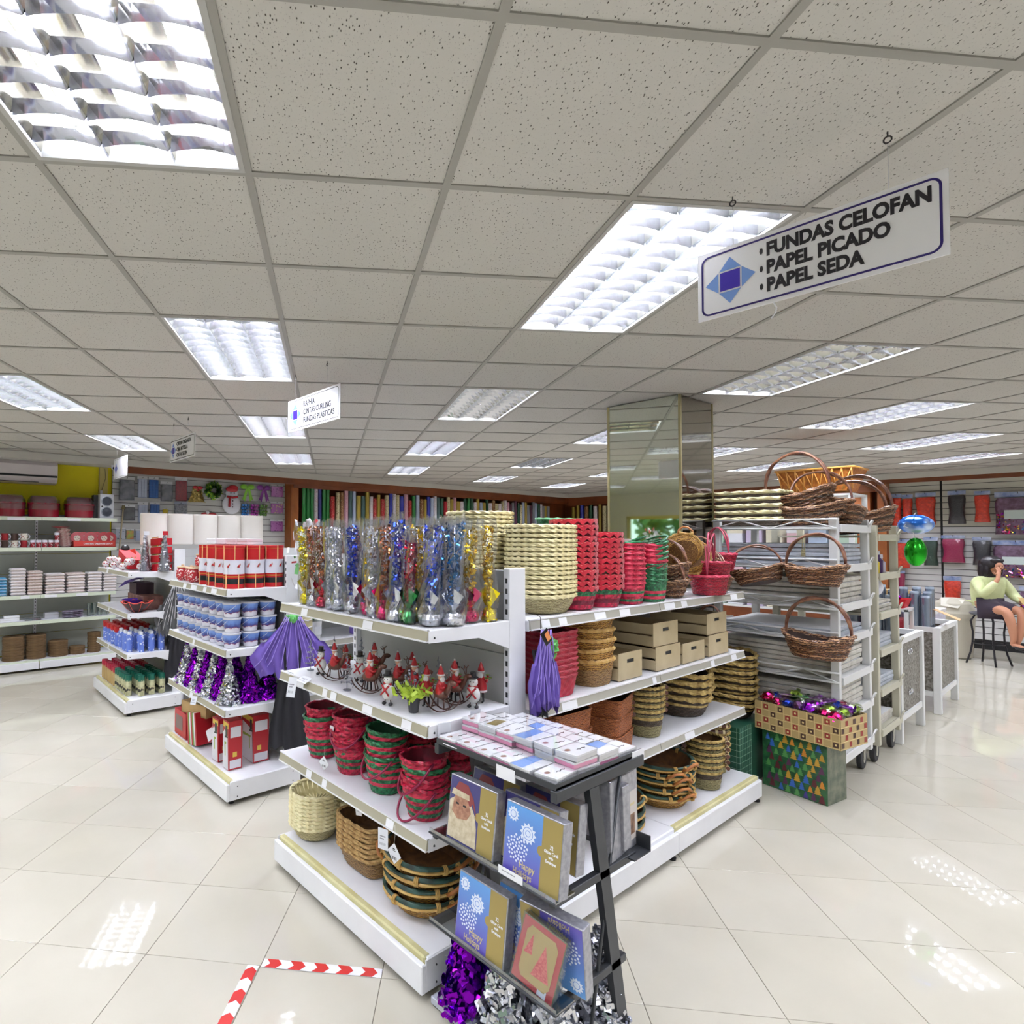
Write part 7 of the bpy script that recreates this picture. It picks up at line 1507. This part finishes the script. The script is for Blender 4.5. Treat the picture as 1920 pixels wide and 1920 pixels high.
t = thing('plaid_gift_box', 'open plaid patterned gift tray full of foil ornaments, on the tree box', 'box', (4.60, 1.195, .402), 0); t.rotation_euler.z = -.19
W, L, H = .33, .54, .195
plaid = mat('plaid_base', (186, 160, 108), .5, coat=.2); pr_ = mat('plaid_red', (150, 50, 42), .5); pk_ = mat('plaid_brown', (74, 48, 38), .5); pg_ = mat('plaid_gold', (222, 200, 140), .5)
b = MB(); b.b2((0, 0, 0), (W, L, .006)); 
for a_, c_ in (((0, 0, 0), (.006, L, H)), ((W-.006, 0, 0), (W, L, H)), ((0, 0, 0), (W, .006, H)), ((0, L-.006, 0), (W, L, H))): b.b2(a_, c_)
b.build('tray', plaid, t)
b = MB()
for i in range(11):
    for k in range(4):
        if (i+k) % 2: continue
        y0, z0 = .012+i*.0485, .012+k*.046; b.quad((-.001, y0, z0), (-.001, y0+.032, z0), (-.001, y0+.032, z0+.032), (-.001, y0, z0+.032), (0 if (i//2+k) % 2 else 1)); b.quad((-.0014, y0+.010, z0+.010), (-.0014, y0+.022, z0+.010), (-.0014, y0+.022, z0+.022), (-.0014, y0+.010, z0+.022), 2)
for i in range(7):
    for k in range(4):
        if (i+k) % 2: continue
        x0, z0 = .010+i*.046, .012+k*.046; b.quad((x0, -.001, z0), (x0+.032, -.001, z0), (x0+.032, -.001, z0+.032), (x0, -.001, z0+.032), (0 if (i//2+k) % 2 else 1))
o = b.build('plaid_squares', [pr_, pk_, pg_], t); o['kind'] = 'stuff'
b = MB()
for k in range(4): b.b2((-.0012, 0, .006+.046*k-.003), (0, L, .006+.046*k)); b.b2((0, -.0012, .006+.046*k-.003), (W, 0, .006+.046*k))
for i in range(12): b.b2((-.0012, .008+i*.0485-.003, 0), (0, .008+i*.0485, H))
o = b.build('plaid_lines', pg_, t); o['kind'] = 'stuff'
orn = [f_pur, f_mag, f_blue, f_green, f_gold, f_sil, foil('lilac_foil', (190, 130, 210)), foil('lime_foil', ())]
onm = ['purple', 'magenta', 'blue', 'green', 'gold', 'silver', 'lilac', 'lime']
for k in range(26):
    i, j = k % 4, k//4; x, y = .05+.075*i+r2.uniform(-.01, .01), .05+.073*j+r2.uniform(-.01, .01); mi = r2.randrange(8); ca, sa = math.cos(-.19), math.sin(-.19)
    o = thing('foil_ornament', '%s foil ornament in the plaid tray, %s row from camera, %s from its left' % (onm[mi], ordn(i+1), ordn(7-j)), 'ornament', (4.60+x*ca-y*sa, 1.195+x*sa+y*ca, .402+.205+r2.uniform(-.01, .025)), 0, 'foil ornaments in the plaid tray'); o.rotation_euler = (r2.uniform(-.5, .5), r2.uniform(-.5, .5), r2.uniform(0, 6))
    b = MB(); b.ball((0, 0, 0), .036, 8, 6, 0, (1.1, .9, .9), smooth=False); b.shards([((.036*math.cos(a), .036*math.sin(a), r2.uniform(-.01, .03)), (math.cos(a), math.sin(a), 1)) for a in [r2.uniform(0, 6.28) for _ in range(14)]], .016, 0, r2); b.build('foil', orn[mi], o); b = MB(); b.ball((0, 0, .004), .050, 8, 6, 0, (1.1, 1, .8), smooth=False); b.build('clear_bag', sleeve, o)
for x, y, l in ((4.78, 1.42, 'lime edged paper label lying on the foil ornaments, right'), (4.76, 1.52, 'lime edged paper label lying on the foil ornaments, left')):
    t = thing('paper_label', l, 'label', (x, y, .655), .5); t.rotation_euler = (.3, .1, 1.3); b = MB(); b.b2((-.06, -.03, 0), (.06, .03, .001)); b.build('card', mat('lime_label', (214, 224, 176), .5), t)
t = thing('green_check_box', 'dark green checked box on the floor behind the shelving end', 'box', (4.47, 1.74, 0)); b = MB(); b.b2((0, 0, 0), (.20, .42, .43), bev=.003); b.b2((.20, .0, .0), (.50, .42, .425), bev=.003); b.build('carton', mat('deep_green_box', (40, 92, 72), .4, coat=.3), t)
b = MB()
for k in range(10): b.b2((-.001, 0, .02+k*.042), (.201, .42, .0225+k*.042)); b.b2((0, -.001, .02+k*.042), (.20, 0, .0225+k*.042))
for k in range(7): b.b2((.01+k*.03, -.001, 0), (.0115+k*.03, 0, .43)); b.b2((-.001, .02+k*.06, 0), (0, .0215+k*.06, .43))
o = b.build('check_lines', mat('check_line', (150, 186, 166), .5), t); o['kind'] = 'stuff'
stack(PD, 7, 4.80, 1.93, .432, .058, 'large dark braided basket', 'tower on the green checked box', 'dark braided basket tower', tilt=.02, sc=(1.0, 1, .9))
PW.put((4.50, 1.98, 1.0), 0, 'brown willow basket resting on the top of the dark braided tower', GW, rot=(.2, 0, 1.0))

# ---------------- white mesh sided crates with rolls ----------------
mesh_m = mat('rattan_mesh', (150, 146, 138), .7, var=(60, (104, 98, 88), .4, .6), bump=(80, .5))
def bin_crate(lab, X0, X1, Y0, Y1, top, bottom, logo=False):
    g = thing('white_bin', lab, 'bin', (X0, Y0, 0), 0, 'white frame display bins'); W, D = X1-X0, Y1-Y0
    for x in (0, W-.06):
        for y in (0, D-.06): b = MB(); b.b2((x, y, 0), (x+.06, y+.06, top), bev=.004); b.build('leg', rack_w, g)
    for z in (bottom, top-.05):
        b = MB(); b.b2((.06, .01, z), (W-.06, .05, z+.05)); b.b2((.06, D-.05, z), (W-.06, D-.01, z+.05)); b.b2((.01, .06, z), (.05, D-.06, z+.05)); b.b2((W-.05, .06, z), (W-.01, D-.06, z+.05)); b.build('frame_rail', rack_w, g)
    b = MB(); b.b2((.06, .025, bottom+.05), (W-.06, .030, top-.05)); b.build('mesh_panel', mesh_m, g); b = MB(); b.b2((.025, .06, bottom+.05), (.030, D-.06, top-.05)); b.build('mesh_panel', mesh_m, g); b = MB(); b.b2((.03, D-.03, bottom+.05), (W-.03, D-.025, top-.05)); b.b2((W-.03, .03, bottom+.05), (W-.025, D-.03, top-.05)); b.build('mesh_panel', mesh_m, g)
    b = MB(); b.b2((.02, .02, bottom), (W-.02, D-.02, bottom+.012)); b.build('bottom_board', rack_w, g)
    if logo:
        b = MB()
        for z in (top-.15, .38):
            for dx in (-.04, .03): b.tube([(W*.5+dx+.03*math.cos(a), .02, z+.022*math.sin(a)) for a in [2*PI*i/14 for i in range(14)]], .006, 4, closed=True)
        b.build('reflective_clip', alu, g)
    return g
bin_crate('white framed bin with mesh sides nearest the wheeled racks', 6.56, 7.43, 1.27, 1.80, .89, .18, True); bin_crate('white framed bin with mesh sides, farther from the racks', 7.97, 8.90, 1.24, 1.75, .86, .17)
pvc = film('clear_roll', (206, 216, 228), .6, .1); pvc2 = mat('clear_roll_core', (176, 190, 206), .25)
n = 0
for x0, y0, c, h0 in ((6.66, 1.36, 8, 1.26), (8.05, 1.36, 10, 1.17)):
    for k in range(c):
        n += 1; x, y = x0+(k//4)*.11, y0+(k % 4)*.085; t = thing('film_roll', 'clear grey film roll upright in the %s bin, %s from the front' % ('nearer' if x0 < 7 else 'farther', ordn(k+1)), 'roll', (x, y, .20), 0, 'clear film rolls in white bins'); b = MB(); b.lathe([(.035, 0), (.035, h0-.2+.04*(k % 3))], 14); b.build('film', pvc2, t); b = MB(); b.lathe([(.038, .02), (.038, h0-.22+.04*(k % 3))], 14, cap=False); b.build('wrap', pvc, t)
t = thing('red_caddy', 'red open tray on a white stand between the two bins', 'tray', (7.75, 1.62, 1.06)); b = MB(); b.add([(-.10, -.16, 0), (.10, -.16, 0), (.10, .16, 0), (-.10, .16, 0), (-.12, -.19, .09), (.12, -.19, .09), (.12, .19, .09), (-.12, .19, .09)], [(3, 2, 1, 0), (0, 1, 5, 4), (1, 2, 6, 5), (2, 3, 7, 6), (3, 0, 4, 7)]); b.build('tray', red_vel, t); b = MB(); b.ball((0, -.10, .10), .03, 8, 5); b.build('violet_ornament', f_pur, t)
t = thing('white_stand', 'white stand holding pink boxes beneath the red tray', 'stand', (7.75, 1.62, 0))
for x in (-.12, .10):
    for y in (-.20, .18): b = MB(); b.b2((x, y, 0), (x+.03, y+.03, 1.05)); b.build('leg', rack_w, t)
for z in (.62, 1.03): b = MB(); b.b2((-.12, -.20, z), (.13, .21, z+.03)); b.build('shelf', rack_w, t)
t = thing('pink_box', 'pinkish red printed box on the white stand', 'box', (7.75, 1.62, .652)); b = MB(); b.b2((-.10, -.16, 0), (.10, .15, .30), bev=.003); b.build('box', mat('rose_box', (196, 84, 92), .5, var=(14, (160, 40, 50))), t); b = MB(); b.b2((-.102, .0, .06), (-.10, .06, .10)); b.build('dark_print', mat('dark_print', ()), t)
t = thing('flap_carton', 'tall kraft carton with one flap folded outward near the bins', 'box', (8.30, 1.47, .20)); t.rotation_euler.z = .1; b = MB(); b.b2((-.10, -.09, 0), (.08, .09, .84)); b.build('carton', mat('kraft_brown', (140, 110, 70), .8), t); b = MB(); b.add([(-.10, -.09, .84), (.08, -.09, .84), (.10, -.33, .72), (-.08, -.33, .72), (-.10, -.09, .845), (.08, -.09, .845), (.10, -.33, .725), (-.08, -.33, .725)], [(0, 1, 2, 3), (7, 6, 5, 4), (0, 4, 5, 1), (1, 5, 6, 2), (2, 6, 7, 3), (3, 7, 4, 0)]); b.build('flap', mat('kraft_light', (216, 176, 130), .7), t)
t = thing('display_table', 'white cloth covered table against the slatted wall behind the bins', 'table', (9.6, 1.75, 0)); b = MB(); b.b2((-.35, -.25, .86), (.45, .75, .89)); b.build('top', rack_w, t); b = MB(); b.b2((-.34, -.24, .0), (.44, .74, .86)); b.build('cloth', mat('lilac_white_cloth', (214, 210, 222), .8, var=(8, (190, 186, 200))), t)
t = thing('kraft_box', 'closed kraft box on the cloth covered table', 'box', (9.55, 1.95, .892)); b = MB(); b.b2((-.15, -.18, 0), (.15, .22, .22), bev=.003); b.build('carton', kraft, t); b = MB(); b.b2((-.151, .0, .0), (-.150, .03, .22)); b.build('tape_strip', kraft_d, t)
t = thing('white_globe', 'white round lamp shade shape on the cream rack', 'ornament', (6.25, 1.40, 1.30)); b = MB(); b.ball((0, 0, .05), .085, 14, 10, 0, (1, 1, 1)); b.build('globe', tin_w, t)
def balloon(lab, loc, R, m, sc):
    t = thing('foil_balloon', lab, 'balloon', loc, 0, 'foil balloons by the cream rack'); b = MB(); b.ball((0, 0, 0), R, 14, 9, 0, sc); b.build('body', m, t); b = MB()
    for k in range(6): a = k*PI/3; b.tube([(R*sc[0]*math.cos(a)*q, R*sc[1]*math.sin(a)*q, R*sc[2]*math.sqrt(max(0, 1-q*q))*1.01) for q in (.1, .4, .7, .9)], .004, 4)
    b.build('seam', m, t); b = MB(); b.tube([(0, 0, R*sc[2]), (-.03, .02, 1.84-loc[2]) if loc[2] < 1.7 else (0, 0, R*sc[2]+.02), (-.10, .06, 1.86-loc[2])], .002, 4); b.build('string', string_w, t)
balloon('blue and white foil balloon behind the upper cream rack corner', (6.63, 1.17, 1.875), .13, mat('blue_balloon', (50, 120, 220), .15, metal=.5, var=(5, (200, 220, 250), .5, .62)), (.75, .95, .62)); balloon('green foil balloon below the blue one', (6.60, 1.17, 1.64), .085, foil('bright_green_foil', (50, 180, 50)), (.8, .9, 1.4))

# ---------------- bags on the right slat wall ----------------
XS = RX1-.10
bagfilm = film('bag_film', (255, 255, 255), .03, .22, .22)
def wall_bag(lab, y0, y1, z0, z1, m, multi=None, label_p=False, grp='filled bags on the right slat wall'):
    q = XS/12.8; y0, y1 = y0*q, y1*q; z0, z1 = 1.758+(z0-1.758)*q, 1.758+(z1-1.758)*q; w = (y0-y1)*.5; h = z1-z0
    t = thing('shred_bag', lab, 'bag', (XS, (y0+y1)/2, z0), -PI/2, grp); body = h*.86; b = MB(); vs = []; N, L = 12, 8
    for j in range(L+1):
        f_ = j/L; ww = w*(1.04-.16*math.sin(PI*min(1, f_*1.15))**2*(1 if multi is None else .3)-.10*(f_ > .9)); dp = .055*math.sin(PI*(.12+.80*f_))**.6
        for i in range(N): a = 2*PI*i/N; vs.append((ww*math.cos(a), -.02+dp*math.sin(a)*1.0-.02, body*f_+r2.uniform(-.004, .004)))
    for j in range(L): b.add(vs[j*N:(j+2)*N], [(i, (i+1) % N, N+(i+1) % N, N+i) for i in range(N)], 0, True)
    b.add(vs[:N], [tuple(range(N))[::-1]]); b.add(vs[-N:], [tuple(range(N))]); b.build('filling', m, t)
    if multi:
        b = MB(); b.shards([((r2.uniform(-w, w)*.95, -.085+r2.uniform(-.01, .02), r2.uniform(.02, body*.6)), (0, -1, .2)) for _ in range(220)], .018, 0, r2)
        for f in range(len(b.m)): b.m[f] = r2.randrange(len(multi))
        o = b.build('glossy_bits', multi, t); o['kind'] = 'stuff'
    b = MB(); b.lathe([(w*1.06, -.005), (w*.98, body*.5), (w*1.05, body+.02), (w*1.02, h*.95)], 12, (0, -.04, 0), sy=.07/w, cap=False); b.build('clear_bag', bagfilm, t)
    b = MB(); b.b2((-w*1.05, -.045, body+.01), (w*1.05, -.035, h)); b.build('header_card', mat('bag_header', (196, 204, 224), .4, var=(10, (120, 140, 190))), t)
    b = MB(); b.tube([(0, .05, h*.96), (0, -.07, h*.96), (0, -.08, h)], .004, 4); b.build('hook', steel, t)
    if label_p: b = MB(); b.b2((-w*.6, -.102, body*.42), (w*.8, -.098, body*.66)); b.build('paper_label', mat('pale_label', (206, 218, 214), .5), t)
sh_r = mat('shred_orange_red', (232, 66, 36), .35, var=(30, (196, 40, 24)), coat=.5, bump=(60, .6)); sh_k = mat('shred_black', (44, 44, 50), .3, coat=.5, bump=(60, .6)); sh_g = mat('shred_green', (34, 62, 50), .35, coat=.5, bump=(60, .6)); sh_c = mat('shred_crimson', (150, 24, 74), .35, coat=.5, bump=(60, .6)); sh_m = mat('shred_mixed', (130, 100, 130), .4, var=(18, (90, 60, 80)))
mix = [f_mag, f_pur, f_bronze, f_gold, f_teal, foil('pink_foil', (220, 120, 180))]
wall_bag('orange red shred bag at the top left of the right wall', 2.56, 2.43, 1.97, 2.50, sh_r); wall_bag('orange red shred bag squeezed second in the top row', 2.42, 2.29, 1.98, 2.48, sh_r); wall_bag('orange red shred bag third in the top row, nearest the seam', 2.25, 2.01, 1.98, 2.50, sh_r)
wall_bag('black shred bag in the top row right of the seam', 1.86, 1.66, 1.99, 2.51, sh_k); wall_bag('orange red shred bag in the top row right of the black one', 1.56, 1.39, 2.01, 2.49, sh_r)
wall_bag('big mixed purple bag with label at the top right', 1.33, .86, 1.82, 2.46, sh_m, mix, True)
wall_bag('orange red shred bag at the left of the middle row', 2.53, 2.34, 1.27, 1.74, sh_r); wall_bag('dark green shred bag in the middle row', 2.16, 1.99, 1.32, 1.78, sh_g); wall_bag('crimson shred bag in the middle row over the seam', 1.94, 1.68, 1.38, 1.81, sh_c); wall_bag('black shred bag in the middle row behind the woman', 1.59, 1.39, 1.35, 1.78, sh_k); wall_bag('big mixed bag with white label beside the woman', 1.36, .90, 1.17, 1.73, sh_m, mix, True)
wall_bag('orange shred bag alone in the lowest row', 1.93, 1.73, .64, 1.16, sh_r); wall_bag('crimson pack low at the far left of the right wall', 2.50, 2.40, .85, 1.22, sh_c); wall_bag('mixed grey bag low at the right edge of the photo', 1.10, .80, .55, 1.05, sh_m, mix)

# ---------------- bin, stool, woman, open box ----------------
t = thing('waste_bin', 'tall beige waste bin with domed swing lid against the right wall', 'bin', (12.05, 1.72, 0)); bm_ = mat('beige_plastic', (196, 190, 172), .5)
b = MB(); b.lathe([(.17, 0), (.20, .02), (.235, .60), (.235, .62)], 24); b.build('body', bm_, t); b = MB(); b.lathe([(.25, .60), (.252, .66), (.245, .68)], 24); b.build('lid_rim', bm_, t); b = MB(); b.lathe([(.24, .68), (.21, .80), (.12, .87), (.02, .88)], 24); b.build('dome', bm_, t); b = MB(); b.add([(-.24, -.08, .74), (-.10, -.14, .86), (-.12, .12, .88), (-.26, .10, .77)], [(0, 1, 2, 3)]); b.build('swing_flap', mat('beige_light', (214, 210, 196), .5), t)
SX, SY = 11.70, 1.32
t = thing('bar_stool', 'black metal bar stool with curved legs that the woman sits on', 'stool', (SX, SY, 0)); blk = mat('wrought_black', (44, 42, 46), .45, metal=.3)
b = MB(); b.lathe([(.17, .685), (.19, .70), (.19, .715), (.16, .725)], 22); b.build('seat', mat('grey_seat', (96, 98, 104), .4), t)
for a in (.4, .4+PI/2, .4+PI, .4+3*PI/2):
    c, s = math.cos(a), math.sin(a); b = MB(); b.tube([(q*c, q*s, z) for q, z in ((.13, .69), (.18, .60), (.16, .45), (.165, .30), (.19, .15), (.235, .0))], .012, 6); b.build('leg', blk, t)
b = MB(); b.tube([(.165*math.cos(a), .165*math.sin(a), .29) for a in [2*PI*i/20 for i in range(20)]], .008, 5, closed=True); b.build('foot_ring', blk, t)
def skin(name, nodes, edges, m, parent, sub=1, smooth=True):
    ks = list(nodes); me = bpy.data.meshes.new(name); me.from_pydata([nodes[k][0] for k in ks], [(ks.index(a), ks.index(c)) for a, c in edges], [])
    o = bpy.data.objects.new(name, me); COL.objects.link(o); o.parent = parent; sm = o.modifiers.new('skin', 'SKIN'); sm.use_smooth_shade = True
    me.skin_vertices.new() if not me.skin_vertices else None
    for i, k in enumerate(ks):
        r_ = nodes[k][1]; me.skin_vertices[0].data[i].radius = (r_, r_) if not isinstance(r_, tuple) else r_
    me.skin_vertices[0].data[0].use_root = True
    ss = o.modifiers.new('sub', 'SUBSURF'); ss.levels = ss.render_levels = sub
    me.materials.append(m); return o
W_ = thing('person', 'dark haired woman in a pale lime jacket and dark skirt, hand over her face', 'person', (SX, SY+.02, 0), -.75)
sk = mat('skin', (196, 138, 108), .55)
N = dict(pel=((0, 0, .82), .12), waist=((0, -.02, .95), .10), chest=((0, -.05, 1.10), .115), neckb=((0, -.075, 1.20), .055), neck=((0, -.10, 1.26), .045), jaw=((0, -.145, 1.33), .060), head=((0, -.14, 1.40), .082), crown=((0, -.12, 1.46), .062),
 shR=((-.15, -.07, 1.18), .055), elR=((-.22, -.22, .98), .040), wrR=((-.09, -.29, 1.20), .026), haR=((-.055, -.275, 1.27), (.034, .018)),
 shL=((.15, -.07, 1.18), .055), elL=((.24, -.15, .96), .040), wrL=((.17, -.35, .90), .026), haL=((.15, -.41, .89), (.034, .018)),
 hiR=((-.09, -.05, .80), .09), knR=((-.10, -.42, .79), .060), caR=((-.08, -.46, .62), .052), anR=((-.05, -.45, .42), .032), heR=((-.05, -.43, .35), .03), toR=((-.05, -.60, .335), (.034, .018)),
 hiL=((.09, -.05, .80), .09), knL=((.10, -.42, .79), .060), caL=((.07, -.44, .58), .052), anL=((.02, -.42, .36), .032), heL=((.02, -.40, .315), .03), toL=((.02, -.57, .305), (.034, .018)))
E_ = [('pel', 'waist'), ('waist', 'chest'), ('chest', 'neckb'), ('neckb', 'neck'), ('neck', 'jaw'), ('jaw', 'head'), ('head', 'crown'), ('chest', 'shR'), ('shR', 'elR'), ('elR', 'wrR'), ('wrR', 'haR'), ('chest', 'shL'), ('shL', 'elL'), ('elL', 'wrL'), ('wrL', 'haL'), ('pel', 'hiR'), ('hiR', 'knR'), ('knR', 'caR'), ('caR', 'anR'), ('anR', 'heR'), ('heR', 'toR'), ('pel', 'hiL'), ('hiL', 'knL'), ('knL', 'caL'), ('caL', 'anL'), ('anL', 'heL'), ('heL', 'toL')]
for k in range(4):
    N['fR%d' % k] = ((-.055+.014*k-.01, -.255, 1.315+(.012, .02, .018, .004)[k]), .0095); N['gR%d' % k] = ((-.048+.015*k-.01, -.232, 1.35+(.010, .022, .018, .0)[k]), .008); E_ += [('haR', 'fR%d' % k), ('fR%d' % k, 'gR%d' % k)]
    N['fL%d' % k] = ((.125+.016*k, -.455, .88), .0095); N['gL%d' % k] = ((.122+.017*k, -.485, .86), .008); E_ += [('haL', 'fL%d' % k), ('fL%d' % k, 'gL%d' % k)]
N['tR'] = ((-.095, -.262, 1.275), .011); N['uR'] = ((-.10, -.245, 1.305), .009); E_ += [('haR', 'tR'), ('tR', 'uR')]
N['tL'] = ((.115, -.40, .885), .011); N['uL'] = ((.10, -.43, .875), .009); E_ += [('haL', 'tL'), ('tL', 'uL')]
skin('body', N, E_, sk, W_, 2)
lime = mat('lime_jacket', (224, 230, 178), .8, var=(8, (208, 216, 158)), bump=(18, .3)); J = {k: (N[k][0], N[k][1]*1.28 if not isinstance(N[k][1], tuple) else N[k][1]) for k in ('waist', 'chest', 'shR', 'elR', 'wrR', 'shL', 'elL', 'wrL')}
J['hem'] = ((0, -.01, .86), .158); J['waist'] = ((0, -.02, .95), .145); J['chest'] = ((0, -.05, 1.09), .145); J['col'] = ((0, -.075, 1.19), .085); J['shR'] = ((-.16, -.07, 1.165), .078); J['shL'] = ((.16, -.07, 1.165), .078); J['elR'] = ((-.22, -.22, .98), .066); J['elL'] = ((.24, -.15, .96), .066); J['wrR'] = ((-.105, -.285, 1.175), .043); J['wrL'] = ((.18, -.33, .905), .043)
skin('jacket', J, [('hem', 'waist'), ('waist', 'chest'), ('chest', 'col'), ('chest', 'shR'), ('shR', 'elR'), ('elR', 'wrR'), ('chest', 'shL'), ('shL', 'elL'), ('elL', 'wrL')], lime, W_, 2)
skin('skirt', dict(a=((0, -.01, .78), .145), r=((-.08, -.20, .80), .105), r2=((-.09, -.36, .795), .085), l=((.08, -.20, .80), .105), l2=((.09, -.36, .795), .085)), [('a', 'r'), ('r', 'r2'), ('a', 'l'), ('l', 'l2')], mat('dark_skirt', (58, 48, 62), .8), W_, 2)
hair = mat('black_hair', (26, 20, 26), .4, bump=(60, .4))
b = MB(); b.ball((0, -.095, 1.415), .118, 18, 12, 0, (1.02, 1.0, .92)); b.lathe([(.06, 1.20), (.115, 1.23), (.128, 1.30), (.124, 1.38), (.108, 1.45)], 18, (0, -.060, 0), sy=.78); b.ball((-.085, -.115, 1.33), .045, 10, 8, 0, (.7, 1.1, 2.2)); b.ball((.085, -.115, 1.33), .045, 10, 8, 0, (.7, 1.1, 2.2)); b.ball((0, -.185, 1.455), .066, 12, 8, 0, (1.3, .6, .55)); b.build('hair', hair, W_)
b = MB(); b.ball((0, -.215, 1.375), .045, 12, 8, 0, (1.2, .55, 1.25)); b.ball((0, -.243, 1.36), .013, 8, 6, 0, (.8, 1, 1.4)); b.build('face', sk, W_)
b = MB(); b.ball((-.022, -.237, 1.385), .007, 7, 5); b.ball((.022, -.237, 1.385), .007, 7, 5); b.build('eyes', black, W_); b = MB(); b.ball((0, -.236, 1.332), .010, 7, 5, 0, (1.6, .6, .5)); b.build('mouth', mat('lip', (160, 74, 70), .5), W_)
for s_, ank in ((-1, ((-.05, -.53, .325))), (1, ((.02, -.50, .293)))): b = MB(); b.ball((ank[0], ank[1], ank[2]), .05, 12, 7, 0, (.75, 2.2, .35)); b.build('shoe', mat('black_shoe', (30, 26, 30), .4), W_)
t = thing('low_table', 'low dark metal table carrying the open cardboard box', 'table', (11.62, .72, 0)); b = MB(); b.b2((-.20, -.30, .565), (.30, .16, .58)); b.build('top', blk, t)
for x, y in ((-.17, -.27), (-.17, .13), (.27, -.27), (.27, .13)): b = MB(); b.tube([(x*.8, y*.8, .565), (x, y, .3), (x*1.15, y*1.15, 0)], .011, 6); b.build('leg', blk, t)
t = thing('open_carton', 'open kraft carton with a raised flap in front of the woman', 'box', (11.55, .72, .582), .1); kr = mat('kraft_bright', (206, 176, 118), .75, var=(6, (190, 158, 102)))
b = MB(); b.b2((-.16, -.24, 0), (.22, .16, .008))
for a_, c_ in (((-.16, -.24, 0), (-.152, .16, .15)), ((.212, -.24, 0), (.22, .16, .15)), ((-.16, -.24, 0), (.22, -.232, .15)), ((-.16, .152, 0), (.22, .16, .15))): b.b2(a_, c_)
b.build('carton', kr, t); b = MB(); b.add([(-.16, .16, .15), (-.16, -.24, .15), (-.06, -.18, .33), (-.10, .30, .40), (-.154, .16, .15), (-.154, -.24, .15), (-.054, -.18, .33), (-.094, .30, .40)], [(0, 1, 2, 3), (7, 6, 5, 4), (0, 4, 5, 1), (1, 5, 6, 2), (2, 6, 7, 3), (3, 7, 4, 0)]); b.build('flap', kr, t)

# ---------------- floor tape ----------------
tw = mat('tape_white', (232, 232, 238), .4); tr = mat('tape_red', (204, 44, 40), .4)
def tape(lab, a, c, w, n, phase=.0):
    a, c = Vector(a), Vector(c); d = (c-a); L = d.length; t = thing('floor_tape', lab, 'tape', (a.x, a.y, .0022), math.atan2(d.y, d.x), 'red and white floor tape')
    b = MB(); b.b2((0, -w/2, 0), (L, w/2, .0008)); b.build('white_strip', tw, t); p = L/n
    for k in range(n):
        x = k*p+phase; q = w*.42; x1 = min(x+p*.5, L-q)
        b = MB(); b.add([(x, -w/2, .0012), (x1, -w/2, .0012), (x1+q, 0, .0012), (x1, w/2, .0012), (x, w/2, .0012), (x+q, 0, .0012)], [(0, 1, 2, 5), (5, 2, 3, 4)]); b.build('red_chevron', tr, t)
tape('red and white chevron tape strip running right toward the shelving', (1.125, 2.265), (1.475, 1.915), .048, 5, .012)
tape('red and white chevron tape strip running toward the camera', (.42, 1.62), (1.088, 2.275), .048, 8, .03)
# unused prototypes are dropped
for o in [o for o in COL.objects if o.get('label') == 'x x x x']:
    for ch in list(o.children_recursive): bpy.data.objects.remove(ch)
    bpy.data.objects.remove(o)
